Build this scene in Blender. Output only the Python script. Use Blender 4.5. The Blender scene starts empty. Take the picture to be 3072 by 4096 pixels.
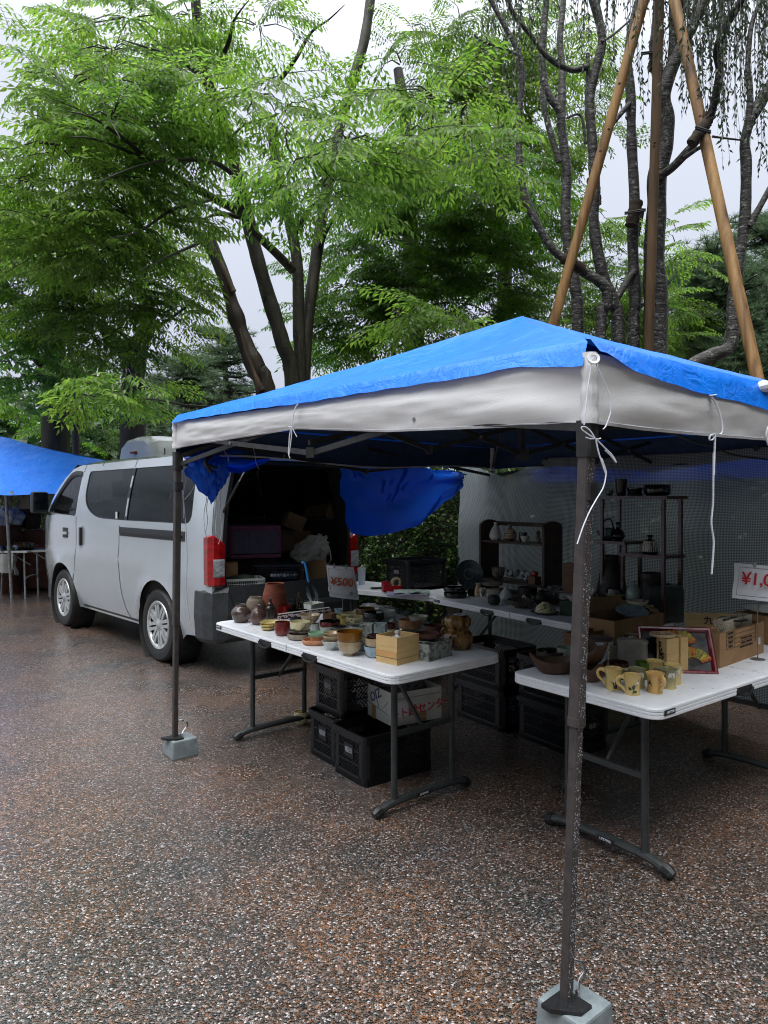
import bpy, bmesh, math, random
import numpy as np
from mathutils import Vector, Matrix, noise as mnoise
from mathutils.geometry import delaunay_2d_cdt
COL = bpy.context.scene.collection
SC = bpy.context.scene
R = math.radians
random.seed(7)
RNG = np.random.default_rng(7)
# ---- measuring helpers: photograph coordinates -> metres in the place (camera at the origin, eye 1.55 m up, looking along +Y)
FL, CX, HY, EYE = 2840., 1536., 1994., 1.55
CROPS = dict(s=(0,0,1), A=(900,2350,.3315), B=(1300,2380,.3918), C=(1700,2250,.42194), E=(2100,2450,.42194), H=(2300,1850,.46534),
    I=(0,1900,.23518), J=(1900,2050,.24111), K=(1200,2650,.48222), L=(850,2050,.36166), M=(600,2800,.15069), N=(2050,3800,.30139),
    O=(2100,3150,.36166), P=(2250,1350,.49548), Q=(650,1600,.36166), R=(2500,2250,.38415), a=(0,1600,.60277), b=(700,1700,.48222),
    c=(800,2300,.72333), d=(1300,1800,.66305), e=(2000,1800,.64617), f=(600,1200,1.49), g=(0,0,.92586), h=(1536,0,.92586))
def px(c, x, y):
    ox, oy, s = CROPS[c]
    return ox + x*s, oy + y*s
def G(c, x, y, z=0.):
    x, y = px(c, x, y)
    Y = (EYE-z)*FL/(y-HY)
    return Vector(((x-CX)*Y/FL, Y, z))
def D(c, x, y, Y):
    x, y = px(c, x, y)
    return Vector(((x-CX)*Y/FL, Y, EYE+(HY-y)*Y/FL))
# ---- tags
def tag(o, label, cat, group=None):
    o['label'] = label; o['category'] = cat
    if group: o['group'] = group
    return o
def structure(o): o['kind'] = 'structure'; return o
def thing(name, label, cat, loc=(0,0,0), rz=0, group=None):
    o = bpy.data.objects.new(name, None); COL.objects.link(o)
    o.location = loc; o.rotation_euler = (0,0,rz); o.empty_display_size = .1
    return tag(o, label, cat, group)
# ---- mesh collector
class MB:
    def __init__(s): s.v=[]; s.f=[]; s.m=[]; s.s=[]
    def add(s, vs, fs, m=0, sm=False):
        o=len(s.v); s.v.extend(vs)
        for f in fs:
            s.f.append([i+o for i in f]); s.m.append(m); s.s.append(sm)
        return s
    def box(s, c, size, rz=0, m=0, bev=0., M=None, taper=1.):
        x,y,z=[k/2 for k in size]
        if bev>0:
            bm=bmesh.new(); bmesh.ops.create_cube(bm,size=1)
            for v in bm.verts:
                t=taper if v.co.z<0 else 1
                v.co=Vector((v.co.x*size[0]*t,v.co.y*size[1]*t,v.co.z*size[2]))
            bmesh.ops.bevel(bm,geom=bm.edges[:],offset=bev,segments=2,profile=.6,affect='EDGES')
            bm.verts.index_update()
            vs=[v.co.copy() for v in bm.verts]; fs=[[v.index for v in f.verts] for f in bm.faces]; bm.free()
        else:
            vs=[Vector((a*x*(taper if b_<0 else 1),b*y*(taper if b_<0 else 1),b_*z)) for b_ in (-1,1) for a,b in ((-1,-1),(1,-1),(1,1),(-1,1))]
            fs=[[3,2,1,0],[4,5,6,7],[0,1,5,4],[1,2,6,5],[2,3,7,6],[3,0,4,7]]
        T=(M if M is not None else Matrix.Translation(c)@Matrix.Rotation(rz,4,'Z'))
        return s.add([T@v for v in vs],fs,m,False)
    def bar(s, p, q, w, h, m=0, up=(0,0,1)):
        p,q=Vector(p),Vector(q); d=q-p; L=d.length; d.normalize(); u=Vector(up)
        if abs(d.dot(u))>.98: u=Vector((1,0,0))
        x=d.cross(u).normalized(); u=x.cross(d)
        vs=[a+x*(i*w/2)+u*(j*h/2) for a in (p,q) for i,j in ((-1,-1),(1,-1),(1,1),(-1,1))]
        return s.add(vs,[[3,2,1,0],[4,5,6,7],[0,1,5,4],[1,2,6,5],[2,3,7,6],[3,0,4,7]],m)
    def tube(s, pts, r, n=8, m=0, cap=True, flat=1.):
        pts=[Vector(p) for p in pts]; k=len(pts)
        rs=r if isinstance(r,(list,tuple)) else [r]*k
        t0=(pts[1]-pts[0]).normalized(); u=Vector((0,0,1)) if abs(t0.z)<.9 else Vector((1,0,0))
        x=t0.cross(u).normalized(); vs=[]
        for i in range(k):
            t=(pts[min(i+1,k-1)]-pts[max(i-1,0)])
            t=t.normalized() if t.length>1e-9 else t0
            x=(x-t*x.dot(t)); x=x.normalized() if x.length>1e-6 else t.orthogonal().normalized()
            y=t.cross(x)
            for j in range(n):
                a=2*math.pi*j/n; vs.append(pts[i]+x*(math.cos(a)*rs[i])+y*(math.sin(a)*rs[i]*flat))
        fs=[[i*n+j,i*n+(j+1)%n,(i+1)*n+(j+1)%n,(i+1)*n+j] for i in range(k-1) for j in range(n)]
        s.add(vs,fs,m,True)
        if cap:
            s.add(vs[:n],[list(range(n))[::-1]],m); s.add(vs[-n:],[list(range(n))],m)
        return s
    def lathe(s, prof, n=28, m=0, M=None, wob=0., sx=1., mfun=None, flute=0, fl_a=.0):
        M=M or Matrix(); vs=[]; k=len(prof)
        ph=random.random()*6
        for i,(r,z) in enumerate(prof):
            for j in range(n):
                a=2*math.pi*j/n; w=1+wob*math.sin(3*a+ph+z*20)+wob*.6*math.sin(5*a+2*ph)
                if flute: w*=1-fl_a*abs(math.cos(a*flute/2))**3 if fl_a>0 else 1
                vs.append(M@Vector((r*w*math.cos(a)*sx,r*w*math.sin(a),z)))
        o=len(s.v); s.v.extend(vs)
        for i in range(k-1):
            mm=mfun(i) if mfun else m
            for j in range(n):
                a,b=i*n+j,i*n+(j+1)%n
                if prof[i][0]<1e-6 and prof[i+1][0]<1e-6: continue
                s.f.append([o+a,o+b,o+b+n,o+a+n]); s.m.append(mm); s.s.append(True)
        return s
    def prism(s, poly, z0, z1, m=0, M=None, sm=False):
        M=M or Matrix(); n=len(poly)
        vs=[M@Vector((x,y,z)) for z in (z0,z1) for x,y in poly]
        s.add(vs,[list(range(n))[::-1],list(range(n,2*n))],m)
        return s.add(vs,[[i,(i+1)%n,n+(i+1)%n,n+i] for i in range(n)],m,sm)
    def loft(s, rings, m=0, cap=True, sm=False):
        n=len(rings[0]); vs=[Vector(p) for r in rings for p in r]
        s.add(vs,[[i*n+j,i*n+(j+1)%n,(i+1)*n+(j+1)%n,(i+1)*n+j] for i in range(len(rings)-1) for j in range(n)],m,sm)
        if cap:
            s.add(rings[0],[list(range(n))[::-1]],m); s.add(rings[-1],[list(range(n))],m)
        return s
    def grid(s, fn, nu, nv, m=0, thick=0., sm=True, mb=None):
        P=[[Vector(fn(i/nu,j/nv)) for i in range(nu+1)] for j in range(nv+1)]
        N=None
        vs=[p for row in P for p in row]; w=nu+1
        fs=[[j*w+i,j*w+i+1,(j+1)*w+i+1,(j+1)*w+i] for j in range(nv) for i in range(nu)]
        s.add(vs,fs,m,sm)
        if thick:
            b=[]
            for j in range(nv+1):
                for i in range(nu+1):
                    du=P[j][min(i+1,nu)]-P[j][max(i-1,0)]; dv=P[min(j+1,nv)][i]-P[max(j-1,0)][i]
                    nn=du.cross(dv); nn=nn.normalized() if nn.length>1e-12 else Vector((0,0,1))
                    b.append(P[j][i]-nn*thick)
            s.add(b,[f[::-1] for f in fs],m if mb is None else mb,sm)
            per=[(0,i) for i in range(nu)]+[(j,nu) for j in range(nv)]+[(nv,i) for i in range(nu,0,-1)]+[(j,0) for j in range(nv,0,-1)]
            k=len(per); idx=[j*w+i for j,i in per]
            rim=[vs[q] for q in idx]+[b[q] for q in idx]
            s.add(rim,[[(q+1)%k,q,k+q,k+(q+1)%k] for q in range(k)],m,False)
        return s
    def build(s, name, mats, parent=None, org=None, rz=0., sharp=35):
        me=bpy.data.meshes.new(name)
        if not isinstance(mats,(list,tuple)): mats=[mats]
        o3=Vector(org) if org is not None else Vector((0,0,0))
        if rz:
            Ri=Matrix.Rotation(-rz,4,'Z'); vs=[tuple(Ri@(Vector(v)-o3)) for v in s.v]
        else: vs=[tuple(Vector(v)-o3) for v in s.v]
        me.from_pydata(vs,[],s.f)
        for m in mats: me.materials.append(m)
        me.polygons.foreach_set('material_index',s.m)
        me.polygons.foreach_set('use_smooth',s.s)
        me.validate(); me.update()
        if sharp and any(s.s): me.set_sharp_from_angle(angle=R(sharp))
        o=bpy.data.objects.new(name,me); COL.objects.link(o)
        if parent is not None: o.parent=parent
        else: o.location=o3; o.rotation_euler=(0,0,rz)
        return o
def np_mesh(name, V, Fa, mat, parent=None, org=(0,0,0)):
    V=np.asarray(V,dtype=np.float32)-np.asarray(org,dtype=np.float32); Fa=np.asarray(Fa,dtype=np.int32)
    me=bpy.data.meshes.new(name); k=Fa.shape[1]
    me.vertices.add(len(V)); me.vertices.foreach_set('co',V.ravel())
    me.loops.add(Fa.size); me.loops.foreach_set('vertex_index',Fa.ravel())
    me.polygons.add(len(Fa)); me.polygons.foreach_set('loop_start',np.arange(0,Fa.size,k,dtype=np.int32))
    me.polygons.foreach_set('loop_total',np.full(len(Fa),k,dtype=np.int32))
    me.materials.append(mat); me.update(calc_edges=True)
    o=bpy.data.objects.new(name,me); COL.objects.link(o)
    if parent is not None: o.parent=parent
    else: o.location=org
    return o
def dup(root, loc, rz=None, label=None, group=None):
    def cp(o, par):
        c=o.copy(); COL.objects.link(c)
        if par is not None: c.parent=par
        for ch in [q for q in bpy.data.objects if q.parent==o]: cp(ch,c)
        return c
    r=cp(root,None); r.location=loc
    if rz is not None: r.rotation_euler=(0,0,rz)
    if label: r['label']=label
    if group: r['group']=group
    return r
_fonts={}
def text(name, body, size, mat, M, parent=None, org=None, ext=.0006, bold=0., align='CENTER', rz=0.):
    cu=bpy.data.curves.new('t','FONT'); cu.body=body; cu.size=size; cu.extrude=ext; cu.offset=bold
    cu.align_x=align; cu.align_y='CENTER'; cu.resolution_u=4
    o=bpy.data.objects.new('t',cu); COL.objects.link(o)
    dg=bpy.context.evaluated_depsgraph_get(); dg.update()
    me=bpy.data.meshes.new_from_object(o.evaluated_get(dg))
    bpy.data.objects.remove(o); bpy.data.curves.remove(cu)
    me.name=name
    T=M
    if org is not None: T=Matrix.Rotation(-rz,4,'Z')@Matrix.Translation(-Vector(org))@M
    me.transform(T); me.materials.clear(); me.materials.append(mat)
    ob=bpy.data.objects.new(name,me); COL.objects.link(ob)
    if parent is not None: ob.parent=parent
    return ob
def frame(o, x, y):      # matrix with origin o, x axis and (roughly) y axis: z faces the reader
    x=Vector(x).normalized(); z=x.cross(Vector(y)).normalized(); y=z.cross(x)
    return Matrix(((x.x,y.x,z.x,o[0]),(x.y,y.y,z.y,o[1]),(x.z,y.z,z.z,o[2]),(0,0,0,1)))
def smooth(pts, k=6):
    pts=[Vector(p) for p in pts]; out=[]
    for i in range(len(pts)-1):
        a,b,c,d=pts[max(i-1,0)],pts[i],pts[i+1],pts[min(i+2,len(pts)-1)]
        for j in range(k):
            t=j/k; out.append(.5*((2*b)+(c-a)*t+(2*a-5*b+4*c-d)*t*t+(3*b-a-3*c+d)*t**3))
    return out+[pts[-1]]
def lerp(a,b,t): return a+(b-a)*t
def interp(xs, ys, x): return float(np.interp(x,xs,ys))
def nz(p, s=1.): return mnoise.noise(Vector(p)*s)
def bisect_solve(fn, lo, hi):
    for _ in range(50):
        m=(lo+hi)/2
        if (fn(lo)>0)==(fn(m)>0): lo=m
        else: hi=m
    return (lo+hi)/2
# ---- materials
def s3(r,g,b): return tuple(((c/255)/12.92 if c/255<=.04045 else ((c/255+.055)/1.055)**2.4) for c in (r,g,b))+(1,)
class NT:
    def __init__(s, name):
        s.mat=bpy.data.materials.new(name); s.mat.use_nodes=True; s.t=s.mat.node_tree; s.t.nodes.clear()
        s.out=s.n('ShaderNodeOutputMaterial')
    def n(s, ty, **kw):
        nd=s.t.nodes.new(ty)
        for k,v in kw.items():
            if hasattr(nd,k) and k not in nd.inputs: setattr(nd,k,v)
            else: s.set(nd,k,v)
        return nd
    def set(s, nd, k, v):
        i=nd.inputs[k]
        if isinstance(v,bpy.types.NodeSocket): s.t.links.new(v,i)
        else: i.default_value=v
    def link(s,a,b): s.t.links.new(a,b)
    def ramp(s, fac, stops, interp='LINEAR'):
        r=s.n('ShaderNodeValToRGB'); r.color_ramp.interpolation=interp
        e=r.color_ramp.elements
        while len(e)<len(stops): e.new(.5)
        for el,(p,c) in zip(e,stops): el.position=p; el.color=c if len(c)==4 else tuple(c)+(1,)
        s.link(fac,r.inputs[0]); return r.outputs[0]
    def mix(s, fac, a, b, mode='MIX'):
        m=s.n('ShaderNodeMix',data_type='RGBA',blend_type=mode)
        for i,v in ((0,fac),(6,a),(7,b)):
            if isinstance(v,bpy.types.NodeSocket): s.link(v,m.inputs[i])
            else: m.inputs[i].default_value=v
        return m.outputs[2]
    def math(s, op, a, b=0., c=0.):
        m=s.n('ShaderNodeMath',operation=op)
        for i,v in enumerate((a,b,c)):
            if isinstance(v,bpy.types.NodeSocket): s.link(v,m.inputs[i])
            else: m.inputs[i].default_value=v
        return m.outputs[0]
    def coord(s, scale=(1,1,1), kind='Object', rot=(0,0,0)):
        tc=s.n('ShaderNodeTexCoord'); mp=s.n('ShaderNodeMapping'); mp.inputs['Scale'].default_value=scale; mp.inputs['Rotation'].default_value=rot
        s.link(tc.outputs[kind],mp.inputs[0]); return mp.outputs[0]
    def noise(s, vec, scale, detail=4, rough=.55, dist=0., col=False):
        n=s.n('ShaderNodeTexNoise',Scale=scale,Detail=detail,Roughness=rough,Distortion=dist); s.link(vec,n.inputs['Vector']); return n.outputs[1 if col else 0]
    def voro(s, vec, scale, feature='F1', out=0, rand=1.):
        n=s.n('ShaderNodeTexVoronoi',feature=feature,Scale=scale,Randomness=rand); s.link(vec,n.inputs['Vector']); return n.outputs[out]
    def bump(s, h, strength=.3, dist=.01, nrm=None):
        b=s.n('ShaderNodeBump',Strength=strength,Distance=dist); s.link(h,b.inputs['Height'])
        if nrm is not None: s.link(nrm,b.inputs['Normal'])
        return b.outputs[0]
    def bsdf(s, col, rough=.5, metal=0., normal=None, spec=.5, coat=0., trans=0., ior=1.45, alpha=1.):
        b=s.n('ShaderNodeBsdfPrincipled')
        for k,v in (('Base Color',col),('Roughness',rough),('Metallic',metal),('Specular IOR Level',spec),('Coat Weight',coat),('Transmission Weight',trans),('IOR',ior),('Alpha',alpha)):
            s.set(b,k,v)
        if normal is not None: s.link(normal,b.inputs['Normal'])
        s.link(b.outputs[0],s.out.inputs[0]); return b
def mk(name, c1, c2=None, scale=12., lo=.35, hi=.65, rough=.5, rv=.12, metal=0., bump=0., bscale=None, bdist=.004, coat=0., spec=.5, stretch=(1,1,1), tex='noise', dist=0., detail=4):
    t=NT(name); v=t.coord(stretch)
    if c2 is None: c2=tuple(k*.78 for k in c1[:3])+(1,)
    fac=t.voro(v,scale) if tex=='voronoi' else t.noise(v,scale,detail,.6,dist)
    col=t.ramp(fac,[(lo,c2),(hi,c1)])
    rn=t.noise(t.coord(),scale*2.3+3,3)
    rg=t.n('ShaderNodeMapRange',Value=rn); rg.inputs[1].default_value=.3; rg.inputs[2].default_value=.7
    rg.inputs[3].default_value=max(.02,rough-rv); rg.inputs[4].default_value=min(1,rough+rv)
    nr=None
    if bump: nr=t.bump(t.noise(v,bscale or scale*3,4),bump,bdist)
    t.bsdf(col,rg.outputs[0],metal,nr,spec,coat)
    return t.mat
# =============== camera, sky, sun ===============
cam=bpy.data.cameras.new('camera'); co=bpy.data.objects.new('camera',cam); COL.objects.link(co)
co.location=(0,0,EYE); co.rotation_euler=(R(90),0,0)
cam.sensor_width=36; cam.lens=36*FL/4096; cam.shift_y=-(2048-HY)/4096; cam.clip_end=500; cam.clip_start=.05
SC.camera=co
SUN_EL, SUN_AZ = R(68), R(200)
w=bpy.data.worlds.new('World'); SC.world=w; w.use_nodes=True
nt=w.node_tree; nt.nodes.clear()
wo=nt.nodes.new('ShaderNodeOutputWorld'); bg=nt.nodes.new('ShaderNodeBackground'); bg.inputs[1].default_value=.1
sk=nt.nodes.new('ShaderNodeTexSky'); sk.sky_type='NISHITA'; sk.sun_disc=False; sk.sun_elevation=SUN_EL; sk.sun_rotation=SUN_AZ
sk.air_density=1.5; sk.dust_density=4; sk.ozone_density=1
hs=nt.nodes.new('ShaderNodeHueSaturation'); hs.inputs['Saturation'].default_value=.25; nt.links.new(sk.outputs[0],hs.inputs['Color'])
# overcast cloud deck: about twice as bright overhead as at the horizon
tc=nt.nodes.new('ShaderNodeTexCoord'); sp=nt.nodes.new('ShaderNodeSeparateXYZ'); nt.links.new(tc.outputs['Generated'],sp.inputs[0])
cr=nt.nodes.new('ShaderNodeValToRGB'); nt.links.new(sp.outputs[2],cr.inputs[0])
cr.color_ramp.elements[0].position=0; cr.color_ramp.elements[0].color=(.50,.55,.685,1)
cr.color_ramp.elements[1].position=1; cr.color_ramp.elements[1].color=(3.8,3.9,4.1,1)
e=cr.color_ramp.elements.new(.5); e.color=(.80,.855,.98,1)
sc=nt.nodes.new('ShaderNodeMix'); sc.data_type='RGBA'; sc.blend_type='MULTIPLY'; sc.inputs[0].default_value=1; sc.inputs[7].default_value=(9.,9.,9.,1); nt.links.new(cr.outputs[0],sc.inputs[6])
cn=nt.nodes.new('ShaderNodeTexNoise'); cn.inputs['Scale'].default_value=2.2; cn.inputs['Detail'].default_value=3; nt.links.new(tc.outputs['Generated'],cn.inputs['Vector'])
cm=nt.nodes.new('ShaderNodeMapRange'); cm.inputs[3].default_value=.93; cm.inputs[4].default_value=1.07; nt.links.new(cn.outputs[0],cm.inputs[0])
mx=nt.nodes.new('ShaderNodeMix'); mx.data_type='RGBA'; mx.inputs[0].default_value=.85; nt.links.new(hs.outputs[0],mx.inputs[6]); nt.links.new(sc.outputs[2],mx.inputs[7])
m2=nt.nodes.new('ShaderNodeMix'); m2.data_type='RGBA'; m2.blend_type='MULTIPLY'; m2.inputs[0].default_value=1; nt.links.new(mx.outputs[2],m2.inputs[6]); nt.links.new(cm.outputs[0],m2.inputs[7])
nt.links.new(m2.outputs[2],bg.inputs[0]); nt.links.new(bg.outputs[0],wo.inputs[0])
sl=bpy.data.lights.new('sun','SUN'); sl.energy=2.9; sl.angle=R(50); sl.color=(1,.985,.95)
so=bpy.data.objects.new('sun',sl); COL.objects.link(so)
# sun_rotation is measured from +Y towards +X
sd=Vector((math.sin(SUN_AZ)*math.cos(SUN_EL),math.cos(SUN_AZ)*math.cos(SUN_EL),math.sin(SUN_EL)))
so.rotation_euler=sd.to_track_quat('Z','Y').to_euler(); so.location=(0,0,30)
SC.view_settings.view_transform='Standard'; SC.view_settings.look='None'; SC.view_settings.exposure=.3; SC.view_settings.gamma=1
SC.render.engine='CYCLES'; SC.cycles.use_denoising=True; SC.cycles.filter_width=1.05; SC.cycles.max_bounces=10; SC.cycles.transparent_max_bounces=24
# =============== ground: wet exposed-aggregate paving ===============
def ground_mat():
    t=NT('wet_aggregate'); v=t.coord((1,1,1))
    wob=t.noise(v,60,2,.5,0,True)
    vv=t.n('ShaderNodeMix',data_type='VECTOR'); vv.inputs[0].default_value=.006; t.link(v,vv.inputs[4]); t.link(wob,vv.inputs[5]); v2=vv.outputs[1]
    cellcol=t.voro(v2,136,'F1',1); d=t.voro(v2,136,'DISTANCE_TO_EDGE'); f1=t.voro(v2,136,'F1',0)
    sep=t.n('ShaderNodeSeparateColor'); t.link(cellcol,sep.inputs[0])
    r,g,b=sep.outputs
    stone=t.ramp(r,[(0,(.005,.007,.007)),(.24,(.013,.018,.018)),(.42,(.032,.041,.041)),(.58,(.075,.084,.087)),(.70,(.22,.14,.11)),(.76,(.16,.158,.16)),(.87,(.30,.285,.28)),(.95,(.52,.50,.51))],'CONSTANT')
    patch=t.noise(v,.7,5,.7)
    pm=t.n('ShaderNodeMapRange',Value=patch); pm.inputs[1].default_value=.36; pm.inputs[2].default_value=.60
    orange=t.ramp(g,[(0,(.03,.02,.015)),(.4,(.16,.075,.03)),(.75,(.46,.17,.04)),(1,(.26,.13,.06))])
    darkgap=t.ramp(b,[(0,(.008,.009,.009)),(1,(.03,.025,.023))])
    gapc=t.mix(pm.outputs[0],darkgap,orange)
    on=t.noise(v,34,3,.6)
    gm=t.math('LESS_THAN',d,t.math('MULTIPLY',t.math('POWER',on,2.2),.33))
    col=t.mix(gm,stone,gapc)
    # far from a stone's width the eye sees dirt and water, broad mottling of the paving itself
    big=t.noise(v,.55,4,.6); bw=t.n('ShaderNodeMapRange',Value=big); bw.inputs[1].default_value=.3; bw.inputs[2].default_value=.7; bw.inputs[3].default_value=.85; bw.inputs[4].default_value=1.1
    col=t.mix(1.,col,bw.outputs[0],'MULTIPLY')
    h=t.math('ADD',t.math('MINIMUM',d,.22),t.math('MULTIPLY',r,.10))
    nr=t.bump(h,.75,.012)
    wet=t.noise(v,.8,4,.6)
    rg=t.n('ShaderNodeMapRange',Value=wet); rg.inputs[1].default_value=.32; rg.inputs[2].default_value=.68; rg.inputs[3].default_value=.22; rg.inputs[4].default_value=.42
    bs=t.bsdf(col,rg.outputs[0],0,nr,.5,1.); bs.inputs['Coat IOR'].default_value=1.6
    cnr=t.bump(h,.15,.010); t.link(cnr,bs.inputs['Coat Normal']); bs.inputs['Coat Roughness'].default_value=.13
    return t.mat
g=MB(); g.add([(-150,-60,0),(150,-60,0),(150,240,0),(-150,240,0)],[[0,1,2,3]])
structure(g.build('ground',ground_mat()))
# =============== foliage ===============
def leaf_mat(name, stops, trans=.45, rough=.4, hue=.35, patch=.5):
    t=NT(name); ge=t.n('ShaderNodeNewGeometry')
    ri=ge.outputs['Random Per Island']
    pos=t.coord((1,1,1))
    big=t.noise(pos,patch,2,.5)
    fac=t.math('ADD',t.math('MULTIPLY',ri,hue),t.math('MULTIPLY',big,1-hue))
    col=t.ramp(fac,stops)
    b=t.bsdf(col,rough,0,None,.5)
    tr=t.n('ShaderNodeBsdfTranslucent'); hv=t.n('ShaderNodeHueSaturation',Saturation=1.08,Value=1.5); t.link(col,hv.inputs['Color']); t.link(hv.outputs[0],tr.inputs[0])
    ms=t.n('ShaderNodeMixShader'); ms.inputs[0].default_value=trans
    t.link(b.outputs[0],ms.inputs[1]); t.link(tr.outputs[0],ms.inputs[2]); t.link(ms.outputs[0],t.out.inputs[0])
    return t.mat
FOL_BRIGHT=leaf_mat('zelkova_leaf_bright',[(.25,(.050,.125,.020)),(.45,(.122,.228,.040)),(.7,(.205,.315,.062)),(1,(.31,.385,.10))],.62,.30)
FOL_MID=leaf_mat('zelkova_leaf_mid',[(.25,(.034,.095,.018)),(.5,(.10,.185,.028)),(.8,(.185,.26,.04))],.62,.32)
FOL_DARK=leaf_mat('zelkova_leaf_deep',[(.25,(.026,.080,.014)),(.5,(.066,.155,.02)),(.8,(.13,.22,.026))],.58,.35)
FOL_CHERRY=leaf_mat('cherry_leaf',[(.2,(.018,.038,.016)),(.6,(.035,.065,.022)),(.9,(.07,.05,.025))],.35)
FOL_PINE=leaf_mat('pine_needle',[(.2,(.050,.095,.050)),(.6,(.10,.16,.08)),(.9,(.15,.21,.10))],.3,.5)
FOL_HEDGE=leaf_mat('hedge_leaf',[(.2,(.010,.030,.010)),(.5,(.028,.065,.016)),(.8,(.075,.12,.03)),(.97,(.15,.17,.06)),(1,(.25,.10,.05))],.25,.28,.75,3.)
FOL_FAR=leaf_mat('woodland_leaf',[(.25,(.010,.032,.012)),(.6,(.026,.065,.018)),(.9,(.06,.11,.025))],.35,.5,.4,.25)
def bark(name,c1,c2,lichen=None,sc=9.,stretch=(1,1,.22),bump=.9):
    t=NT(name); v=t.coord(stretch)
    f=t.noise(v,sc,5,.65,.6); col=t.ramp(f,[(.32,c2),(.68,c1)])
    if lichen:
        l=t.noise(t.coord((1,1,1.6)),16,4,.7); lm=t.ramp(l,[(.55,(0,0,0)),(.66,(1,1,1))]); col=t.mix(lm,col,lichen)
    nr=t.bump(f,bump,.03); t.bsdf(col,.55,0,nr,.4); return t.mat
BARK=bark('wet_bark',s3(44,40,35),s3(15,14,12))
BARK_MOSS=bark('mossy_bark',s3(60,55,44),s3(15,15,12),s3(58,66,40))
BARK_CHERRY=bark('cherry_bark',s3(70,66,62),s3(26,24,23),s3(128,134,128),14.,(.35,.35,1.6))
BARK_SNAG=bark('broken_wood',s3(66,55,44),s3(19,16,13),None,7.,(1,1,.10),1.)
def frond_template(rng, L=.75, ntw=9, leafL=.112, leafW=.037, ang=52, droop=.16, hang=.55):
    """a flat zelkova spray: rachis, alternate side twigs, drooping pointed leaves"""
    V=[];F=[];TV=[];TF=[]
    def tube(p,q,r0,r1):
        o=len(TV); d=(q-p); d/=np.linalg.norm(d)+1e-9; a=np.cross(d,[0,0,1.]); a/=np.linalg.norm(a)+1e-9; b=np.cross(a,d)
        for c,r in ((p,r0),(q,r1)):
            for k in range(3):
                t=2*math.pi*k/3; TV.append(c+a*math.cos(t)*r+b*math.sin(t)*r)
        for k in range(3): TF.append([o+k,o+(k+1)%3,o+3+(k+1)%3,o+3+k])
    def leaf(p,d,up,l,w):
        s=np.cross(d,up); s/=np.linalg.norm(s)+1e-9; n=np.cross(s,d); o=len(V)
        V.extend([p,p+d*l*.42+s*w*.5+n*w*.22,p+d*l-n*l*.10,p+d*l*.42-s*w*.5+n*w*.22])
        F.extend([[o,o+1,o+2],[o,o+2,o+3]])
    def pos(t,yc=0): return np.array([t*L,yc*math.sin(t*2.6),-droop*L*t*t])
    yc=rng.normal(0,.06)
    for i in range(6): tube(pos(i/6,yc),pos((i+1)/6,yc),.006*(1-i/7),.006*(1-(i+1)/7))
    def twig(p,d,l):
        n=max(3,int(l/.042)); e=p+d*l+np.array([0,0,-.18*l*l/.3]); tube(p,e,.0025,.001)
        for k in range(n):
            t=(k+.7)/n; q=p+(e-p)*t; sd=1 if k%2 else -1
            a=sd*R(rng.uniform(28,60)) if k<n-1 else 0
            dd=np.array([d[0]*math.cos(a)-d[1]*math.sin(a),d[0]*math.sin(a)+d[1]*math.cos(a),d[2]-hang*rng.uniform(.4,1.5)]); dd/=np.linalg.norm(dd)
            up=np.array([rng.normal(0,.35),rng.normal(0,.35),1.]); leaf(q,dd,up,leafL*rng.uniform(.7,1.15)*(1.-.3*abs(t-.5)),leafW*rng.uniform(.8,1.15))
    for i in range(ntw):
        t=(i+.6)/ntw; p=pos(t,yc)
        for sd in (1,-1):
            if rng.random()<.12: continue
            a=sd*R(rng.uniform(ang-14,ang+10)); l=(.34*(1-t)**.7+.09)*rng.uniform(.75,1.2)*L/.75
            twig(p,np.array([math.cos(a),math.sin(a),rng.uniform(-.12,.06)]),l)
    twig(pos(1,yc),np.array([1,0,-.2]),.16)
    return np.array(V),np.array(F),np.array(TV),np.array(TF)
TPL=[frond_template(RNG) for _ in range(7)]
TPL_FAR=[frond_template(RNG,.95,8,.13,.05,50,.2,.6) for _ in range(4)]
def rotmats(yaw,pitch,roll):
    cy,sy,cp,sp,cr_,sr=np.cos(yaw),np.sin(yaw),np.cos(pitch),np.sin(pitch),np.cos(roll),np.sin(roll); n=len(yaw); Z=np.zeros(n); O=np.ones(n)
    A=np.stack([np.stack([cy,-sy,Z],1),np.stack([sy,cy,Z],1),np.stack([Z,Z,O],1)],1)
    B=np.stack([np.stack([cp,Z,sp],1),np.stack([Z,O,Z],1),np.stack([-sp,Z,cp],1)],1)
    Cc=np.stack([np.stack([O,Z,Z],1),np.stack([Z,cr_,-sr],1),np.stack([Z,sr,cr_],1)],1)
    return A@B@Cc
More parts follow.
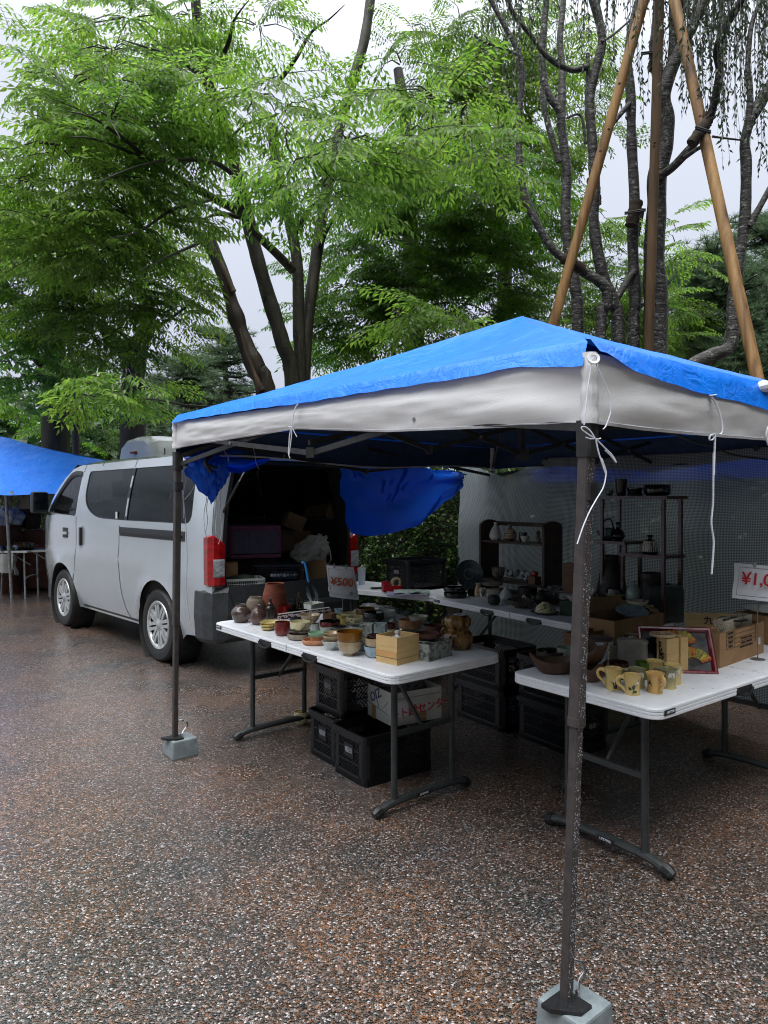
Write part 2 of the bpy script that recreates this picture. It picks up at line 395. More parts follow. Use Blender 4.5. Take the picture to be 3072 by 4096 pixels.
class Crown:
    def __init__(s): s.V=[];s.F=[];s.nv=0;s.TV=[];s.TF=[];s.nt=0
    def place(s, P, yaw, pitch, roll, sc, tpl=TPL):
        k=RNG.integers(0,len(tpl),len(P)); Rm=rotmats(yaw,pitch,roll)
        for j,(v,f,tv,tf) in enumerate(tpl):
            q=np.where(k==j)[0]
            if not len(q): continue
            X=np.einsum('nij,vj->nvi',Rm[q]*sc[q][:,None,None],v)+P[q][:,None,:]
            s.V.append(X.reshape(-1,3)); s.F.append((f[None]+(np.arange(len(q))*len(v))[:,None,None]+s.nv).reshape(-1,3)); s.nv+=len(q)*len(v)
            X=np.einsum('nij,vj->nvi',Rm[q]*sc[q][:,None,None],tv)+P[q][:,None,:]
            s.TV.append(X.reshape(-1,3)); s.TF.append((tf[None]+(np.arange(len(q))*len(tv))[:,None,None]+s.nt).reshape(-1,4)); s.nt+=len(q)*len(tv)
    def pad(s, code, x, y, rx, ry, Y, dens=1., tpl=TPL, mb=None, anchor=None, deep=.65, pitch=.22, sc=1.):
        c=np.array(D(code,x,y,Y)); m=CROPS[code][2]*Y/FL; a,b=rx*m,ry*m*.72
        n=int(.85*dens*(13*a*a*deep/.6+6*a*b/.3+4))
        u=RNG.random(n)**.5*.78; th=RNG.random(n)*2*math.pi
        P=c+np.stack([u*np.cos(th)*a,u*np.sin(th)*a*deep,RNG.uniform(-.9,.9,n)*b-(u*u)*b*.35],1)
        yaw=th+RNG.normal(0,.55,n)
        s.place(P,yaw,pitch+RNG.normal(0,.16,n),RNG.normal(0,.28,n),sc*RNG.uniform(.75,1.15,n),tpl)
        if mb is not None:
            for i in range(0,n,2):
                q=c+(P[i]-c)*.15; mid=(q+P[i])/2+np.array([0,0,.05])
                mb.tube([q,mid,P[i]],[.012,.009,.006],4,0,False)
            if anchor is not None:
                A=Vector(anchor); Cc=Vector(c); mid=(A+Cc)/2+Vector((RNG.normal(0,.1),RNG.normal(0,.1),.12+.1*RNG.random()))
                mb.tube(smooth([A,mid,Cc],5),[.035-.0024*i for i in range(11)],6,0,False)
    def build(s, mat, parent, org, bmat=None, name='crown'):
        o=np_mesh(name,np.concatenate(s.V),np.concatenate(s.F),mat,parent,org)
        if bmat is not None and s.TV: np_mesh('twigs',np.concatenate(s.TV),np.concatenate(s.TF),bmat,parent,org)
        return o
def limb(mb, code, pts, Y0, Y1, r0, r1, n=10, wob=.12, ground=False, m=0):
    k=len(pts); W=[D(code,x,y,lerp(Y0,Y1,i/max(1,k-1))) for i,(x,y) in enumerate(pts)]
    if ground: W=[Vector((W[0].x+(W[0].x-W[1].x)*.2,W[0].y,-.05))]+W
    S=smooth(W,7); L=len(S)
    rs=[lerp(r0,r1,(i/(L-1))**.8)*(1+wob*nz(p*4+Vector((r0*50,0,0)))) for i,p in enumerate(S)]
    if ground: rs[0]*=1.35; rs[1]*=1.2
    mb.tube(S,rs,n,m); return S
# ---- main zelkova: three stems behind the awning
def finish_tree(t, mb, crown, bmat, fmat):
    o=t.location
    mb.build('trunk',bmat,t,o,sharp=0)
    if crown is not None: crown.build(fmat,t,o,BARK)
O=G('g',1300,2550); O=Vector((D('g',1300,1700,12).x,12,0))
t=thing('zelkova_tree','large spreading tree of three dark stems with bright yellow green leaves','tree',O)
mb=MB(); cw=Crown()
A_=limb(mb,'g',[(1265,1690),(1220,1480),(1150,1250),(1095,1050),(1055,870),(1010,700),(950,500),(880,300),(858,150),(840,-60)],12,11,.145,.075,12,ground=True)
B_=limb(mb,'g',[(1300,1680),(1290,1420),(1285,1150),(1250,950),(1215,800),(1185,640),(1180,540)],12.1,12,.105,.085,12,ground=True)
C_=limb(mb,'g',[(1315,1640),(1335,1350),(1365,1120),(1392,930),(1432,720),(1475,520),(1530,330),(1575,170),(1605,-40)],12.2,12.6,.115,.085,12,ground=True)
for pts,Y0,Y1,r0,r1 in (
  ([(1265,1165),(1190,1090),(1090,990),(1045,900),(1030,810),(1005,755),(930,705),(830,690),(700,695),(560,730),(420,790)],11.9,8.6,.075,.016),
  ([(1040,915),(930,860),(820,800),(730,745),(650,700),(560,620),(480,560),(390,505),(290,480)],11.3,8.2,.07,.016),
  ([(650,700),(520,640),(400,600),(300,590)],9.4,8.2,.03,.012),
  ([(950,700),(960,650),(1050,545),(1190,500)],11,9.2,.035,.012),
  ([(1060,940),(940,925),(870,955)],11.6,10.6,.06,.04),
  ([(930,300),(985,190),(1010,90),(1075,0)],11.2,10,.05,.02),
  ([(1195,365),(1280,250),(1345,140),(1420,85),(1490,20)],12.2,11.4,.045,.02),
  ([(1285,1000),(1340,900),(1420,870),(1530,815),(1640,700)],12,10.5,.06,.02),
  ([(1385,1060),(1420,980),(1470,920),(1540,860)],12.2,11.5,.045,.012),
  ([(1230,835),(1140,830),(1040,838),(960,850)],12,11,.03,.012),
  ([(940,850),(840,880),(740,910),(600,1000),(470,1030)],11,8.6,.04,.01),
  ([(880,1040),(780,1085),(700,1120),(600,1170)],11,9,.03,.01),
  ([(860,320),(760,250),(650,210),(520,170)],11,9.4,.045,.012),
  ([(460,300),(440,430),(520,600)],8.6,8.4,.016,.02),
  ([(1120,1720),(950,1755),(800,1750),(660,1725),(520,1735)],11.2,8.4,.025,.008)):
    limb(mb,'g',pts,Y0,Y1-.9 if Y1<9.5 else Y1,r0*1.1,.005,7,.06)
for x,y,rx,ry,Y,dn in (
  (560,70,330,110,9.6,1.),(820,60,200,110,10,1.),(1120,110,190,110,10.6,1.),(480,210,230,90,9.2,1.),(280,40,160,50,9.6,.5),(60,150,70,24,9.4,.3),(310,250,90,50,9.,.5),
  (300,370,330,80,8.2,1.1),(120,460,170,100,8.4,1.),(640,360,300,80,8.2,1.1),(930,380,230,85,8.4,1.1),(1130,400,200,110,8.2,1.1),(1230,480,120,70,8.2,1.),
  (480,500,300,80,8.,1.1),(760,520,260,70,8.6,1.),(260,620,330,90,8.1,1.1),(620,620,260,70,8.6,1.),(850,610,170,70,9,.9),
  (150,780,260,90,8.4,1.1),(420,780,260,80,8.4,1.1),(700,800,230,70,9.2,1.),(560,920,260,70,8.8,1.),(300,950,300,80,8.6,1.1),(760,960,170,60,9.6,.9),
  (480,1070,300,70,8.8,1.),(720,1080,150,50,10,.8),(200,1080,230,80,8.8,1.),
  (1500,600,230,90,7.4,1.),(1320,670,190,90,7.2,1.),(1230,590,90,60,7.2,.7),(1390,800,110,60,7.2,.9),(1600,730,160,90,8.,1.),(1180,740,90,60,7.8,.8),
  (390,1672,105,22,8.,1.),(545,1612,90,22,8.1,1.),(335,1690,65,18,7.9,.8)):
    cw.pad('g',x,y,rx,ry,Y+(.6 if x<1000 and y<1600 else 0),dn,TPL,mb)
for x,y,rx,ry,Y,dn in ((230,420,230,120,7.8,1.),(340,560,200,90,7.8,1.),(110,560,130,90,7.6,1.),(470,640,120,70,7.8,.8),(80,280,130,50,8.4,.8)):
    cw.pad('h',x,y,rx,ry,Y,dn,TPL,mb)
finish_tree(t,mb,cw,BARK_MOSS,FOL_BRIGHT)
# ---- broken leaning trunk
O=Vector((D('g',1150,1720,11.4).x,11.4,0))
t=thing('broken_tree','dead broken trunk leaning left with its bark split open, beside the three stemmed tree','tree trunk',O)
mb=MB(); S=limb(mb,'g',[(1150,1730),(1110,1600),(1070,1510),(1020,1370),(975,1220),(930,1100),(890,1020)],11.4,11.4,.17,.105,14,.3,ground=True)
tip=S[-1]
for k in range(7):
    a=k*.9; b=tip+Vector((math.cos(a)*.07,math.sin(a)*.07,-.05)); mb.tube([b,b+Vector((-.03,0,.05+.10*random.random()))],[.04,.006],5)
limb(mb,'g',[(1010,1260),(960,1150),(905,1040)],11.28,11.3,.05,.03,8,.3,m=1)
limb(mb,'g',[(1130,1690),(1090,1600),(1055,1500),(1035,1420)],11.24,11.28,.07,.03,8,.4,m=1)
mb.build('trunk',[BARK_SNAG,bark('split_heartwood',s3(96,78,60),s3(36,28,22),None,9.,(1,1,.08),1.)],t,O,sharp=0)
# ---- zelkovas at the left
def side_tree(label, code, base, Y, limbs, pads, fmat, bmat=BARK, tpl=TPL, name='zelkova_tree', group='zelkova trees behind the stalls', cat='tree'):
    O=Vector((D(code,base[0],base[1],Y).x,Y,0)); t=thing(name,label,cat,O,0,group)
    mb=MB(); cw=Crown()
    for i,l in enumerate(limbs): limb(mb,code,l[0],Y+l[3],Y+l[4],l[1],l[2],10 if i==0 else 7,.12,ground=(i==0))
    for p in pads: cw.pad(p[6] if len(p)>6 else code,*p[:5],p[5],tpl,mb)
    finish_tree(t,mb,cw,bmat,fmat); return t
side_tree('broad tree with a thick forked trunk above the roof of the silver van','g',(575,1800),14,
  [([(575,1840),(575,1650),(560,1530),(500,1490),(450,1420)],.29,.1,0,-1.5),([(575,1660),(590,1520),(640,1400),(620,1250),(600,1000),(560,800)],.24,.06,0,-1),([(540,1480),(620,1440),(700,1400),(800,1330)],.05,.02,-.5,-3),
   ([(600,1560),(660,1530),(690,1600)],.03,.01,0,0),([(450,1420),(330,1360),(200,1300)],.08,.02,-1.5,-2.5)],
  [(620,1190,260,70,11.,1.,'g'),(740,1330,160,60,11.2,.9,'g'),(560,1330,240,70,11,1.,'g'),(420,1240,240,80,10.6,1.,'g'),(470,1440,170,60,10.6,1.,'g'),(680,1450,130,50,11.6,.8,'g'),(760,1240,130,50,11.4,.8,'g'),(330,1340,200,70,10.6,1.,'g'),(600,1520,80,30,10.8,.7,'g'),(650,1060,250,80,13,.8,'g'),(500,900,300,100,13.5,.7,'g'),(700,1650,60,60,13.2,.6,'g'),(680,1780,60,50,13.2,.6,'g'),(640,700,300,120,13.5,.7,'g'),(450,400,330,140,14,.6,'g'),(750,250,260,120,14,.6,'g')],FOL_MID)
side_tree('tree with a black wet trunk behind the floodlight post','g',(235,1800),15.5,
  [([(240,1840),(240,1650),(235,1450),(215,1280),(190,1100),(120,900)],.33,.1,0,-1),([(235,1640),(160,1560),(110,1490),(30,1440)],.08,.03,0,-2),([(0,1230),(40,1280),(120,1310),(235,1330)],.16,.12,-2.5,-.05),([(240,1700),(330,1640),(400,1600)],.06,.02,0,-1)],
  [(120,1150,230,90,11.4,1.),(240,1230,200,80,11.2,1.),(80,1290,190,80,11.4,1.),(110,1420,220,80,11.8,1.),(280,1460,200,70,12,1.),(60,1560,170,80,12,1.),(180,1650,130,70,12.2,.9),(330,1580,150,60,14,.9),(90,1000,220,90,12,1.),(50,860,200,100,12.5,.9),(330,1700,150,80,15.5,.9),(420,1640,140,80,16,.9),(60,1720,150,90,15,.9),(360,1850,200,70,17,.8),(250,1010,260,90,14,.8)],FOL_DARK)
side_tree('pale green tree at the frame edge high over the blue stall tarp','g',(-190,1700),13.5,
  [([(-190,1840),(-180,1500),(-150,1100),(-60,900),(60,800)],.26,.06,0,-1),([(-150,1100),(0,1010),(120,960)],.08,.02,0,-2)],
  [(60,960,170,80,10.5,1.),(50,1090,150,60,10.2,1.),(30,700,120,80,10.8,.8),(180,890,170,70,10.6,1.)],FOL_BRIGHT)
# ---- zelkovas behind the centre and the cherry
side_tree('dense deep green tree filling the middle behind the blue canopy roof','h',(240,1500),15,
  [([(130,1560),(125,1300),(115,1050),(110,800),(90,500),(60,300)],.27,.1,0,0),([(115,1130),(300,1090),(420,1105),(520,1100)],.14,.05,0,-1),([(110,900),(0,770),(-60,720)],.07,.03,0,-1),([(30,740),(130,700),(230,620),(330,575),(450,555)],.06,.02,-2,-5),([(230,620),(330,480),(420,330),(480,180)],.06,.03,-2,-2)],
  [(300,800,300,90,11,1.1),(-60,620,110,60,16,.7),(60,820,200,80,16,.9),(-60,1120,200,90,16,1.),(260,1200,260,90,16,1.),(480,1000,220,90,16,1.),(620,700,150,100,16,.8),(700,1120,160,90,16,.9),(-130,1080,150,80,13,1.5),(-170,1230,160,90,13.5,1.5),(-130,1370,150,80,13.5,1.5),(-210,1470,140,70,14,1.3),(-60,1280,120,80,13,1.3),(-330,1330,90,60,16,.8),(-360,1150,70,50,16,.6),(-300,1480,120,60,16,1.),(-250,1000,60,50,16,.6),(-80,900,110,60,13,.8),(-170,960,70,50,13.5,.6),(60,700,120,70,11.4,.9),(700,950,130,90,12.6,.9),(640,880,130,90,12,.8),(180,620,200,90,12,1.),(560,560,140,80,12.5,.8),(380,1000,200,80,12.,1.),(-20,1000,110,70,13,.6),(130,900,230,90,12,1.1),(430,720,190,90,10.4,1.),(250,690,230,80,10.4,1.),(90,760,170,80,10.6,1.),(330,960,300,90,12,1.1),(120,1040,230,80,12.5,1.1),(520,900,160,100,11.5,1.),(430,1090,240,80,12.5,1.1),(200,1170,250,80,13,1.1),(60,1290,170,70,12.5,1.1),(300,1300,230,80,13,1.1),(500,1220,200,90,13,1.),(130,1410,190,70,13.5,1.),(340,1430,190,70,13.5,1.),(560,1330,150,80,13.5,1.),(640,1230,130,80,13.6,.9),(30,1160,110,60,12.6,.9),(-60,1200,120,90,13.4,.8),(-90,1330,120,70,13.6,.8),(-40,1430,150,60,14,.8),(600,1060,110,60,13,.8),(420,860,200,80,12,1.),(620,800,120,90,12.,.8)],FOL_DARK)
side_tree('tall leafy tree rising between the zelkova and the cherry stems','h',(520,1500),17,
  [([(520,1560),(520,1200),(500,900),(520,600),(480,300)],.25,.1,0,0),([(505,900),(560,820),(640,760)],.14,.06,0,-1)],
  [(330,290,220,100,13,1.),(760,620,130,80,14.5,.8),(850,330,130,90,15,.7),(920,120,120,80,15,.6),(780,80,130,80,14.5,.7),(860,500,110,80,15,.7),(820,760,120,80,14.5,.8),(700,860,130,80,14,.9),(960,620,80,80,15,.5),(120,110,110,70,13,.7),(330,90,170,80,13.5,.7),(500,70,160,80,13.5,.7),(230,330,170,80,12.6,1.),(620,180,130,90,13.5,.7),(560,300,150,90,13.2,.9),(700,480,130,90,13.5,.8),(480,200,200,110,13.5,.9),(640,330,160,110,13.5,.9),(500,420,220,90,13,1.),(640,520,150,90,13.5,.9),(420,560,200,70,12.6,1.),(690,660,120,80,13.5,.9),(600,640,130,60,12.8,.9),(180,330,160,90,12.6,.9),(250,180,110,90,14,.6),(60,230,90,50,13,.5),(780,250,130,110,15,.6),(800,480,110,80,15,.6)],FOL_MID)
side_tree('smaller bright tree showing between the prop poles','h',(1060,1500),16,
  [([(1060,1560),(1060,1300),(1080,1100),(1120,900)],.14,.04,0,-1)],
  [(1240,950,70,60,13.5,.8),(850,1180,150,90,14.5,1.),(960,1380,160,90,14.5,1.),(1100,1420,160,80,14.8,1.),(900,1010,130,80,14.5,.9),(760,1270,150,90,14.5,1.),(1230,1340,130,80,15,.9),(1020,1080,90,80,14.5,.7),(1180,1440,150,60,15,1.),(1260,1050,90,70,13.5,.9),(1290,1120,70,40,13.3,.8),(960,1000,120,80,14,.8),(900,900,110,80,14,.7),(1010,1200,140,90,14,.9),(900,1330,170,90,14.5,1.),(1130,1300,140,90,15,.9),(760,1390,160,80,14.5,1.)],FOL_BRIGHT)
side_tree('young tree with low bright sprays just above the blue roof ridge','h',(60,1500),10.5,
  [([(40,1600),(50,1480),(60,1350),(70,1240)],.05,.02,0,0)],
  [(60,1290,70,30,9.6,.9),(250,1300,90,40,9.4,.9),(270,1370,80,30,9.4,.8),(40,1360,60,24,9.6,.8),(170,1340,80,30,9.6,.8),(380,1410,60,24,9.6,.7)],FOL_BRIGHT)
# ---- pines
def needle_tufts(P, rng, L=.16, n=22, wd=.011):
    k=len(P); d=rng.normal(0,1,(k,n,3)); d[:,:,2]=np.abs(d[:,:,2])*.9+.15; d/=np.linalg.norm(d,axis=2,keepdims=True)
    l=L*rng.uniform(.6,1.1,(k,n,1)); s=np.cross(d,rng.normal(0,1,(k,n,3))); s/=np.linalg.norm(s,axis=2,keepdims=True)+1e-9
    b=P[:,None,:]+0*d; V=np.stack([b-s*wd*.5,b+s*wd*.5,b+d*l],2).reshape(-1,3)
    return V,np.arange(len(V)).reshape(-1,3)
def pine(label, code, x, ytop, ybot, Y, wpx, n=900, lean=0.):
    top=D(code,x,ytop,Y); base=Vector((D(code,x,ybot,Y).x,Y,0)); t=thing('pine_tree',label,'tree',base,0,'pines beyond the stalls')
    mb=MB(); mb.tube(smooth([base,(base+top)/2+Vector((.2,0,0)),top],6),[.2-.013*i for i in range(13)],8)
    wm=wpx*CROPS[code][2]*Y/FL; Z0=max(1.,D(code,x,ybot,Y).z); P=[]
    nb=int(n/22)
    for i in range(nb):
        f=RNG.random()**.8; z=lerp(Z0,top.z,f); L=wm*(1-.55*f)*RNG.uniform(.6,1.1); a=RNG.random()*6.28
        o=np.array([base.x+.2*math.sin(f*3),base.y,z]); e=o+np.array([math.cos(a)*L,math.sin(a)*L,.1*L])
        mb.tube([o,(o+e)/2+np.array([0,0,-.05*L]),e],[.04,.025,.01],5,0,False)
        for q in range(22):
            u=RNG.uniform(.25,1.); P.append(o+(e-o)*u+RNG.normal(0,.10+.12*L*(1-u*.5),3)*np.array([1,1,.45]))
    V,Fc=needle_tufts(np.array(P),RNG,.2,22,.014)
    mb.build('trunk',BARK,t,base,sharp=0); np_mesh('crown',V,Fc,FOL_PINE,t,base)
pine('grey green pine standing right of the cherry stems','h',1420,1090,1900,15.5,330,3600)
pine('broad grey green pine between the upright prop and the yellow prop','h',1270,1180,1900,18,260,2400)
pine('pine behind the tall pale prop pole at the frame edge','h',1640,930,1900,16.5,330,3200)
pine('thin pine half hidden between the cherry stems','h',1090,1130,1900,20,120,1000)
pine('hazy far pine between the van roof and the broken trunk','g',790,1560,2100,21,300,2400)
pine('small pine top showing left of the broken trunk','g',960,1440,2100,22,280,2200)
pine('pale pine low behind the silver van','g',690,1640,2150,23,280,2000)
# ---- far woodland closing the view, plus unseen leaf clumps added to darken the stall
def woodland():
    rng=np.random.default_rng(3); V=[];F=[];o=0
    for cx,cy,cz,r,k in [(-24,36,4.2,5.5,900),(-17,33,4.4,5,900),(-11,35,3.0,4.2,700),(-6,37,2.9,4.,700),(-1,36,3.6,4.6,800),(4,34,4.4,5,900),(9,33,4.0,5,900),(14,31,3.8,5,900),(20,33,4.5,6,900),(26,34,5,6,700),(-30,34,5,6,700),(-20,25,3.2,3.6,700),(-14,25,2.2,3.,600),(-9,27,1.6,2.6,600),(-24,-10,6,7,800),(-18,-16,6.5,7,2200),(-10,-19,6.5,7,2200),(-2,-20,6.5,7,2200),(6,-19,6.5,7,2200),(13,-15,6.5,7,2200),(18,-8,6.5,7,2200),(20,0,6.5,7,2200),(21,8,6,7,800),(23,17,6,7,800),(27,25,5,6,700),(-14,20.5,2.6,3.2,600),(-11,22,2.4,3.0,600),(-8,24,2.2,3.,600),(-17,22,4,4,600),(-34,20,4,5,500),(-30,-2,6,6,700),(11.5,1,4,4.5,2200),(12.5,7,4,4.5,2200),(10,-6,5,5,2200)]+[(x*.95,y*.95,15,7,2400) for x,y in ((-24,-8),(-17,-15),(-8,-18),(1,-19),(9,-17),(16,-11),(19,-3),(21,6),(22,15))]:  # clumps behind and beside the camera are added to block low light
        d=rng.normal(0,1,(k*3,3)); d/=np.linalg.norm(d,axis=1,keepdims=True); rad=r*rng.uniform(.72,1.05,(k*3,1))
        P=np.array([cx,cy,cz])+d*rad*np.array([1.1,.8,.95]); P=P[P[:,2]>0]
        n=len(P); ax=rng.normal(0,1,(n,3)); ax[:,2]-=.5; ax/=np.linalg.norm(ax,axis=1,keepdims=True); up=rng.normal(0,1,(n,3)); up[:,2]+=1.5
        s=np.cross(ax,up); s/=np.linalg.norm(s,axis=1,keepdims=True); l=rng.uniform(.3,.55,(n,1))
        V.append(np.stack([P,P+ax*l*.45+s*l*.28,P+ax*l,P+ax*l*.45-s*l*.28],1).reshape(-1,3)); F.append(np.arange(n*4).reshape(-1,4)+o); o+=n*4
    ob=np_mesh('woodland',np.concatenate(V),np.concatenate(F),FOL_FAR); ob['kind']='stuff'; tag(ob,'far green wood closing the view behind the stalls and trees','woodland')
woodland()
# ---- clipped hedge running behind the van and the stall
def hedge(label, p0, p1, depth, hgt, n, name='hedge'):
    p0,p1=np.array(p0+(0,)),np.array(p1+(0,)); L=np.linalg.norm(p1-p0); a=(p1-p0)/L; b=np.array([-a[1],a[0],0])
    if b[1]>0: b=-b          # b: towards the camera
    t=thing(name,label,'hedge',tuple(p0)); rng=np.random.default_rng(int(hgt*100))
    u=rng.random(n)*L; k=rng.random(n)
    top=k<.22
    w=np.where(top,rng.uniform(-depth,0,n),-np.abs(rng.normal(0,.10,n))); z=np.where(top,hgt-np.abs(rng.normal(0,.05,n)),rng.uniform(.03,hgt,n))
    lump=.09*np.sin(u*2.1+z*3)+.07*np.sin(u*5.3-z*4.1)+.05*np.sin(u*9.7+z*8)
    P=p0+a*u[:,None]+b*(w+lump)[:,None]; P[:,2]=z+np.where(top,lump,0)
    d=rng.normal(0,.7,(n,3))+b*.7+np.array([0,0,.35]); d/=np.linalg.norm(d,axis=1,keepdims=True); up=rng.normal(0,.6,(n,3))+np.array([0,0,1.])+b*.5
    s=np.cross(d,up); s/=np.linalg.norm(s,axis=1,keepdims=True); nn=np.cross(s,d); l=rng.uniform(.035,.062,(n,1))
    V=np.stack([P,P+d*l*.35+s*l*.27+nn*l*.07,P+d*l*.7+s*l*.24+nn*l*.05,P+d*l,P+d*l*.7-s*l*.24+nn*l*.05,P+d*l*.35-s*l*.27+nn*l*.07],1).reshape(-1,3)
    q=np.arange(n)[:,None]*6; F=np.concatenate([q+np.array([[0,1,2,3]]),q+np.array([[0,3,4,5]])])
    np_mesh('foliage',V,F,FOL_HEDGE,t,tuple(p0))
    m=MB()
    def core(u_,v_):
        ang=v_*math.pi; return Vector(p0+a*(u_*L)+b*(-depth*.5+(depth*.5-.13)*math.cos(ang)))+Vector((0,0,(hgt-.12)*min(1,math.sin(ang)*1.8)+.04*math.sin(u_*L*7)))
    m.grid(core,int(L*4),10)
    rr=random.Random(4)
    for i in range(int(L*9)):
        uu=rr.random()*L; q=Vector(p0+a*uu+b*(-.16)); m.tube([q,q+Vector((rr.uniform(-.15,.15),rr.uniform(-.1,.1),hgt*.5)),q+Vector((rr.uniform(-.3,.3),rr.uniform(-.1,.1),hgt*.95))],[.012,.009,.004],5)
    m.build('branches',mk('hedge_wood',s3(34,30,22),s3(14,14,10),30,rough=.9),t,tuple(p0),sharp=0)
hedge('long leafy hedge behind the open van and the mesh wall',(3.9,4.1),(-1.75,10.25),.9,1.82,52000)
hedge('short hedge behind the stall of glassware at the frame edge',(-4.4,14.6),(-8.6,14.9),.8,2.1,9000)
# =============== the silver van ===============
def pip(x,y,poly):
    c=False; n=len(poly); j=n-1
    for i in range(n):
        xi,yi=poly[i]; xj,yj=poly[j]
        if (yi>y)!=(yj>y) and x<(xj-xi)*(y-yi)/(yj-yi)+xi: c=not c
        j=i
    return c
def densify(poly, step):
    out=[]; n=len(poly)
    for i in range(n):
        a,b=Vector(poly[i]),Vector(poly[(i+1)%n]); k=max(1,int((b-a).length/step))
        out+= [tuple(a.lerp(b,q/k)) for q in range(k)]
    return out
def panel(mb, outline, holes, fn, step=.09, m=0, flip=False):
    """a sheet bounded by outline, with holes, bent by fn(x,z)->point"""
    loops=[densify(outline,step)]+[densify(h,step) for h in holes]
    vs=[];ed=[]
    for l in loops:
        o=len(vs); vs+= [Vector(p) for p in l]; ed+=[(o+i,o+(i+1)%len(l)) for i in range(len(l))]
    xs=[p[0] for p in outline]; zs=[p[1] for p in outline]; gx=min(xs)+step/2
    while gx<max(xs):
        gz=min(zs)+step/2
        while gz<max(zs):
            if pip(gx,gz,loops[0]) and not any(pip(gx,gz,h) for h in loops[1:]):
                if min((Vector((gx,gz))-q).length for q in vs[:sum(len(l) for l in loops)])>step*.45: vs.append(Vector((gx,gz)))
            gz+=step
        gx+=step
    V,E,Fc,*_=delaunay_2d_cdt(vs,ed,[],0,1e-5)
    fs=[]
    for f in Fc:
        c=sum((V[i] for i in f),Vector((0,0)))/len(f)
        if pip(c.x,c.y,loops[0]) and not any(pip(c.x,c.y,h) for h in loops[1:]): fs.append(list(f)[::-1] if flip else list(f))
    mb.add([Vector(fn(v.x,v.y)) for v in V],fs,m,True)
def arc(cx,cz,r,a0,a1,n=12): return [(cx+r*math.cos(R(lerp(a0,a1,i/n))),cz+r*math.sin(R(lerp(a0,a1,i/n)))) for i in range(n+1)]
def roundpoly(poly, r=.05, n=4):
    out=[]; k=len(poly)
    for i in range(k):
        p=Vector(poly[i]); a=Vector(poly[i-1])-p; b=Vector(poly[(i+1)%k])-p
        rr=r[i] if isinstance(r,(list,tuple)) else r
        ra=min(rr,a.length*.45); rb=min(rr,b.length*.45); A=p+a.normalized()*ra; B=p+b.normalized()*rb
        for q in range(n+1):
            t=q/n; out.append(tuple(A*(1-t)**2+p*2*t*(1-t)+B*t*t))
    return out
def paint_mat(name, col, metal=.25, rough=.32, drops=True):
    t=NT(name); v=t.coord(); d1=t.voro(v,150,'F1',0); d2=t.voro(v,80,'F1',0)
    mask=t.noise(v,6,3); 
    h=t.math('ADD',t.math('MAXIMUM',t.math('SUBTRACT',.30,d1),0.),t.math('MAXIMUM',t.math('SUBTRACT',.26,d2),0.))
    nr=t.bump(h,.16 if drops else .0,.006)
    dirt=t.noise(t.coord((1,1,.6)),3,4,.6); c=t.ramp(dirt,[(.3,tuple(k*.95 for k in col[:3])+(1,)),(.65,col)])
    b=t.bsdf(c,rough,metal,nr,.5,1.); b.inputs['Coat Roughness'].default_value=.08; t.link(nr,b.inputs['Coat Normal']); return t.mat
def glass_mat(name, tint, rough=.02, drops=True, ior=1.5):
    t=NT(name); v=t.coord(); d1=t.voro(v,150,'F1',0); h=t.math('MAXIMUM',t.math('SUBTRACT',.30,d1),0.)
    nr=t.bump(h,.22,.004) if drops else None
    tr=t.n('ShaderNodeBsdfTransparent',Color=tint); gl=t.n('ShaderNodeBsdfGlossy',Roughness=rough,Color=(.62,.65,.67,1)); fr=t.n('ShaderNodeFresnel',IOR=ior)
    if nr is not None: t.link(nr,gl.inputs['Normal']); t.link(nr,fr.inputs['Normal'])
    ms=t.n('ShaderNodeMixShader'); t.link(fr.outputs[0],ms.inputs[0]); t.link(tr.outputs[0],ms.inputs[1]); t.link(gl.outputs[0],ms.inputs[2]); t.link(ms.outputs[0],t.out.inputs[0]); return t.mat
PAINT=paint_mat('silver_paint',(.42,.465,.50,1),.40,.18)
PAINT_W=paint_mat('white_paint',(.66,.69,.70,1),.0,.3)
PRIV=glass_mat('privacy_glass',(.16,.19,.185,1),.10); CLEAR=glass_mat('door_glass',(.62,.68,.68,1))
BLACKP=mk('black_plastic',s3(30,32,34),s3(22,23,25),40,rough=.45,bump=.1); DARKP=mk('dark_grey_plastic',s3(52,56,60),s3(42,45,48),30,rough=.5,bump=.15,bscale=200)
RUBBER=mk('tyre_rubber',s3(32,33,34),s3(20,21,22),25,rough=.6,bump=.3,bscale=60); TRIM=mk('van_trim',s3(30,30,31),s3(20,20,21),12,rough=.8)
HUB=mk('hubcap_silver',s3(176,180,182),s3(150,154,156),15,rough=.35,metal=.4); CHROME=mk('bare_steel',s3(190,192,194),s3(150,152,154),20,rough=.25,metal=1)
RED=mk('tail_red',s3(150,10,16),s3(104,6,10),7,rough=.12,coat=1.,stretch=(1,1,3)); LENS=mk('tail_clear',s3(150,156,160),s3(96,102,108),22,rough=.1,coat=.9,stretch=(1,1,2.5))
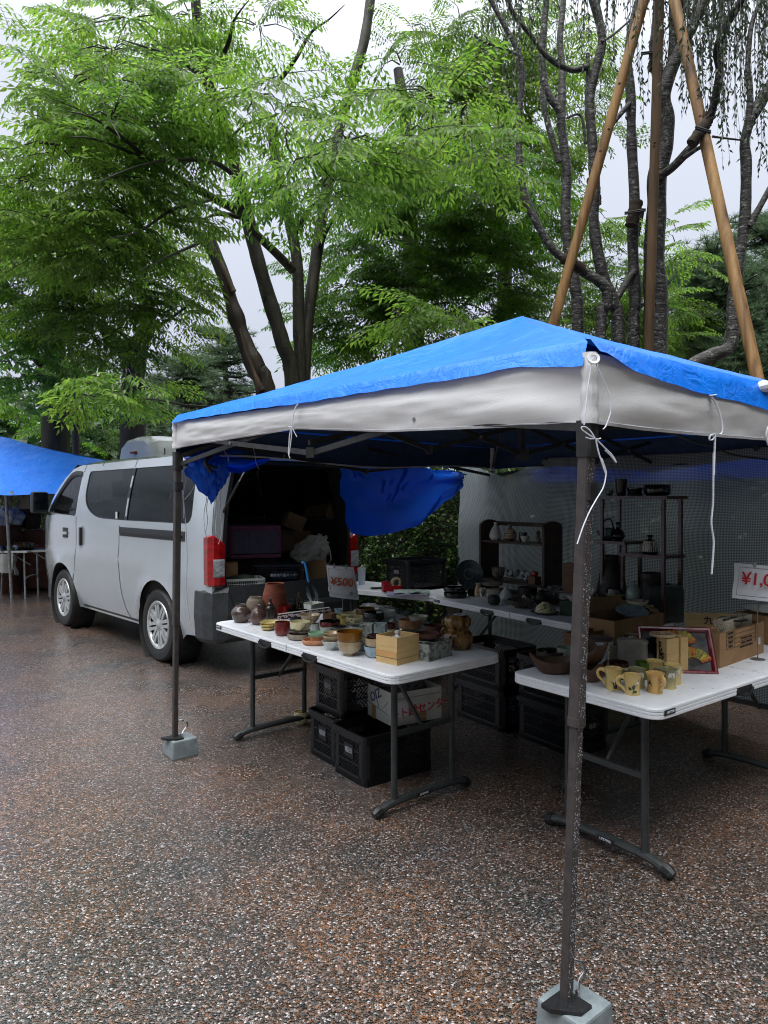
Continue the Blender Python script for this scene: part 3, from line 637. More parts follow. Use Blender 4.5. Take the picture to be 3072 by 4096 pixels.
def wheel(parent, x, y, s, r=.345, w=.195, org=None):
    m=MB(); T=Matrix.Translation((x,y,r))@Matrix.Rotation(R(-90*s),4,'X')    # lathe z -> outwards
    hw=w/2
    m.lathe([(r*.64,-hw*.9),(r*.80,-hw),(r*.93,-hw*.97),(r*.985,-hw*.75),(r,-hw*.45),(r,-hw*.30),(r*.985,-hw*.27),(r*.985,-hw*.2),(r,-hw*.17),(r,hw*.17),(r*.985,hw*.2),(r*.985,hw*.27),(r,hw*.30),(r,hw*.45),(r*.985,hw*.75),(r*.93,hw*.97),(r*.80,hw),(r*.70,hw*.93),(r*.64,hw*.80),(r*.62,hw*.3)],48,0,T)
    wh=m.build('wheel',RUBBER,parent,org)
    h=MB(); h.lathe([(0,hw*.1),(r*.5,hw*.1),(r*.63,hw*.45)],40,1,T)
    h.lathe([(r*.56,hw*.72),(r*.60,hw*.92),(r*.655,hw*.96),(r*.675,hw*.86),(r*.66,hw*.5)],40,0,T)
    h.lathe([(0,hw*.95),(r*.07,hw*.95),(r*.10,hw*.88),(r*.18,hw*.80),(r*.20,hw*.55)],24,0,T)
    for k in range(8):
        A=T@Matrix.Rotation(2*math.pi*k/8+.2,4,'Z')
        for dx in (-.021,.021):
            ring=[]
            for rr,ww,zz in ((r*.14,.015,hw*.80),(r*.34,.015,hw*.86),(r*.59,.019,hw*.86)):
                ring.append([A@Vector((rr,dx*(1+rr)-ww,zz)),A@Vector((rr,dx*(1+rr)+ww,zz)),A@Vector((rr,dx*(1+rr)+ww,zz-.03)),A@Vector((rr,dx*(1+rr)-ww,zz-.03))])
            h.loft(ring,0)
    h.build('hubcap',[HUB,BLACKP],wh,org)
    return wh
VU=Vector((-.679,.734,0)); VO=Vector((-.868,6.595,0)); VRZ=math.atan2(VU.y,VU.x)
van=thing('van','silver minivan with dark wet windows and its open tailgate packed with boxes','van',VO,VRZ)
HW=.8475
def yoff(x,z):
    o=0.
    if z<.9: o-=.075*((.9-z)/.6)**2
    if z>1.25: o-=.115*((z-1.25)/.65)**1.5
    if x>3.7: o-=.15*((x-3.7)/.99)**2.4
    if x<.22: o-=.035*((.22-x)/.22)**2
    o+=.012*math.exp(-((z-(.82+.10*math.sin(x*.9)))/.07)**2)*(1 if .3<x<4 else 0)
    for cx in (.99,3.57):
        d=math.hypot(x-cx,z-.345); o+=.022*math.exp(-((d-.44)/.06)**2)
    return HW+o
outline=[(0.03,.34)]+[(.5,.32)]+arc(.99,.345,.43,190,-8,16)+[(1.5,.275),(3.05,.275)]+arc(3.57,.345,.43,189,-8,16)+[(4.52,.33),(4.62,.40),(4.68,.62),(4.67,.92),(4.58,1.10),(4.38,1.28),(4.0,1.60),(3.72,1.80),(3.52,1.905),(3.3,1.945),(.3,1.955),(.08,1.93),(.03,1.80),(.0,1.3),(.0,.85)]
rear_win=roundpoly([(.30,1.325),(1.70,1.325),(1.70,1.865),(.36,1.865)],[.12,.02,.02,.08])
mid_win=roundpoly([(1.735,1.325),(2.55,1.335),(2.93,1.50),(2.95,1.865),(1.735,1.865)],[.02,.25,.2,.05,.02])
front_win=roundpoly([(3.14,1.345),(4.02,1.375),(4.10,1.40),(3.52,1.84),(3.16,1.86)],[.05,.05,.03,.12,.05])
def seam(mb, pts, s, w=.011, m=0, off=.0015):
    P=smooth([(x,0,z) for x,z in pts],5)
    for a,b in zip(P,P[1:]):
        d=(b-a); n=Vector((-d.z,0,d.x)).normalized()*(w/2)
        q=[(a.x-n.x,a.z-n.z),(a.x+n.x,a.z+n.z),(b.x+n.x,b.z+n.z),(b.x-n.x,b.z-n.z)]
        mb.add([Vector((x,s*(yoff(x,z)+off),z)) for x,z in q],[[0,1,2,3] if s<0 else [3,2,1,0]],m)
body=MB()
for s in (1,-1):
    panel(body,outline,[rear_win,mid_win,front_win],lambda x,z:(x,s*yoff(x,z),z),.10,0,s>0)
def roof(u,v):
    x=lerp(.04,3.5,u); e=yoff(x,1.94)-.002; y=lerp(e,-e,v); k=abs(y)/e
    ze=1.945 if x>.3 else lerp(1.90,1.945,x/.3)
    if x>3.2: ze-=.05*((x-3.2)/.3)**2
    return (x,y,ze+.085*(1-k**3.2)*(1 if x<3.2 else 1-.3*(x-3.2)/.3))
body.grid(roof,24,16,0)
def nose(u,v):
    z=lerp(1.16,.35,v); xx=interp([.35,.45,.62,.92,1.1,1.16],[4.53,4.63,4.68,4.67,4.58,4.52],z); e=yoff(min(xx,4.6),z)-.01; y=lerp(e,-e,u); return (xx-.30*(abs(y)/e)**4*.25+.02,y,z)
body.grid(nose,12,8,0)
body.build('body',PAINT,van,VO*0)
gw=MB()
def ws(u,v):
    x=lerp(3.5,4.56,v); z=interp([3.5,3.72,4.0,4.38,4.58],[1.96,1.82,1.62,1.31,1.13],x); e=yoff(x,z)-.02; y=lerp(e,-e,u); return (x+.05*(1-(y/e)**2),y,z)
gw.grid(ws,10,8); gw.build('windscreen',CLEAR,van)
for s,lab in ((1,''),(-1,'')):
    for nm,pl,mt in (('side_window',rear_win,PRIV),('side_window',mid_win,PRIV),('door_window',front_win,CLEAR)):
        m=MB(); panel(m,[(x,z) for x,z in pl],[],lambda x,z:(x,s*(yoff(x,z)-.006),z),.2,0,s>0); ob=m.build(nm,mt,van)
        fr=MB(); k=len(pl)
        for i in range(k):
            (x0,z0),(x1,z1)=pl[i],pl[(i+1)%k]; c=Vector((sum(p[0] for p in pl)/k,sum(p[1] for p in pl)/k))
            def ins(x,z): d=c-Vector((x,z)); d.normalize(); return x+d.x*.018,z+d.y*.018
            a,b=ins(x0,z0),ins(x1,z1)
            fr.add([Vector((x,s*(yoff(x,z)-.003),z)) for x,z in ((x0,z0),(x1,z1),b,a)],[[0,1,2,3] if s<0 else [3,2,1,0]])
        fr.build('seal',BLACKP,ob)
for s in (1,-1):
    m=MB(); panel(m,[(1.685,1.326),(1.75,1.326),(1.75,1.864),(1.685,1.864)],[],lambda x,z:(x,s*(yoff(x,z)+.0015),z),.2,0,s>0); m.build('window_pillar',BLACKP,van)
tr=MB()
for s in (1,-1):
    inner=[(.06,.60),(3.3,.60),(3.3,1.30),(3.1,1.90),(.3,1.90),(.06,1.86)]
    panel(tr,inner,[[(x,z) for x,z in rear_win],[(x,z) for x,z in mid_win]],lambda x,z:(x,s*(yoff(x,z)-.05),z),.25,0,s<0)
tr.grid(lambda u,v:(lerp(.06,3.4,u),lerp(.68,-.68,v),1.90+.06*(1-abs(2*v-1)**3)),8,8)
tr.box((1.75,0,.585),(3.4,1.6,.06)); tr.box((1.9,0,.44),(3.6,1.35,.20))
tr.box((3.55,0,1.05),(.06,1.45,.9))
tr.build('interior_lining',TRIM,van)
for y in (.38,-.38):
    m=MB(); m.box((3.15,y,.85),(.5,.5,.16),bev=.05); m.box((2.9,y,1.22),(.14,.48,.66),bev=.05); m.box((2.88,y,1.66),(.10,.26,.20),bev=.04); m.build('front_seat',mk('seat_cloth',s3(52,54,58),s3(40,42,46),40,rough=.9),van)
# rear opening frame
fr=MB()
for s in (1,-1):
    fr.loft([[(.0,s*(yoff(0,z)-.004),z),(.0,s*(yoff(0,z)-.10),z),(.10,s*(yoff(0,z)-.10),z),(.10,s*(yoff(0.1,z)-.012),z)][::s] for z in (.62,.9,1.2,1.5,1.75,1.90)],0)
    fr.loft([[(-.006,s*(yoff(0,z)-.10),z),(-.006,s*(yoff(0,z)-.135),z),(.12,s*(yoff(0,z)-.135),z),(.12,s*(yoff(0,z)-.10),z)][::s] for z in (.62,.9,1.2,1.5,1.75,1.86)],1)
fr.loft([[(.04,y,1.90-.04*(abs(y)/.7)**3),(.04,y,1.985-.05*(abs(y)/.7)**3),(.16,y,2.01-.05*(abs(y)/.7)**3),(.16,y,1.90-.04*(abs(y)/.7)**3)] for y in (-.72,-.5,-.25,0,.25,.5,.72)],0)
fr.box((.06,0,1.87),(.10,1.30,.03),m=1)
fr.build('rear_frame',[PAINT,BLACKP],van)
bp=MB()
def bring(z,o):
    e=HW+o; w=min(z,.595+(z-.785)*.15 if z>.6 else z); return [(.24,e+.004,z),(.10,e+.0,z),(0.,e-.038,z),(-.05-o,e-.16,z),(-.055-o,e-.22,w),(-.065-o,0,w),(-.055-o,-e+.22,w),(-.05-o,-e+.16,z),(0.,-e+.038,z),(.10,-e,z),(.24,-e-.004,z),(.24,-e+.12,z),(.1,-e+.16,z),(.06,-e+.22,w),(.06,0,w),(.06,e-.22,w),(.1,e-.16,z),(.24,e-.12,z)]
bp.loft([bring(z,o) for z,o in ((.30,-.05),(.34,-.012),(.55,.004),(.74,-.004),(.785,-.03))])
bp.build('rear_bumper',DARKP,van)
fb=MB(); fb.loft([[(4.10,s*(yoff(4.1,.4)+.006),z),(4.45,s*(yoff(4.45,.4)+.012),z),(4.68,s*.45,z),(4.70,0,z),(4.60,0,z),(4.40,s*(yoff(4.45,.4)-.05),z),(4.10,s*(yoff(4.1,.4)-.03),z)] for s in (1,) for z in (.26,.32,.50,.56)])
fb.loft([[(4.10,-(yoff(4.1,.4)+.006),z),(4.45,-(yoff(4.45,.4)+.012),z),(4.68,-.45,z),(4.70,0,z),(4.60,0,z),(4.40,-(yoff(4.45,.4)-.05),z),(4.10,-(yoff(4.1,.4)-.03),z)][::-1] for z in (.26,.32,.50,.56)])
fb.build('front_bumper',DARKP,van)
for s in (1,-1):
    m=MB(); e=lambda z:s*(yoff(.06,z))
    def lr(z,g=0.): q=.07*max(0,(z-1.08)/.155); return [(.115+.03*(z-.8),e(z)+s*(.006-g),z),(.03,e(z)+s*(.010-g),z),(-.022+g,e(z)-s*.025,z),(-.030+g,e(z)-s*.075,z-q*.5),(-.026+g,e(z)-s*.125,z-q),(.05,e(z)-s*.125,z-q),(.11,e(z)-s*.03,z)][::s]
    m.loft([lr(z,g) for z,g in ((.795,.012),(.81,0),(.95,0),(1.10,0),(1.215,0),(1.235,.012))])
    tl=m.build('tail_light',RED,van)
    m=MB(); m.loft([[(-.026+g,e(z)-s*.018,z),(-.034+g,e(z)-s*.075,z),(-.031+g,e(z)-s*.120,z),(-.018,e(z)-s*.118,z),(-.018,e(z)-s*.02,z)][::s] for z,g in ((.875,.004),(.885,0),(1.02,0),(1.03,.004))]); m.build('lens',LENS,tl)
for x in (.99,3.57):
    for s in (1,-1): wheel(van,x,s*.745,s)
for x in (.99,3.57):
    for s in (1,-1):
        wl=MB(); wl.lathe([(.425,-.0),(.42,-.25),(.0,-.26)],28,0,Matrix.Translation((x,s*(yoff(x,.77)-.03),.345))@Matrix.Rotation(R(-90*s),4,'X')); wl.build('wheel_arch',TRIM,van)
def sm_(pts,w=.011): m=MB(); seam(m,pts,1,w); m.build('door_seam',BLACKP,van)
for pts_ in ([(3.12,1.34),(3.10,1.1),(3.12,.9),(3.2,.62),(3.24,.5)],[(1.86,1.27),(1.87,.95),(1.86,.6),(1.80,.40),(1.7,.30)],[(3.13,1.86),(3.11,1.95)],[(1.72,1.87),(1.70,1.95)]): sm_(pts_)
sm_([(1.5,.31),(3.05,.31)],.02); sm_([(4.1,1.36),(4.2,1.0),(4.15,.8)],.008)
m=MB()
def strip(u,v): x=lerp(.42,1.84,u); z=lerp(1.165,1.255,v); return (x,yoff(x,z)+.003+.004*math.sin(v*math.pi),z)
m.grid(lambda u,v:strip(1-u,v),20,5,0,.008); m.bar((.46,yoff(.5,1.2)+.010,1.205),(1.80,yoff(1.8,1.2)+.010,1.205),.012,.018); m.build('door_rail',BLACKP,van)
m=MB(); m.box((2.93,yoff(2.93,1.12)+.012,1.115),(.055,.03,.21),bev=.012); m.box((2.955,yoff(2.95,1.12)+.006,1.115),(.10,.014,.25),bev=.006,m=1); m.build('door_handle',[BLACKP,PAINT],van)
m=MB(); m.box((3.46,yoff(3.46,1.14)+.004,1.14),(.15,.012,.12),bev=.005); m.box((3.44,yoff(3.46,1.14)+.016,1.135),(.11,.02,.035),bev=.008,m=1); m.build('door_handle',[BLACKP,PAINT],van)
m=MB(); P=[(3.18,1.86),(3.40,1.868),(3.58,1.82),(3.85,1.62),(4.08,1.43)]
S=smooth([(x,0,z) for x,z in P],5); 
m.loft([[(p.x,yoff(p.x,p.z)+.004,p.z+.012),(p.x-.015,yoff(p.x,p.z)+.022,p.z-.03),(p.x-.03,yoff(p.x,p.z)+.016,p.z-.055),(p.x-.01,yoff(p.x,p.z)+.006,p.z-.02)] for p in S]); m.build('window_visor',BLACKP,van)
for s in (1,-1):
    m=MB(); y=s*(yoff(4.0,1.4)+.13); m.box((4.08,y,1.50),(.13,.20,.27),bev=.04); m.tube(smooth([(4.06,s*(yoff(4.05,1.38)-.02),1.36),(4.08,s*(yoff(4.05,1.38)+.05),1.37),(4.08,y,1.42)],4),.022,8)
    mr=m.build('mirror',BLACKP,van); m=MB(); m.box((4.012,y,1.51),(.004,.165,.22),bev=.0015); m.build('mirror_glass',mk('mirror_face',s3(120,126,130),s3(90,96,100),5,rough=.08,metal=1),mr)
m=MB(); M_=Matrix.Translation((1.98,yoff(1.96,1.36)+.002,1.365)); m.box((1.95,yoff(1.95,1.37)+.003,1.375),(.045,.003,.07)); m.box((1.95,yoff(1.95,1.4)+.004,1.398),(.04,.003,.018),m=1); m.build('window_sticker',[mk('sticker_white',s3(200,205,205),rough=.6),mk('sticker_yellow',s3(200,180,60),rough=.6)],van)
# raised tailgate
tg=MB(); T=Matrix.Translation((.03,0,1.985))@Matrix.Rotation(R(4.),4,'Y')@Matrix.Rotation(0,4,'Z')
def tgp(u,v): # u along -x, v across
    return T@Vector((-1.28*u,lerp(-.74,.74,v)*(1-.04*(1-u)),.02+.05*math.sin(u*math.pi)+.03*(1-abs(2*v-1)**3)))
tg.grid(tgp,12,10,0); 
def tgi(u,v): p=tgp(u,v); return p+T.to_3x3()@Vector((0,0,-.05))
tg.grid(lambda u,v:tgi(1-u,v),10,8,1)
tg.loft([[tgp(u,v),tgi(u,v),tgi(u,v)+T.to_3x3()@Vector((0,0,-.006)),tgp(u,v)+T.to_3x3()@Vector((0,0,.004))] for u,v in [(i/8,0) for i in range(9)]],1,False)
g_=tg.build('tailgate',[PAINT,TRIM],van)
m=MB(); m.grid(lambda u,v:tgi(lerp(.62,.12,u),lerp(.10,.90,v))+T.to_3x3()@Vector((0,0,-.006)),6,8); m.build('rear_window',PRIV,g_)
for s in (1,-1):
    m=MB(); a=Vector((.02,s*.70,1.42)); b=T@Vector((-.55,s*.70,-.06)); mid=a.lerp(b,.5); m.tube([a,mid],.011,8); m.tube([mid,b],.006,8,1); m.build('gas_strut',[BLACKP,CHROME],van)
# ---- the second van, beyond
V2=Vector((-4.55,12.9,0)); u2=Vector((.75,.66,0)); rz2=math.atan2(u2.y,u2.x)
van2=thing('van','white high roof van whose rounded roof shows above the silver van','van',V2,rz2)
HT=2.70; sc2=.86
def sec(x,k=1.,dz=0.): # cross-section at x
    z=lambda f:f*HT+dz
    return [(x,-.86*k,.35),(x,-.90*k,.9),(x,-.89*k,1.35),(x,-.85*k,z(.74)),(x,-.80*k,z(.88)),(x,-.70*k,z(.955)),(x,-.45*k,z(.99)),(x,0,z(1.)),(x,.45*k,z(.99)),(x,.70*k,z(.955)),(x,.80*k,z(.88)),(x,.85*k,z(.74)),(x,.89*k,1.35),(x,.90*k,.9),(x,.86*k,.35)]
m=MB(); m.loft([sec(.02,.9,-.10),sec(.06,.955,-.045),sec(.16,.99,-.01),sec(.35,1.,0),sec(2.,1.,0),sec(3.6,1.,0),sec(4.1,.98,-.25),sec(4.5,.95,-1.1),sec(4.9,.88,-1.35)],0,True,True)
m.build('body',PAINT_W,van2,VO*0)
for z in (HT*.80,HT*.86):
    m=MB(); m.bar((.5,-.865 if z<HT*.83 else -.835,z),(3.6,-.865 if z<HT*.83 else -.835,z),.02,.03); m.build('roof_crease',PAINT_W,van2)
m=MB(); m.grid(lambda u,v:(-.012+.03*abs(2*u-1)**3,lerp(-.70,.70,u),lerp(1.35,2.17,v)),8,4,0,.01); rw=m.build('rear_window',PRIV,van2)
m=MB(); m.tube([(-.03,.50,2.20),(-.04,.30,2.02),(-.04,.05,1.75)],.012,6); m.box((-.035,.50,2.20),(.05,.06,.06)); m.build('wiper',BLACKP,rw)
m=MB(); m.box((-.010,-.02,2.38),(.05,.20,.05),bev=.01); m.build('brake_lamp',RED,van2)
m=MB(); m.bar((.35,-.872,2.08),(3.0,-.872,2.08),.02,.16); m.build('side_window',PRIV,van2)
m=MB(); m.bar((.22,-.83,HT*.9),(.22,-.9,1.),.014,.014); m.build('door_seam',BLACKP,van2)
for x in (.9,3.9):
    for s in (1,-1): wheel(van2,x,s*.78,s)
# =============== the grey canopy with its blue cover ===============
FRAME=mk('frame_steel',s3(64,59,59),s3(50,46,46),30,rough=.5,bump=.25,bscale=220); FRAMED=mk('truss_steel',s3(44,44,45),s3(30,30,32),20,rough=.5)
GALV=mk('galvanised',s3(150,152,154),s3(120,122,124),20,rough=.35,metal=.8)
def cloth(name,c1,c2,trans=.15,wr=.5,rough=.6,weave=400,crease=(6,6,9),spec=.4,drops=True,tcol=None,bd=.03):
    t=NT(name); v=t.coord(crease); w1=t.noise(v,1.,4,.62,.8); w2=t.voro(t.coord(),95,'F1',0)
    col=t.ramp(t.noise(t.coord((1,1,1)),3.5,4,.6),[(.3,c2),(.7,c1)])
    nr=t.bump(w1,wr,bd)
    if drops: nr=t.bump(t.math('MAXIMUM',t.math('SUBTRACT',.24,w2),0.),.5,.006,nr)
    b=t.bsdf(col,rough,0,nr,spec)
    tr=t.n('ShaderNodeBsdfTranslucent'); t.set(tr,'Color',tcol or c1); ms=t.n('ShaderNodeMixShader'); ms.inputs[0].default_value=trans
    t.link(b.outputs[0],ms.inputs[1]); t.link(tr.outputs[0],ms.inputs[2]); t.link(ms.outputs[0],t.out.inputs[0]); return t.mat
CANVAS=cloth('grey_canvas',s3(215,216,218),s3(205,206,208),.04,.12,.45,crease=(3,3,9.),bd=.008)
HEM=mk('white_hem',s3(205,208,214),rough=.6)
BLUE=cloth('blue_sheet',(.004,.19,.83,1),(.003,.15,.72,1),.06,.55,.36,crease=(9,9,9),tcol=(.0,.12,.7,1))
BLUE2=cloth('blue_sheet_backlit',(.002,.12,.62,1),(.002,.10,.55,1),.45,.6,.4,crease=(4,4,5),drops=False,tcol=(.0,.17,.85,1))  # same sheet, with the deeper backlit blue put into its colour
TAPE=mk('white_tape',s3(216,220,230),s3(196,200,212),90,rough=.7,bump=.2)
TF,TL,TB,TR=[Vector(p+(0,)) for p in ((.591,2.04),(-1.252,4.28),(.965,6.34),(2.95,4.0))]
PEAK=Vector((.79,4.08,2.56)); TC=Vector((.79,4.08,0))
def on_line(P,Q,x,y,off=0.,c='s'):
    x,y=px(c,x,y); d=(Q-P).normalized(); n=Vector((d.y,-d.x,0)); 
    if n.dot(P-TC)<0: n=-n
    P=P+n*off; k=(x-CX)/FL; t=(k*P.y-P.x)/(d.x-k*d.y); q=P+d*t
    return Vector((q.x,q.y,EYE+(HY-y)*q.y/FL)), t
LINING=mk('canopy_lining_blue_light',s3(40,62,98),s3(34,52,84),6,rough=.8)  # dark coating; blue of light through the cover is put into its colour
tent=thing('canopy_tent','pop up canopy with a beige grey edge and dark legs, over the tables of pottery','tent',TC)
ZT={'F':1.968,'L':2.013,'B':2.0,'R':2.0}
SIDES=[('F','L',TF,TL),('F','R',TF,TR),('R','B',TR,TB),('L','B',TL,TB)]
val_bot={'FL':[(2388,1699),(1941,1714),(1554,1729),(1196,1717),(1017,1744),(823,1774),(689,1796)],'FR':[(2394,1699),(2500,1712),(2680,1732),(2880,1750),(3072,1762),(3578,1800)]}
for a,b,P,Q in SIDES:
    Lg=(Q-P).length; d=(Q-P)/Lg; n=Vector((d.y,-d.x,0)); n=n if n.dot(P-TC)>0 else -n
    if a+b in val_bot:
        ts=[(on_line(P,Q,x,y)[1]/Lg,on_line(P,Q,x,y)[0].z) for x,y in val_bot[a+b]]; ts.sort()
        zb=lambda u,ts=ts: interp([q[0] for q in ts],[q[1] for q in ts],u)
    else: zb=lambda u: 1.80+.02*math.sin(u*9)
    def val(u,v,P=P,Q=Q,a=a,b=b,zb=zb,n=n,d=d,Lg=Lg):
        zt=lerp(ZT[a],ZT[b],u)-.012*math.sin(u*math.pi)
        z=lerp(zt,zb(u),v); endk=min(1,min(u,1-u)*14)
        o=.006+.018*math.sin(v*math.pi)**.8*endk+.006*nz((u*5,v*2.5,3.1))+.003*nz((u*22,v*9,1))*endk+.010*math.sin(v*9+u*14)*math.exp(-min(u,1-u)*9)*endk
        return P+d*(u*Lg)+n*o+Vector((0,0,z))
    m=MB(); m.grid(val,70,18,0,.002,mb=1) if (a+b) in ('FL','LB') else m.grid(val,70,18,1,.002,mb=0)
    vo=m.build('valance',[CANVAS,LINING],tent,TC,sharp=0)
    m=MB(); m.grid(lambda u,v:val(u,lerp(.955,1.,v))+n*.0025,60,1,0,.006); m.build('hem',HEM,vo,TC)
for cn,(cx,zb_) in zip('FLRB',((TF,1.765),(TL,1.85),(TR,1.80),(TB,1.80))):
    m=MB(); o_=cx+(TC-cx)*.0; m.tube([o_+Vector((0,0,lerp(zb_,ZT[cn],i/8))) for i in range(9)],[.024+.004*math.sin(i*2.3) for i in range(9)],10); m.build('corner_seam',CANVAS,tent,TC)
rf=MB()
def roofp(P,Q,a,b,u,v,up=0.):
    e=P.lerp(Q,u)+Vector((0,0,lerp(ZT[a],ZT[b],u)))
    p=e.lerp(PEAK,v); p.z+=up-.035*math.sin(v*math.pi)*(1-abs(2*u-1)**2*.5)-.02*math.sin(u*math.pi)*math.sin(v*math.pi)
    return p
for a,b,P,Q in SIDES: rf.grid(lambda u,v:roofp(P,Q,a,b,u,v),16,10)
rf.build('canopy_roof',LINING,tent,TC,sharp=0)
# legs
LEGS=[('F',Vector((.523,2.038,.114)),Vector((.588,2.055,1.745)),.90,45),('L',Vector((-1.262,4.285,.114)),Vector((-1.245,4.285,1.80)),.79,45),('B',Vector((.974,6.435,.0)),Vector((.974,6.43,1.93)),.8,45),('R',Vector((3.0,4.03,.0)),Vector((3.0,4.03,1.93)),.8,45)]
ta=math.atan2((TL-TF).y,(TL-TF).x)
def sqtube(m,p,q,w,mi=0):
    d=(q-p).normalized(); x=Vector((math.cos(ta),math.sin(ta),0)); x=(x-d*x.dot(d)).normalized(); y=d.cross(x); c=w*.12
    def ring(o): return [o+x*(sx*(w/2-cx))+y*(sy*(w/2-cy)) for sx,sy,cx,cy in ((1,-1,0,c),(1,1,0,c),(1,1,c,0),(-1,1,c,0),(-1,1,0,c),(-1,-1,0,c),(-1,-1,c,0),(1,-1,c,0))]
    m.loft([ring(p),ring(q)],mi)
for nm,p,q,zs,_ in LEGS:
    k=(zs-p.z)/(q.z-p.z); s=p.lerp(q,k); m=MB()
    sqtube(m,p,p.lerp(q,k+.06),.030); sqtube(m,s,q,.038); sqtube(m,s+Vector((0,0,-.004)),s+(q-p)*.012,.0415)
    lg=m.build('leg',FRAME,tent,TC)
    m=MB(); sqtube(m,q-Vector((0,0,.075)),q+Vector((0,0,.03)),.050); m.build('bracket',FRAMED,lg,TC); m=MB(); sqtube(m,q-Vector((0,0,.20)),q-Vector((0,0,.15)),.048); m.build('bracket',FRAMED,lg,TC)
    m=MB(); x=Vector((math.cos(ta),math.sin(ta),0)); y=Vector((-math.sin(ta),math.cos(ta),0)); base=Vector((p.x,p.y,p.z-.008))
    m.prism([(-.030,.030),(-.030,-.075),(.0,-.075),(.065,-.02),(.065,.030)],0,.012,0,Matrix.Translation(base)@Matrix.Rotation(ta+math.pi,4,'Z')); m.build('foot_plate',BLACKP,lg,TC)
    if nm=='F':
        m=MB(); rr=random.Random(5); dd=(q-p).normalized(); n2=Vector((-math.sin(ta),math.cos(ta),0)); n1=Vector((math.cos(ta),math.sin(ta),0))
        for i in range(1500):
            f=rr.random(); c=p.lerp(q,f); w=.019 if c.z>.9 else .015
            if rr.random()<.62: nn,tt=-n1,n2
            else: nn,tt=-n2,n1
            c=c+nn*w+tt*rr.uniform(-w*.9,w*.9); r=rr.choice((.0007,.0009,.0012,.0017)); up=dd*1.25
            vs=[c+tt*r,c+up*r,c-tt*r,c-up*r,c+nn*r*.8]; m.add(vs,[[0,1,4],[1,2,4],[2,3,4],[3,0,4]],0,True)
        ob=m.build('raindrop',mk('raindrop',s3(205,210,220),rough=.15,coat=1.),lg,TC,sharp=0); ob['kind']='stuff'
# trusses
def truss(P,Q,z0,z1):
    m=MB(); M_=P.lerp(Q,.5); n=(Q-P).normalized().cross(Vector((0,0,1)))*.011
    for A,B in ((P,M_),(M_,Q)):
        m.bar(A+Vector((0,0,z1))+n,B+Vector((0,0,z0))+n,.012,.024); m.bar(A+Vector((0,0,z0))-n,B+Vector((0,0,z1))-n,.012,.024)
        c=A.lerp(B,.5)+Vector((0,0,(z0+z1)/2)); m.tube([c-n*2.4,c+n*2.4],.008,8,1)
    m.box(M_+Vector((0,0,z1)),(.035,.035,.045)); m.box(M_+Vector((0,0,z0)),(.035,.035,.045))
    return m.build('truss',[FRAMED,GALV],tent,TC)
LT=[(p.lerp(q,.98)*1) for _,p,q,_,_ in LEGS]
fl=lambda v:Vector((v.x,v.y,0))
for i,j in ((0,1),(0,3),(3,2),(1,2)): truss(fl(LT[i]),fl(LT[j]),1.755,1.925)
for i,j in ((0,1),(3,2)): 
    a=fl(LT[i]).lerp(fl(LT[j]),.5); truss(a,fl(TC),1.80,1.97)
m=MB()
for p in LT: m.bar(Vector((p.x,p.y,1.80)),PEAK+Vector((0,0,-.10)),.016,.026)
m.tube([TC+Vector((0,0,1.78)),PEAK-Vector((0,0,.03))],.018,8); m.box(TC+Vector((0,0,1.97)),(.07,.07,.06)); m.box(TC+Vector((0,0,1.80)),(.07,.07,.06))
m.build('roof_strut',FRAMED,tent,TC)
# ---- blue sheet over the roof
edge={'FL':[(2366,1455),(2300,1470),(2200,1467),(2090,1468),(1990,1480),(1896,1505),(1740,1528),(1554,1556),(1375,1584),(1196,1615),(1047,1632),(900,1655),(760,1676),(700,1690)],
      'FR':[(2420,1410),(2470,1440),(2547,1489),(2681,1533),(2760,1560),(2845,1583),(2983,1613),(3072,1642),(3250,1668),(3560,1700)]}
cover=MB()
def edge_fn(a,b,P,Q):
    if a+b in edge:
        E=[on_line(P,Q,x,y,.032) for x,y in edge[a+b]]; E.sort(key=lambda q:q[1]); L0,L1=E[0][1],E[-1][1]
        ts=[q[1] for q in E]; zs=[q[0].z for q in E]
        d=(Q-P).normalized(); n=Vector((d.y,-d.x,0)); n=n if n.dot(P-TC)>0 else -n
        Lg=(Q-P).length
        def f(u): t=u*Lg; return P+d*t+n*.034+Vector((0,0,interp(ts,zs,t)+.0015*math.sin(t*31)))
        return f
    return lambda u:P.lerp(Q,u)+(P.lerp(Q,u)-TC)*.02+Vector((0,0,lerp(ZT[a],ZT[b],u)-.05))
for a,b,P,Q in SIDES:
    E=edge_fn(a,b,P,Q)
    def cov(u,v):
        if v<.08:
            top=roofp(P,Q,a,b,u,.03,.036); out=(P.lerp(Q,u)-TC); out.z=0; out.normalize(); e=E(u); k=v/.08
            p=e.lerp(Vector((top.x+out.x*.045,top.y+out.y*.045,top.z)),k)
            if e.z>top.z-.01: p=e.lerp(top,k)
        else:
            vv=lerp(.03,1,(v-.08)/.92); p=roofp(P,Q,a,b,u,vv,.038)
        q=Vector((p.x*9,p.y*9,1)); p.z+=(.010*nz(p,3.2)*min(1,v*8)+.007*nz((p.x*2.2+p.y*5,p.y*11-p.x*4,2.2))+.003*nz(p,21))*min(1,v*3)*(1-v)**.2
        return p
    cover.grid(cov,90,46)
cv=cover.build('tarpaulin',BLUE,None,TC,sharp=0); tag(cv,'bright blue sheet stretched over the pointed roof of the grey canopy','tarpaulin')
m=MB()
e0=D('s',2374,1434,1.985); m.lathe([(.010,-.002),(.010,.003),(.017,.004),(.0185,.001),(.017,-.003),(.010,-.002)],20,0,Matrix.Translation(e0)@Matrix.Rotation(R(75),4,'X'))
m.build('eyelet',mk('eyelet_white',s3(215,218,224),rough=.4),cv,TC)
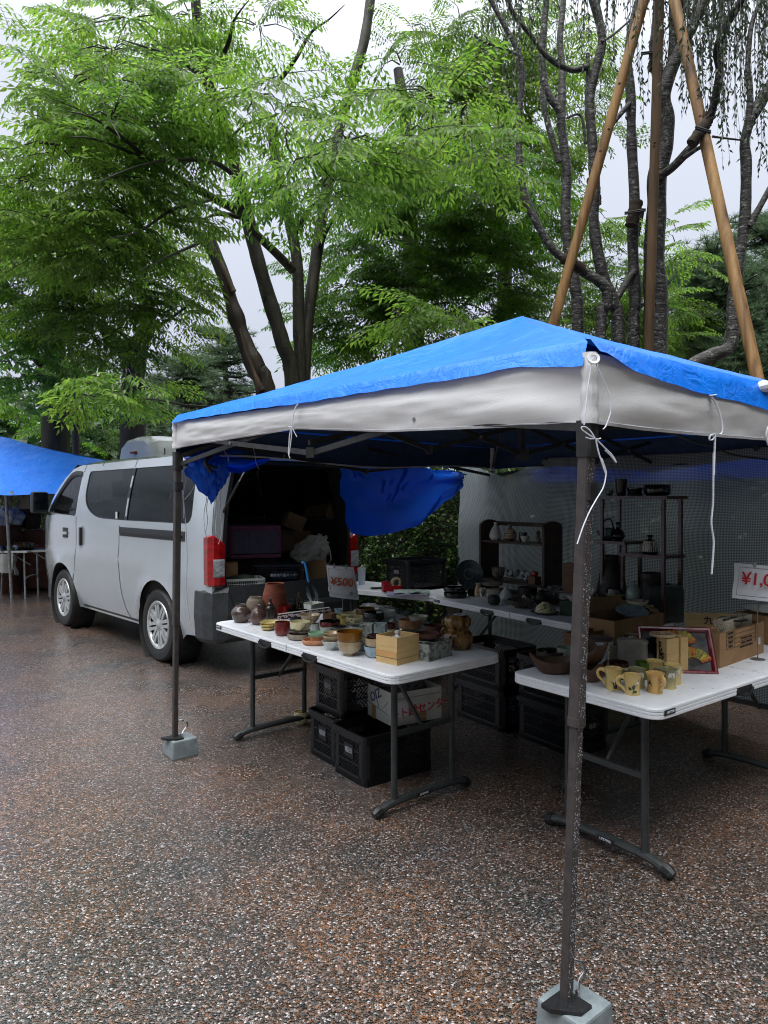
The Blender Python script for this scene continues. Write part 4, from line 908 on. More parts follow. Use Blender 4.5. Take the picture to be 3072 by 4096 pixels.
# ---- concrete blocks and pegs
CONC=mk('wet_concrete',s3(126,136,140),s3(104,114,118),14,rough=.5,bump=.5,bscale=160,bdist=.002)
blk=MB(); blk.box((0,0,.054),(.150,.150,.108),0,0,.008,Matrix.Translation((0,0,.054)),1.07)
b1=blk.build('concrete_block',CONC,None,(0,0,0)); b1.location=(.548,2.042,0); b1.rotation_euler=(0,0,R(130)); tag(b1,'grey concrete block under the near droplet covered tent leg','weight',"weights under the tent legs")
b2=dup(b1,(-1.232,4.30,0),R(128),'grey concrete block under the tent leg in front of the van','weights under the tent legs')
for i,(p,lab) in enumerate(((Vector((.523,2.038,.115)),'bent steel peg hooked through the foot of the near tent leg'),(Vector((-1.262,4.285,.115)),'bent steel peg hooked through the tent foot before the van'))):
    m=MB(); o=p+Vector((.035,.012,0)); m.tube(smooth([o,o+Vector((.012,.02,.03)),o+Vector((.03,.03,.05)),o+Vector((.02,.03,.075)),o+Vector((-.015,.03,.085)),o+Vector((-.03,.02,.07))],5),.0045,8); m.tube([o-Vector((0,0,.002)),o+Vector((0,0,.012))],.007,6)
    tag(m.build('tent_peg',CHROME,None,o),lab,'peg','steel pegs')
# ---- white tie tapes
def tape(label, paths, Y=None, r=.006, flat=.3, name='tie_tape'):
    m=MB(); first=None
    for code,pts in paths:
        W=[D(code,q[0],q[1],q[2] if len(q)>2 else Y) for q in pts]; first=first or W[0]
        m.tube(smooth(W,5),r,6,0,True,flat)
    return tag(m.build(name,TAPE,None,first,sharp=0),label,'tie','white tie tapes')
tape('long white tape knotted round the top of the near tent leg',[('P',[(250,165),(235,190),(222,290),(205,400),(190,540),(178,640),(175,705)]),('P',[(262,195),(290,260),(340,370),(372,450),(388,520),(388,600),(375,650),(350,715),(328,740)]),('P',[(262,815),(230,760),(190,725),(155,722),(160,745),(200,775),(262,815),(300,818),(306,810)]),('P',[(188,805),(225,818),(262,817)]),('P',[(270,818),(330,880),(400,950),(432,1005)]),('P',[(268,820),(290,920),(325,1030),(352,1110)]),('e',[(628,50),(650,110),(656,152),(640,230),(600,300),(560,370),(528,440),(505,500),(478,582)]),('e',[(650,0),(690,40),(718,78)])],1.985,.0052)
def YL(x): return on_line(TF,TL,x,1700,.05)[0].y
def YR(x): return on_line(TF,TR,x,1700,.05)[0].y
yl=YL(1180)
tape('white tape knotted round the canopy edge facing the van side',[('Q',[(1500,50),(1478,70),(1455,130),(1442,200),(1436,260),(1434,310)]),('Q',[(1395,295),(1420,300),(1436,312),(1420,300)]),('Q',[(1425,310),(1405,400),(1400,500),(1393,590),(1410,645)]),('Q',[(1432,315),(1425,420),(1412,530),(1398,620)]),('Q',[(1438,318),(1460,360),(1486,408)])],yl,.0075)
yr=YR(2870)
tape('white tape hanging straight down before the mesh wall',[('P',[(1180,470),(1210,468),(1240,462)]),('P',[(1200,478),(1232,520),(1260,590),(1280,660),(1290,720),(1285,770),(1262,782)]),('P',[(1225,780),(1195,790),(1185,820),(1205,828),(1228,800),(1230,780)]),('P',[(1232,782),(1228,900),(1225,1000),(1222,1110)]),('e',[(1322,20),(1320,200),(1318,330),(1308,450),(1322,560),(1318,660),(1310,768)])],yr,.0075)
tape('white tape looped over the canopy edge at the frame side',[('P',[(1675,700),(1650,750),(1646,800),(1662,870)])],YR(3075),.008)
yc=4.34
tape('white tapes dangling in front of the dark side glass of the silver van',[('a',[(1200,388),(1210,450),(1207,560),(1214,640),(1218,720),(1216,790)]),('a',[(1240,395),(1236,500),(1222,590),(1214,650)]),('a',[(1290,575),(1260,620),(1225,660)]),('a',[(1212,600),(1222,700),(1230,800),(1237,900),(1242,1050),(1238,1180),(1240,1300),(1252,1420),(1266,1515)])],yc,.0055)
tape('white tape pair hanging from the bunched blue sheet over the cargo space',[('b',[(365,505),(345,540),(338,640),(346,740),(338,820),(342,905)]),('b',[(355,500),(378,530),(376,640),(380,760),(388,850),(380,930),(360,988)])],4.3,.0055)
tape('white tape strands against the rear door pillar of the silver van',[('b',[(262,600),(258,640),(242,720),(240,800),(250,880),(262,935)]),('b',[(272,610),(262,700),(270,790),(262,850),(250,900)])],4.42,.0055)
tape('grey tape tied to the canopy truss above the open van',[('b',[(645,152),(652,200),(668,270),(672,310),(698,370)])],4.6,.005)
tape('grey rag knotted on the canopy truss near the bunched blue sheet',[('b',[(345,180),(375,190),(395,170),(410,160)]),('b',[(400,190),(415,230),(438,260),(442,300)]),('b',[(340,185),(370,215),(400,205)])],4.5,.009)
# rolled white end of a tie at the frame edge
m=MB(); a=D('P',1560,410,2.75); b=D('P',1740,385,2.9); m.tube(smooth([a,a+Vector((.03,.0,.008)),a.lerp(b,.5)+Vector((0,0,-.005)),b],5),[.008,.016,.02,.021,.022,.024,.024,.024,.024,.024,.024,.024,.024,.024,.024,.02],10); tag(m.build('rolled_cloth',TAPE,None,a),'white rolled cloth end lying on the blue roof sheet at the frame edge','cloth')
m=MB(); W=[D('P',x,y,q) for x,y,q in ((800,755,3.0),(930,790,3.3),(1080,850,3.6),(1230,880,3.9),(1370,945,4.1),(1659,985,4.3),(1800,1000,4.4))]; m.tube(smooth(W,6),.006,6); tag(m.build('cable',BLACKP,None,W[0]),'black cable slung under the canopy in front of the mesh wall','cable')
# ---- mesh wall at the back
def mesh_mat():
    t=NT('reinforced_film'); tcn=t.n('ShaderNodeTexCoord'); s=t.n('ShaderNodeSeparateXYZ'); t.link(tcn.outputs['UV'],s.inputs[0])
    def ln(o): return t.math('LESS_THAN',t.math('FRACT',t.math('MULTIPLY',o,1/.0105)),.27)
    mask=t.math('MAXIMUM',ln(s.outputs[0]),ln(s.outputs[1]))
    nr=t.bump(t.noise(t.coord((2,2,2)),3,3),.4,.03)
    tr=t.n('ShaderNodeBsdfTransparent',Color=(.62,.70,.73,1)); gl=t.n('ShaderNodeBsdfPrincipled'); t.set(gl,'Base Color',(.17,.20,.22,1)); t.set(gl,'Roughness',.3); t.link(nr,gl.inputs['Normal'])
    film=t.n('ShaderNodeMixShader'); film.inputs[0].default_value=.5; t.link(tr.outputs[0],film.inputs[1]); t.link(gl.outputs[0],film.inputs[2])
    st=t.n('ShaderNodeBsdfDiffuse',Color=(.46,.51,.54,1)); tl=t.n('ShaderNodeBsdfTranslucent',Color=(.46,.51,.54,1)); sm=t.n('ShaderNodeMixShader'); sm.inputs[0].default_value=.5; t.link(st.outputs[0],sm.inputs[1]); t.link(tl.outputs[0],sm.inputs[2])
    ms=t.n('ShaderNodeMixShader'); t.link(mask,ms.inputs[0]); t.link(film.outputs[0],ms.inputs[1]); t.link(sm.outputs[0],ms.inputs[2]); t.link(ms.outputs[0],t.out.inputs[0]); return t.mat
MD=Vector((.642,-.767,0)); MN=Vector((.767,.642,0)); MO=Vector((1.065,6.216,0))
def mesh_wall(u,v,t0=-.55,t1=3.2):
    t=lerp(t0,t1,u); q=MO+MD*t
    zt=interp([-.55,-.25,-.06,.16,.435,.8,1.246,1.7,2.1,3.2],[1.93,1.80,1.74,1.81,1.885,1.875,1.87,1.865,1.88,1.86],t)
    zb=.22+.03*math.sin(t*3)
    z=lerp(zt,zb,v); w=(.05*math.sin(t*4.2+1)+.03*math.sin(t*9.3))*(.3+.7*min(1,v*3))+.05*math.exp(-((t+.06)/.28)**2)*math.exp(-v*6)
    w+=.03*nz((t*1.6,z*2.2,4)); 
    return q+MN*w+Vector((0,0,z))
m=MB(); NU,NV=120,60; m.grid(mesh_wall,NU,NV); mw=m.build('mesh_sheet',mesh_mat(),None,MO,sharp=0); tag(mw,'translucent grid reinforced sheet hung as the back wall behind the shelves','sheet')
uv=mw.data.uv_layers.new(name='UVMap'); 
co_=np.zeros(len(mw.data.loops),dtype=np.int32); mw.data.loops.foreach_get('vertex_index',co_)
uvs=np.stack([(co_%(NU+1))/NU*3.75,(1-(co_//(NU+1))/NV)*1.66],1).astype(np.float32); uv.data.foreach_set('uv',uvs.ravel())
for c,x,y in (('d',805,50),('d',1335,48),('e',842,32),('P',1565,893),('d',803,655)):
    X,Yp=px(c,x,y); k=(X-CX)/FL; o=MO-MN*.03; t=(k*o.y-o.x)/(MD.x-k*MD.y); q=o+MD*t; q.z=EYE+(HY-Yp)*q.y/FL
    m=MB(); m.lathe([(.006,-.003),(.006,.003),(.018,.004),(.019,0),(.018,-.003),(.006,-.003)],14,0,Matrix.Translation(q)@Matrix.Rotation(math.atan2(MD.y,MD.x),4,'Z')@Matrix.Rotation(R(90),4,'X')); m.build('eyelet',BLACKP,mw,MO)
# ---- hanging blue sheets
def hsheet(label, top, bot, n=24, m_=14, wob=.05, name='tarpaulin', mat=None, seed=1.):
    T=smooth(top,8); B=smooth(bot,8)
    def f(u,v):
        a=T[int(round(u*(len(T)-1)))]; b=B[int(round(u*(len(B)-1)))]; p=a.lerp(b,v); p=p+Vector((.7,-.7,0))*(wob*nz((u*3+seed,v*3,seed))*math.sin(v*math.pi*.9+.2)+wob*.35*nz((u*8,v*6,seed*2)))
        p.z-=.02*math.sin(u*math.pi)*v; return p
    m=MB(); m.grid(f,n,m_,0,.0015); ob=m.build(name,mat or BLUE2,None,top[0],sharp=0); tag(ob,label,'tarpaulin'); return ob
hsheet('dark blue sheet hung between the tailgate and the mesh wall',[D('d',55,60,6.75),D('d',300,85,6.55),D('d',560,108,6.3),D('d',700,122,6.2),D('d',830,132,6.1)],[D('d',160,500,6.8),D('d',270,512,6.65),D('d',400,488,6.5),D('d',560,440,6.35),D('d',690,330,6.25),D('d',790,262,6.15),D('d',828,200,6.1)],48,24,.22,seed=2.)
hsheet('small blue flap stretched under the canopy edge above the van opening',[D('Q',240,625,4.36),D('Q',330,540,4.4),D('Q',580,520,4.5),D('Q',840,552,4.6),D('Q',1262,612,4.85)],[D('Q',250,700,4.36),D('Q',480,720,4.42),D('Q',640,742,4.5),D('Q',790,772,4.55),D('Q',920,772,4.62),D('Q',1262,618,4.85)],40,14,.05,seed=5.)
hsheet('long blue sheet hanging behind the mesh wall under the far eave',[Vector((1.3,6.25,1.93)),Vector((2.1,5.3,1.95)),Vector((3.1,4.1,1.95))],[Vector((1.32,6.28,1.70)),Vector((2.12,5.33,1.70)),Vector((3.12,4.13,1.72))],30,8,.05,seed=9.)
bc=D('Q',490,830,4.3); sx_=215*.36166*4.3/FL; sz_=270*.36166*4.3/FL; bm=bmesh.new(); bmesh.ops.create_icosphere(bm,subdivisions=5,radius=1)
vs=[]
for v in bm.verts:
    p=v.co.copy(); f=.80+.42*abs(nz(p,1.5))+.30*abs(nz(p+Vector((4,1,2)),3.1))+.06*nz(p,7)
    q=Vector((p.x*sx_,p.y*sx_*.6,p.z*sz_))*f
    if p.z<0: q.x=q.x*(1+.75*p.z)+.06*-p.z*.6; q.y*=(1+.6*p.z); q.z*=1.12
    vs.append(bc+q)
fs=[[v.index for v in f.verts] for f in bm.faces]; bm.free()
m=MB(); m.add(vs,fs,0,True); tag(m.build('tarpaulin',BLUE2,None,bc,sharp=25),'bunched up blue sheet tied into a bundle at the canopy corner','tarpaulin')
m=MB(); W=[D('Q',575,580,4.2),D('Q',500,650,4.17),D('Q',475,690,4.15),D('Q',500,740,4.14),D('Q',545,805,4.15)]; m.tube(smooth(W,5),.012,7); m.tube(smooth([D('Q',485,715,4.14),D('Q',540,735,4.15),D('Q',590,750,4.2)],5),.010,7); tag(m.build('strap',BLACKP,None,W[0]),'black strap cinching the bunched blue sheet','strap')
# =============== folding tables ===============
TABLE=mk('table_plastic',s3(222,226,232),s3(212,216,223),8,rough=.38,bump=.15,bscale=300,bdist=.001); TLEG=mk('table_leg_grey',s3(50,54,55),s3(40,44,45),20,rough=.45)
def rrect(L,W,r,n=5): return [(x,y) for x,y in roundpoly([(0,0),(L,0),(L,W),(0,W)],r,n)]
def table(label, P, d, L=1.83, W=.76, H=.74, tagged=True, group='white folding tables'):
    d=Vector(d+(0,)).normalized(); rz=math.atan2(d.y,d.x); b=Vector((-d.y,d.x,0)); c=Vector(P+(0,))+d*L/2+b*W/2
    t=thing('folding_table',label,'table',c,rz,group); m=MB()
    def ring(o,z): return [Vector((lerp(-L/2+o,L/2-o,0)+ (L-2*o)*(x/L)-(L/2-o)+ (L/2-o)-0 if False else -L/2+o+(L-2*o)*(x/L), -W/2+o+(W-2*o)*(y/W), z)) for x,y in base]
    base=rrect(L,W,.07)
    prof=[(.030,H-.046),(.004,H-.046),(.0,H-.042),(.0,H-.032),(.003,H-.0305),(.003,H-.0285),(.0,H-.027),(.0,H-.019),(.003,H-.0175),(.003,H-.0155),(.0,H-.014),(.0,H-.006),(.002,H-.002),(.008,H)]
    m.loft([ring(o,z) for o,z in prof],0); top=m.build('table_top',TABLE,t)
    if L>1.5:
        m=MB(); m.box((0,-W/2-.0005,H-.023),(.004,.004,.043)); m.box((0,0,H+.0003),(.003,W-.02,.0006)); m.build('centre_joint',mk('joint_grey',s3(182,187,193)),top)  # pale grey line along the fold of the top
        for s in (-1,1):
            for fx in (-.235,.235):
                m=MB(); m.prism(roundpoly([(fx-.075,-.046),(fx+.075,-.046),(fx+.066,-.014),(fx-.066,-.014)],.01,3),-.03 if s<0 else -.0012,.0012 if s<0 else .03,0,Matrix.Translation((0,s*(W/2),H))@Matrix.Rotation(R(90),4,'X'))
                m.tube(smooth([(fx-.07,s*(W/2+.004),H-.03),(fx-.03,s*(W/2+.012),H-.050),(fx+.03,s*(W/2+.012),H-.050),(fx+.07,s*(W/2+.004),H-.03)],4),.005,6); m.build('carry_handle',BLACKP,top)
    if tagged:
        m=MB(); m.box((-L/2+.085,-W/2-.001,H-.020),(.075,.003,.020),bev=.001); pl=m.build('name_plate',BLACKP,top)
        text('lettering','LIFETIME',.014,TAPE,frame((-L/2+.085,-W/2-.0035,H-.020),(1,0,0),(0,0,1)),pl)
    for s in (-1,1):
        x=s*(L/2-.20); m=MB()
        for y in (-W*.26,W*.26): m.tube([(x,y,.045),(x,y,H-.05)],.0165,10)
        m.bar((x,-W*.26,H*.52),(x,W*.26,H*.52),.02,.025); m.tube([(x,0,H*.50),(x-s*.30,0,H-.06)],.011,8)
        S=smooth([(x,-W*.42,.022),(x,-W*.30,.050),(x,-W*.12,.056),(x,W*.12,.056),(x,W*.30,.050),(x,W*.42,.022)],5); m.tube(S,.024,10,0,True,.8)
        lg=m.build('leg_frame',TLEG,t)
        for y0,y1 in ((-W*.43,-W*.37),(W*.43,W*.37)): m=MB(); m.tube([(x,y0,.018),(x,(y0+y1)/2,.028),(x,y1,.036)],[.020,.027,.027],8); m.build('foot_cap',BLACKP,lg)
        if tagged:
            m=MB(); m.box((x+s*.023,-.02,.056),(.004,.09,.022)); pl=m.build('foot_plate',BLACKP,lg); text('lettering','LIFETIME',.015,TAPE,frame((x+s*.0255,-.02,.056),(0,s,0),(0,0,1)),pl)
    return t,c,d,b
T1A=(-1.121,4.653); T1=table('white folding table crowded with bowls below the 500 yen price sign',T1A,(.632,-.775))
T2=table('white folding table with the row of cream mugs near the front leg',(1.045,2.713),(.797,.604))
T3=table('long shaded folding table under the bookcase and dark display stand',(.379,5.817),(.563,-.826),1.83,.62)
T4=table('short shaded folding table with the black crate and paper cup',(-.54,6.54),(.816,-.577),1.22,.56,tagged=False)
# =============== price signs ===============
PAPER=mk('paper',s3(206,210,218),s3(196,200,210),6,rough=.7,bump=.15,bscale=8,bdist=.01); ORANGE=mk('orange_print',s3(186,84,46),rough=.7); INK=mk('black_print',s3(36,36,40),rough=.7); REDINK=mk('red_pen',s3(186,20,44),rough=.7)
def price_sign(label, corners, Y, rod, rodY, lines, yaw_lift=0.):
    tl,tr_,br,bl=[D(*q,Y) for q in corners]; org=(tl+br)/2; base=rod[1]
    t=thing('price_sign',label,'sign',Vector((base.x,base.y,base.z)),0,'price signs on wire stands'); o=t.location.copy()
    m=MB(); 
    def pap(u,v): 
        p=tl.lerp(tr_,u).lerp(bl.lerp(br,u),v); p.y-=.018*math.sin(u*math.pi)+.008*math.sin(v*5+u*2); return p
    m.grid(lambda u,v:pap(1-u,v),16,12,0,.0006); pp=m.build('paper',PAPER,t,o)
    m=MB()
    for (a,b) in (((.07,.10),(.93,.10)),((.93,.10),(.95,.90)),((.95,.90),(.06,.90)),((.06,.90),(.07,.10))):
        A=[pap(lerp(a[0],b[0],k/10),lerp(a[1],b[1],k/10))+Vector((0,-.0012,0)) for k in range(11)]; m.tube(A,.0007,4)
    m.build('border',INK,pp,o)
    ex=(tr_-tl).normalized(); ey=(tl-bl).normalized()
    for body,size,u,v,mat,bold in lines:
        q=pap(u,v)+Vector((0,-.006,0)); text('lettering',body,size,mat,frame(q,ex,ey),pp,o,.0015,bold)
    m=MB(); m.tube([rod[0],rod[1]],.003,8); m.tube([tl+Vector((-.01,.004,.004)).lerp(Vector(),0),tr_+Vector((.0,.004,.004))+ex*.01],.002,6); m.lathe([(0,0),(.035,0),(.035,.004),(.006,.007),(0,.007)],16,0,Matrix.Translation(rod[1])); m.build('wire_stand',GALV,t,o)
    for u in (.30,.72):
        q=pap(u,0.); m=MB(); m.box(q+Vector((0,-.002,-.002)),(.012,.012,.022),bev=.002); m.tube([q+Vector((-.004,-.008,.006)),q+Vector((-.004,-.012,.018)),q+Vector((.004,-.012,.018)),q+Vector((.004,-.008,.006))],.0012,5); m.build('clip',mk('clear_clip',s3(150,156,160),rough=.15),t,o)
    return t
Ys=4.62
price_sign('paper sign reading 500 yen in orange over the bowls',[('L',1258,580),('L',1562,604),('L',1622,966),('L',1295,930)],Ys,(D('L',1430,590,Ys+.02),Vector((D('L',1444,1000,Ys+.02).x,Ys+.02,.74))),Ys,[('¥500',.073,.50,.50,ORANGE,.0012),('均一',.024,.82,.835,INK,.0)])
Y2=3.55
price_sign('paper sign with red handwritten price beside the cardboard boxes',[('H',1366,862),('H',1900,905),('H',1890,1215),('H',1356,1165)],Y2,(D('H',1570,1000,Y2+.02),Vector((D('H',1570,1000,Y2+.02).x,Y2+.02,.74))),Y2,[('¥1,000',.085,.47,.42,REDINK,.0006)])
# =============== prop poles and the weeping cherry ===============
TIMBER=bark('peeled_timber',s3(170,132,82),s3(84,58,34),None,7.,(1,1,.10),.25); TIMBER_GREY=bark('weathered_timber',s3(120,96,70),s3(84,66,48),None,6.,(1,1,.10),.3)
BURLAP=mk('burlap',s3(66,54,42),s3(36,30,25),60,rough=1.,bump=1.,bscale=120,stretch=(1,1,3))
apex=D('s',2645,-242,8.3)
def prop(label, pb, r0, r1, mat, over=.25):
    d=(apex-pb).normalized(); m=MB(); top=apex+d*over; n=14
    P=[pb.lerp(top,i/n) for i in range(n+1)]; m.tube(P,[lerp(r0,r1,i/n)*(1+.04*nz((i*1.7,r0*90,0))) for i in range(n+1)],14)
    ob=m.build('prop_pole',mat,None,pb,sharp=0); tag(ob,label,'pole','timber props leaning together round the cherry')
    KN=mk('timber_knot',s3(70,44,24),s3(46,30,18),40,rough=.8); rr=random.Random(int(r0*1e4))
    for i in range(14):
        c=pb.lerp(top,rr.uniform(.15,.95)); a=rr.random()*6.28; x=d.orthogonal().normalized(); y=d.cross(x); nn=x*math.cos(a)+y*math.sin(a); k=lerp(r0,r1,.5)
        m=MB(); m.tube([c+nn*k*.90,c+nn*k*1.02],[.018,.012],7,0,True); m.build('knot',KN,ob,pb)
    return ob
p1=Vector((1.09,9.0,0)); p2=Vector((D('s',2562,1400,9.6).x,9.6,0)); p3=Vector((D('s',3283,2671,6.45).x,6.45,0))
prop('tan timber prop leaning right, crossing the grey stems just above the roof peak',p1,.066,.056,TIMBER)
prop('upright weathered grey prop pole between the cherry stems',p2,.060,.055,TIMBER_GREY)
prop('thick yellow timber prop leaning left in front of the pale sky',p3,.066,.056,TIMBER)
side=[]
O=Vector((D('h',1100,1500,9.2).x,9.2,0)); ch=thing('weeping_cherry_tree','many stemmed grey lichen covered cherry tree wrapped to the timber props','tree',O)
mb=MB()
for pts,Y0,Y1,r0,r1,gr in (
  ([(1172,1520),(1175,1300),(1166,1100),(1178,900),(1180,760),(1212,640),(1220,510),(1205,410),(1240,300),(1290,190),(1340,100),(1400,-30)],9.2,8.8,.17,.06,1),
  ([(1205,420),(1180,300),(1172,200),(1180,90),(1190,-40)],9.1,8.9,.075,.06,0),
  ([(1240,300),(1248,180),(1245,80),(1250,-40)],8.95,8.8,.055,.04,0),
  ([(1078,1500),(1085,1300),(1075,1060),(1082,860),(1070,620),(1066,420),(1055,260),(1070,120),(1105,-20)],9.3,9.1,.09,.045,1),
  ([(1015,1490),(990,1310),(950,1200),(922,1080),(906,950),(910,800),(900,610),(888,430),(915,300),(942,180),(922,60),(890,-40)],9.1,8.8,.085,.05,1),
  ([(838,1450),(828,1250),(795,1060),(784,900),(790,750),(768,560),(758,480),(700,390),(682,250),(692,110),(705,-30)],9.3,9.2,.085,.04,1),
  ([(764,540),(768,420),(770,300),(760,180),(772,40),(780,-40)],9.25,9.4,.06,.035,0),
  ([(758,700),(720,580),(690,450),(685,380)],9.2,9.2,.04,.035,0),
  ([(935,1450),(962,1330),(955,1240),(870,1180),(800,1135),(720,1065),(645,935),(605,830),(586,700),(584,500),(596,350),(580,230),(520,110),(455,-10)],8.9,8.5,.075,.028,1),
  ([(1172,770),(1240,728),(1315,650),(1385,560),(1425,450),(1450,310),(1440,210),(1490,90),(1560,-20)],9.,7.6,.06,.04,0),
  ([(1300,680),(1360,640),(1400,630)],8.6,8.2,.03,.02,0),
  ([(1000,1300),(1045,1225),(1085,1170)],9.1,9.2,.045,.04,0),
  ([(940,630),(985,540),(1050,460),(1065,440)],8.9,9.2,.03,.03,0),
  ([(880,290),(800,300),(700,240),(640,160),(560,60),(530,-20)],8.9,8.5,.04,.025,0),
  ([(880,440),(882,300),(880,230)],8.95,8.9,.03,.025,0),
  ([(575,235),(500,205),(420,175),(390,150)],8.5,8.4,.022,.012,0),
  ([(870,620),(850,500),(790,510)],9,9,.02,.014,0),
  ([(1190,800),(1215,760),(1230,720)],9,9.1,.02,.015,0),
  ([(1340,100),(1300,30),(1260,-40)],8.9,8.8,.03,.025,0),
  ([(940,180),(990,150),(1060,90)],8.8,8.9,.018,.012,0)): limb(mb,'h',pts,Y0,Y1,r0,r1,10,.16,ground=bool(gr))
mb.build('trunk',BARK_CHERRY,ch,O,sharp=0)
def strands(tree, org, xr, n, y1, seed, Yr=(7.6,9.8), dens=1., x_weight=None, y0=-350):
    rng=np.random.default_rng(seed); V=[];F=[];o=0; m=MB()
    for i in range(n):
        x=rng.uniform(*xr) if x_weight is None else x_weight(rng); Y=rng.uniform(*Yr); ye=rng.uniform(.0,1.)**1.2*y1
        a=np.array(D('h',x+rng.normal(0,25),y0,Y)); b=np.array(D('h',x,ye,Y)); k=max(4,int((a[2]-b[2])/.25)); ph=rng.random()*6
        P=[Vector(a+(b-a)*(j/k)+np.array([.05*math.sin(j*.7+ph),.05*math.cos(j*.5+ph),0])) for j in range(k+1)]
        m.tube(P,[lerp(.005,.0016,j/k) for j in range(k+1)],4,0,False)
        L=a[2]-b[2]; nl=int(L/.045*dens*rng.uniform(.3,1.)); u=rng.uniform(.1,1,nl); q=a+(b-a)*u[:,None]; q[:,0]+=.05*np.sin(u*k*.7+ph); q[:,1]+=.05*np.cos(u*k*.5+ph)
        d=np.stack([rng.normal(0,.45,nl),rng.normal(0,.45,nl),-np.ones(nl)],1); d/=np.linalg.norm(d,axis=1,keepdims=True); s=np.cross(d,rng.normal(0,1,(nl,3))); s/=np.linalg.norm(s,axis=1,keepdims=True); l=rng.uniform(.05,.085,(nl,1))
        V.append(np.stack([q,q+d*l*.45+s*l*.17,q+d*l,q+d*l*.45-s*l*.17],1).reshape(-1,3)); F.append(np.arange(nl*4).reshape(-1,4)+o); o+=nl*4
    np_mesh('crown',np.concatenate(V),np.concatenate(F),FOL_CHERRY,tree,org); m.build('twigs',BARK_CHERRY,tree,org,sharp=0)
strands(ch,O,(470,1480),210,560,5,dens=1.2,x_weight=lambda r:r.choice([r.uniform(430,700),r.uniform(700,1150),r.uniform(1150,1480),r.uniform(1280,1480)]))
O2=Vector((D('h',1400,1560,8.6).x,8.6,0)); c2=thing('weeping_cherry_tree','grey curved cherry stem at the frame edge beyond the yellow prop','tree',O2)
mb=MB()
for pts,Y0,Y1,r0,r1,gr in (([(1290,1640),(1330,1580),(1420,1535),(1495,1490),(1512,1300),(1530,1130),(1558,960),(1565,720),(1560,600),(1605,470),(1680,340)],8.6,8.5,.095,.05,0),([(1570,570),(1582,410),(1572,280),(1590,100),(1640,-20)],8.5,8.5,.04,.025,0),([(1575,980),(1620,900),(1680,790)],8.5,8.5,.045,.03,0),([(1420,590),(1480,598),(1540,605)],8.2,8.5,.014,.010,0),([(1600,500),(1650,420),(1700,250)],8.5,8.5,.05,.03,0)): limb(mb,'h',pts,Y0,Y1,r0,r1,10,.16)
q0=D('h',1290,1640,8.6); mb.tube(smooth([Vector((q0.x-.3,8.7,0)),Vector((q0.x-.25,8.65,.8)),q0],6),.10,10)
mb.build('trunk',BARK_CHERRY,c2,O2,sharp=0)
strands(c2,O2,(1440,1760),110,760,9,(7.2,9.),1.2)
for c,(pa,pb_),r,lab,tie in (('h',((903,770),(912,885)),.085,'dark burlap wrap binding a cherry stem to the leaning tan prop, upper of two',((872,835),(935,832))),('h',((770,1115),(865,1165)),.07,'dark burlap wrap binding the low slanting cherry limb to the tan prop',((790,1165),(825,1120))),('h',((1092,870),(1068,975)),.085,'dark burlap wrap on the cherry stem beside the upright grey prop, lower of two',((1040,925),(1130,910))),('h',((1172,185),(1172,300)),.082,'dark burlap wrap high up beside the upright grey prop',((1110,235),(1195,225))),('h',((1328,620),(1400,520)),.062,'frayed dark burlap wrap on the limb crossing the yellow prop',((1345,555),(1412,575)))):
    Yw=9.05 if 'yellow' not in lab else 7.65
    if 'low slanting' in lab: Yw=8.75
    a,b=D(c,*pa,Yw),D(c,*pb_,Yw); m=MB(); S=[a.lerp(b,i/10) for i in range(11)]; m.tube(S,[r*(.93+.08*math.sin(i*1.9)+.05*nz((i*.9,r*99,0))) for i in range(11)],14)
    e=(b-a); 
    if 'frayed' in lab:
        for k in range(14): q=b+Vector((random.uniform(-.05,.05),random.uniform(-.05,.05),0)); m.tube([q,q+Vector((random.uniform(-.04,.08),random.uniform(-.04,.04),random.uniform(.03,.12)))],.008,4)
    ob=m.build('burlap_wrap',BURLAP,None,a,sharp=0); tag(ob,lab,'wrap','burlap wraps on the cherry')
    m=MB(); 
    for dz in (0,.02): m.tube([D(c,*tie[0],Yw-.10)+Vector((0,0,dz)),D(c,*tie[1],Yw-.10)+Vector((0,0,dz))],.011,6)
    m.build('rope',BLACKP,ob,a)
# ---- floodlight post
O=Vector((D('s',303,1750,15).x,15,0)); t=thing('lamp_post','dark post topped with unlit floodlights among the trees','lamp post',O)
zt=D('s',303,1480,15).z; m=MB(); m.tube([(0,0,0),(0,0,zt)],.075,12); m.bar((-.28,-.02,zt-.12),(.28,-.02,zt-.12),.05,.05); m.build('post',FRAMED,t)
for x,z,rz in ((-.05,zt+.16,0),(-.28,zt-.10,.5),(.28,zt-.15,-.5)):
    m=MB(); M_=Matrix.Translation((x,-.08,z))@Matrix.Rotation(rz,4,'Z')@Matrix.Rotation(R(-35),4,'X'); m.box((0,0,0),(.34,.14,.24),M=M_,bev=.02); f_=m.build('floodlight',FRAMED,t); m=MB(); m.box((0,0,0),(.28,.01,.18),M=M_@Matrix.Translation((0,-.075,0))); m.build('lamp_glass',mk('lamp_glass',s3(110,118,120),rough=.15),f_)
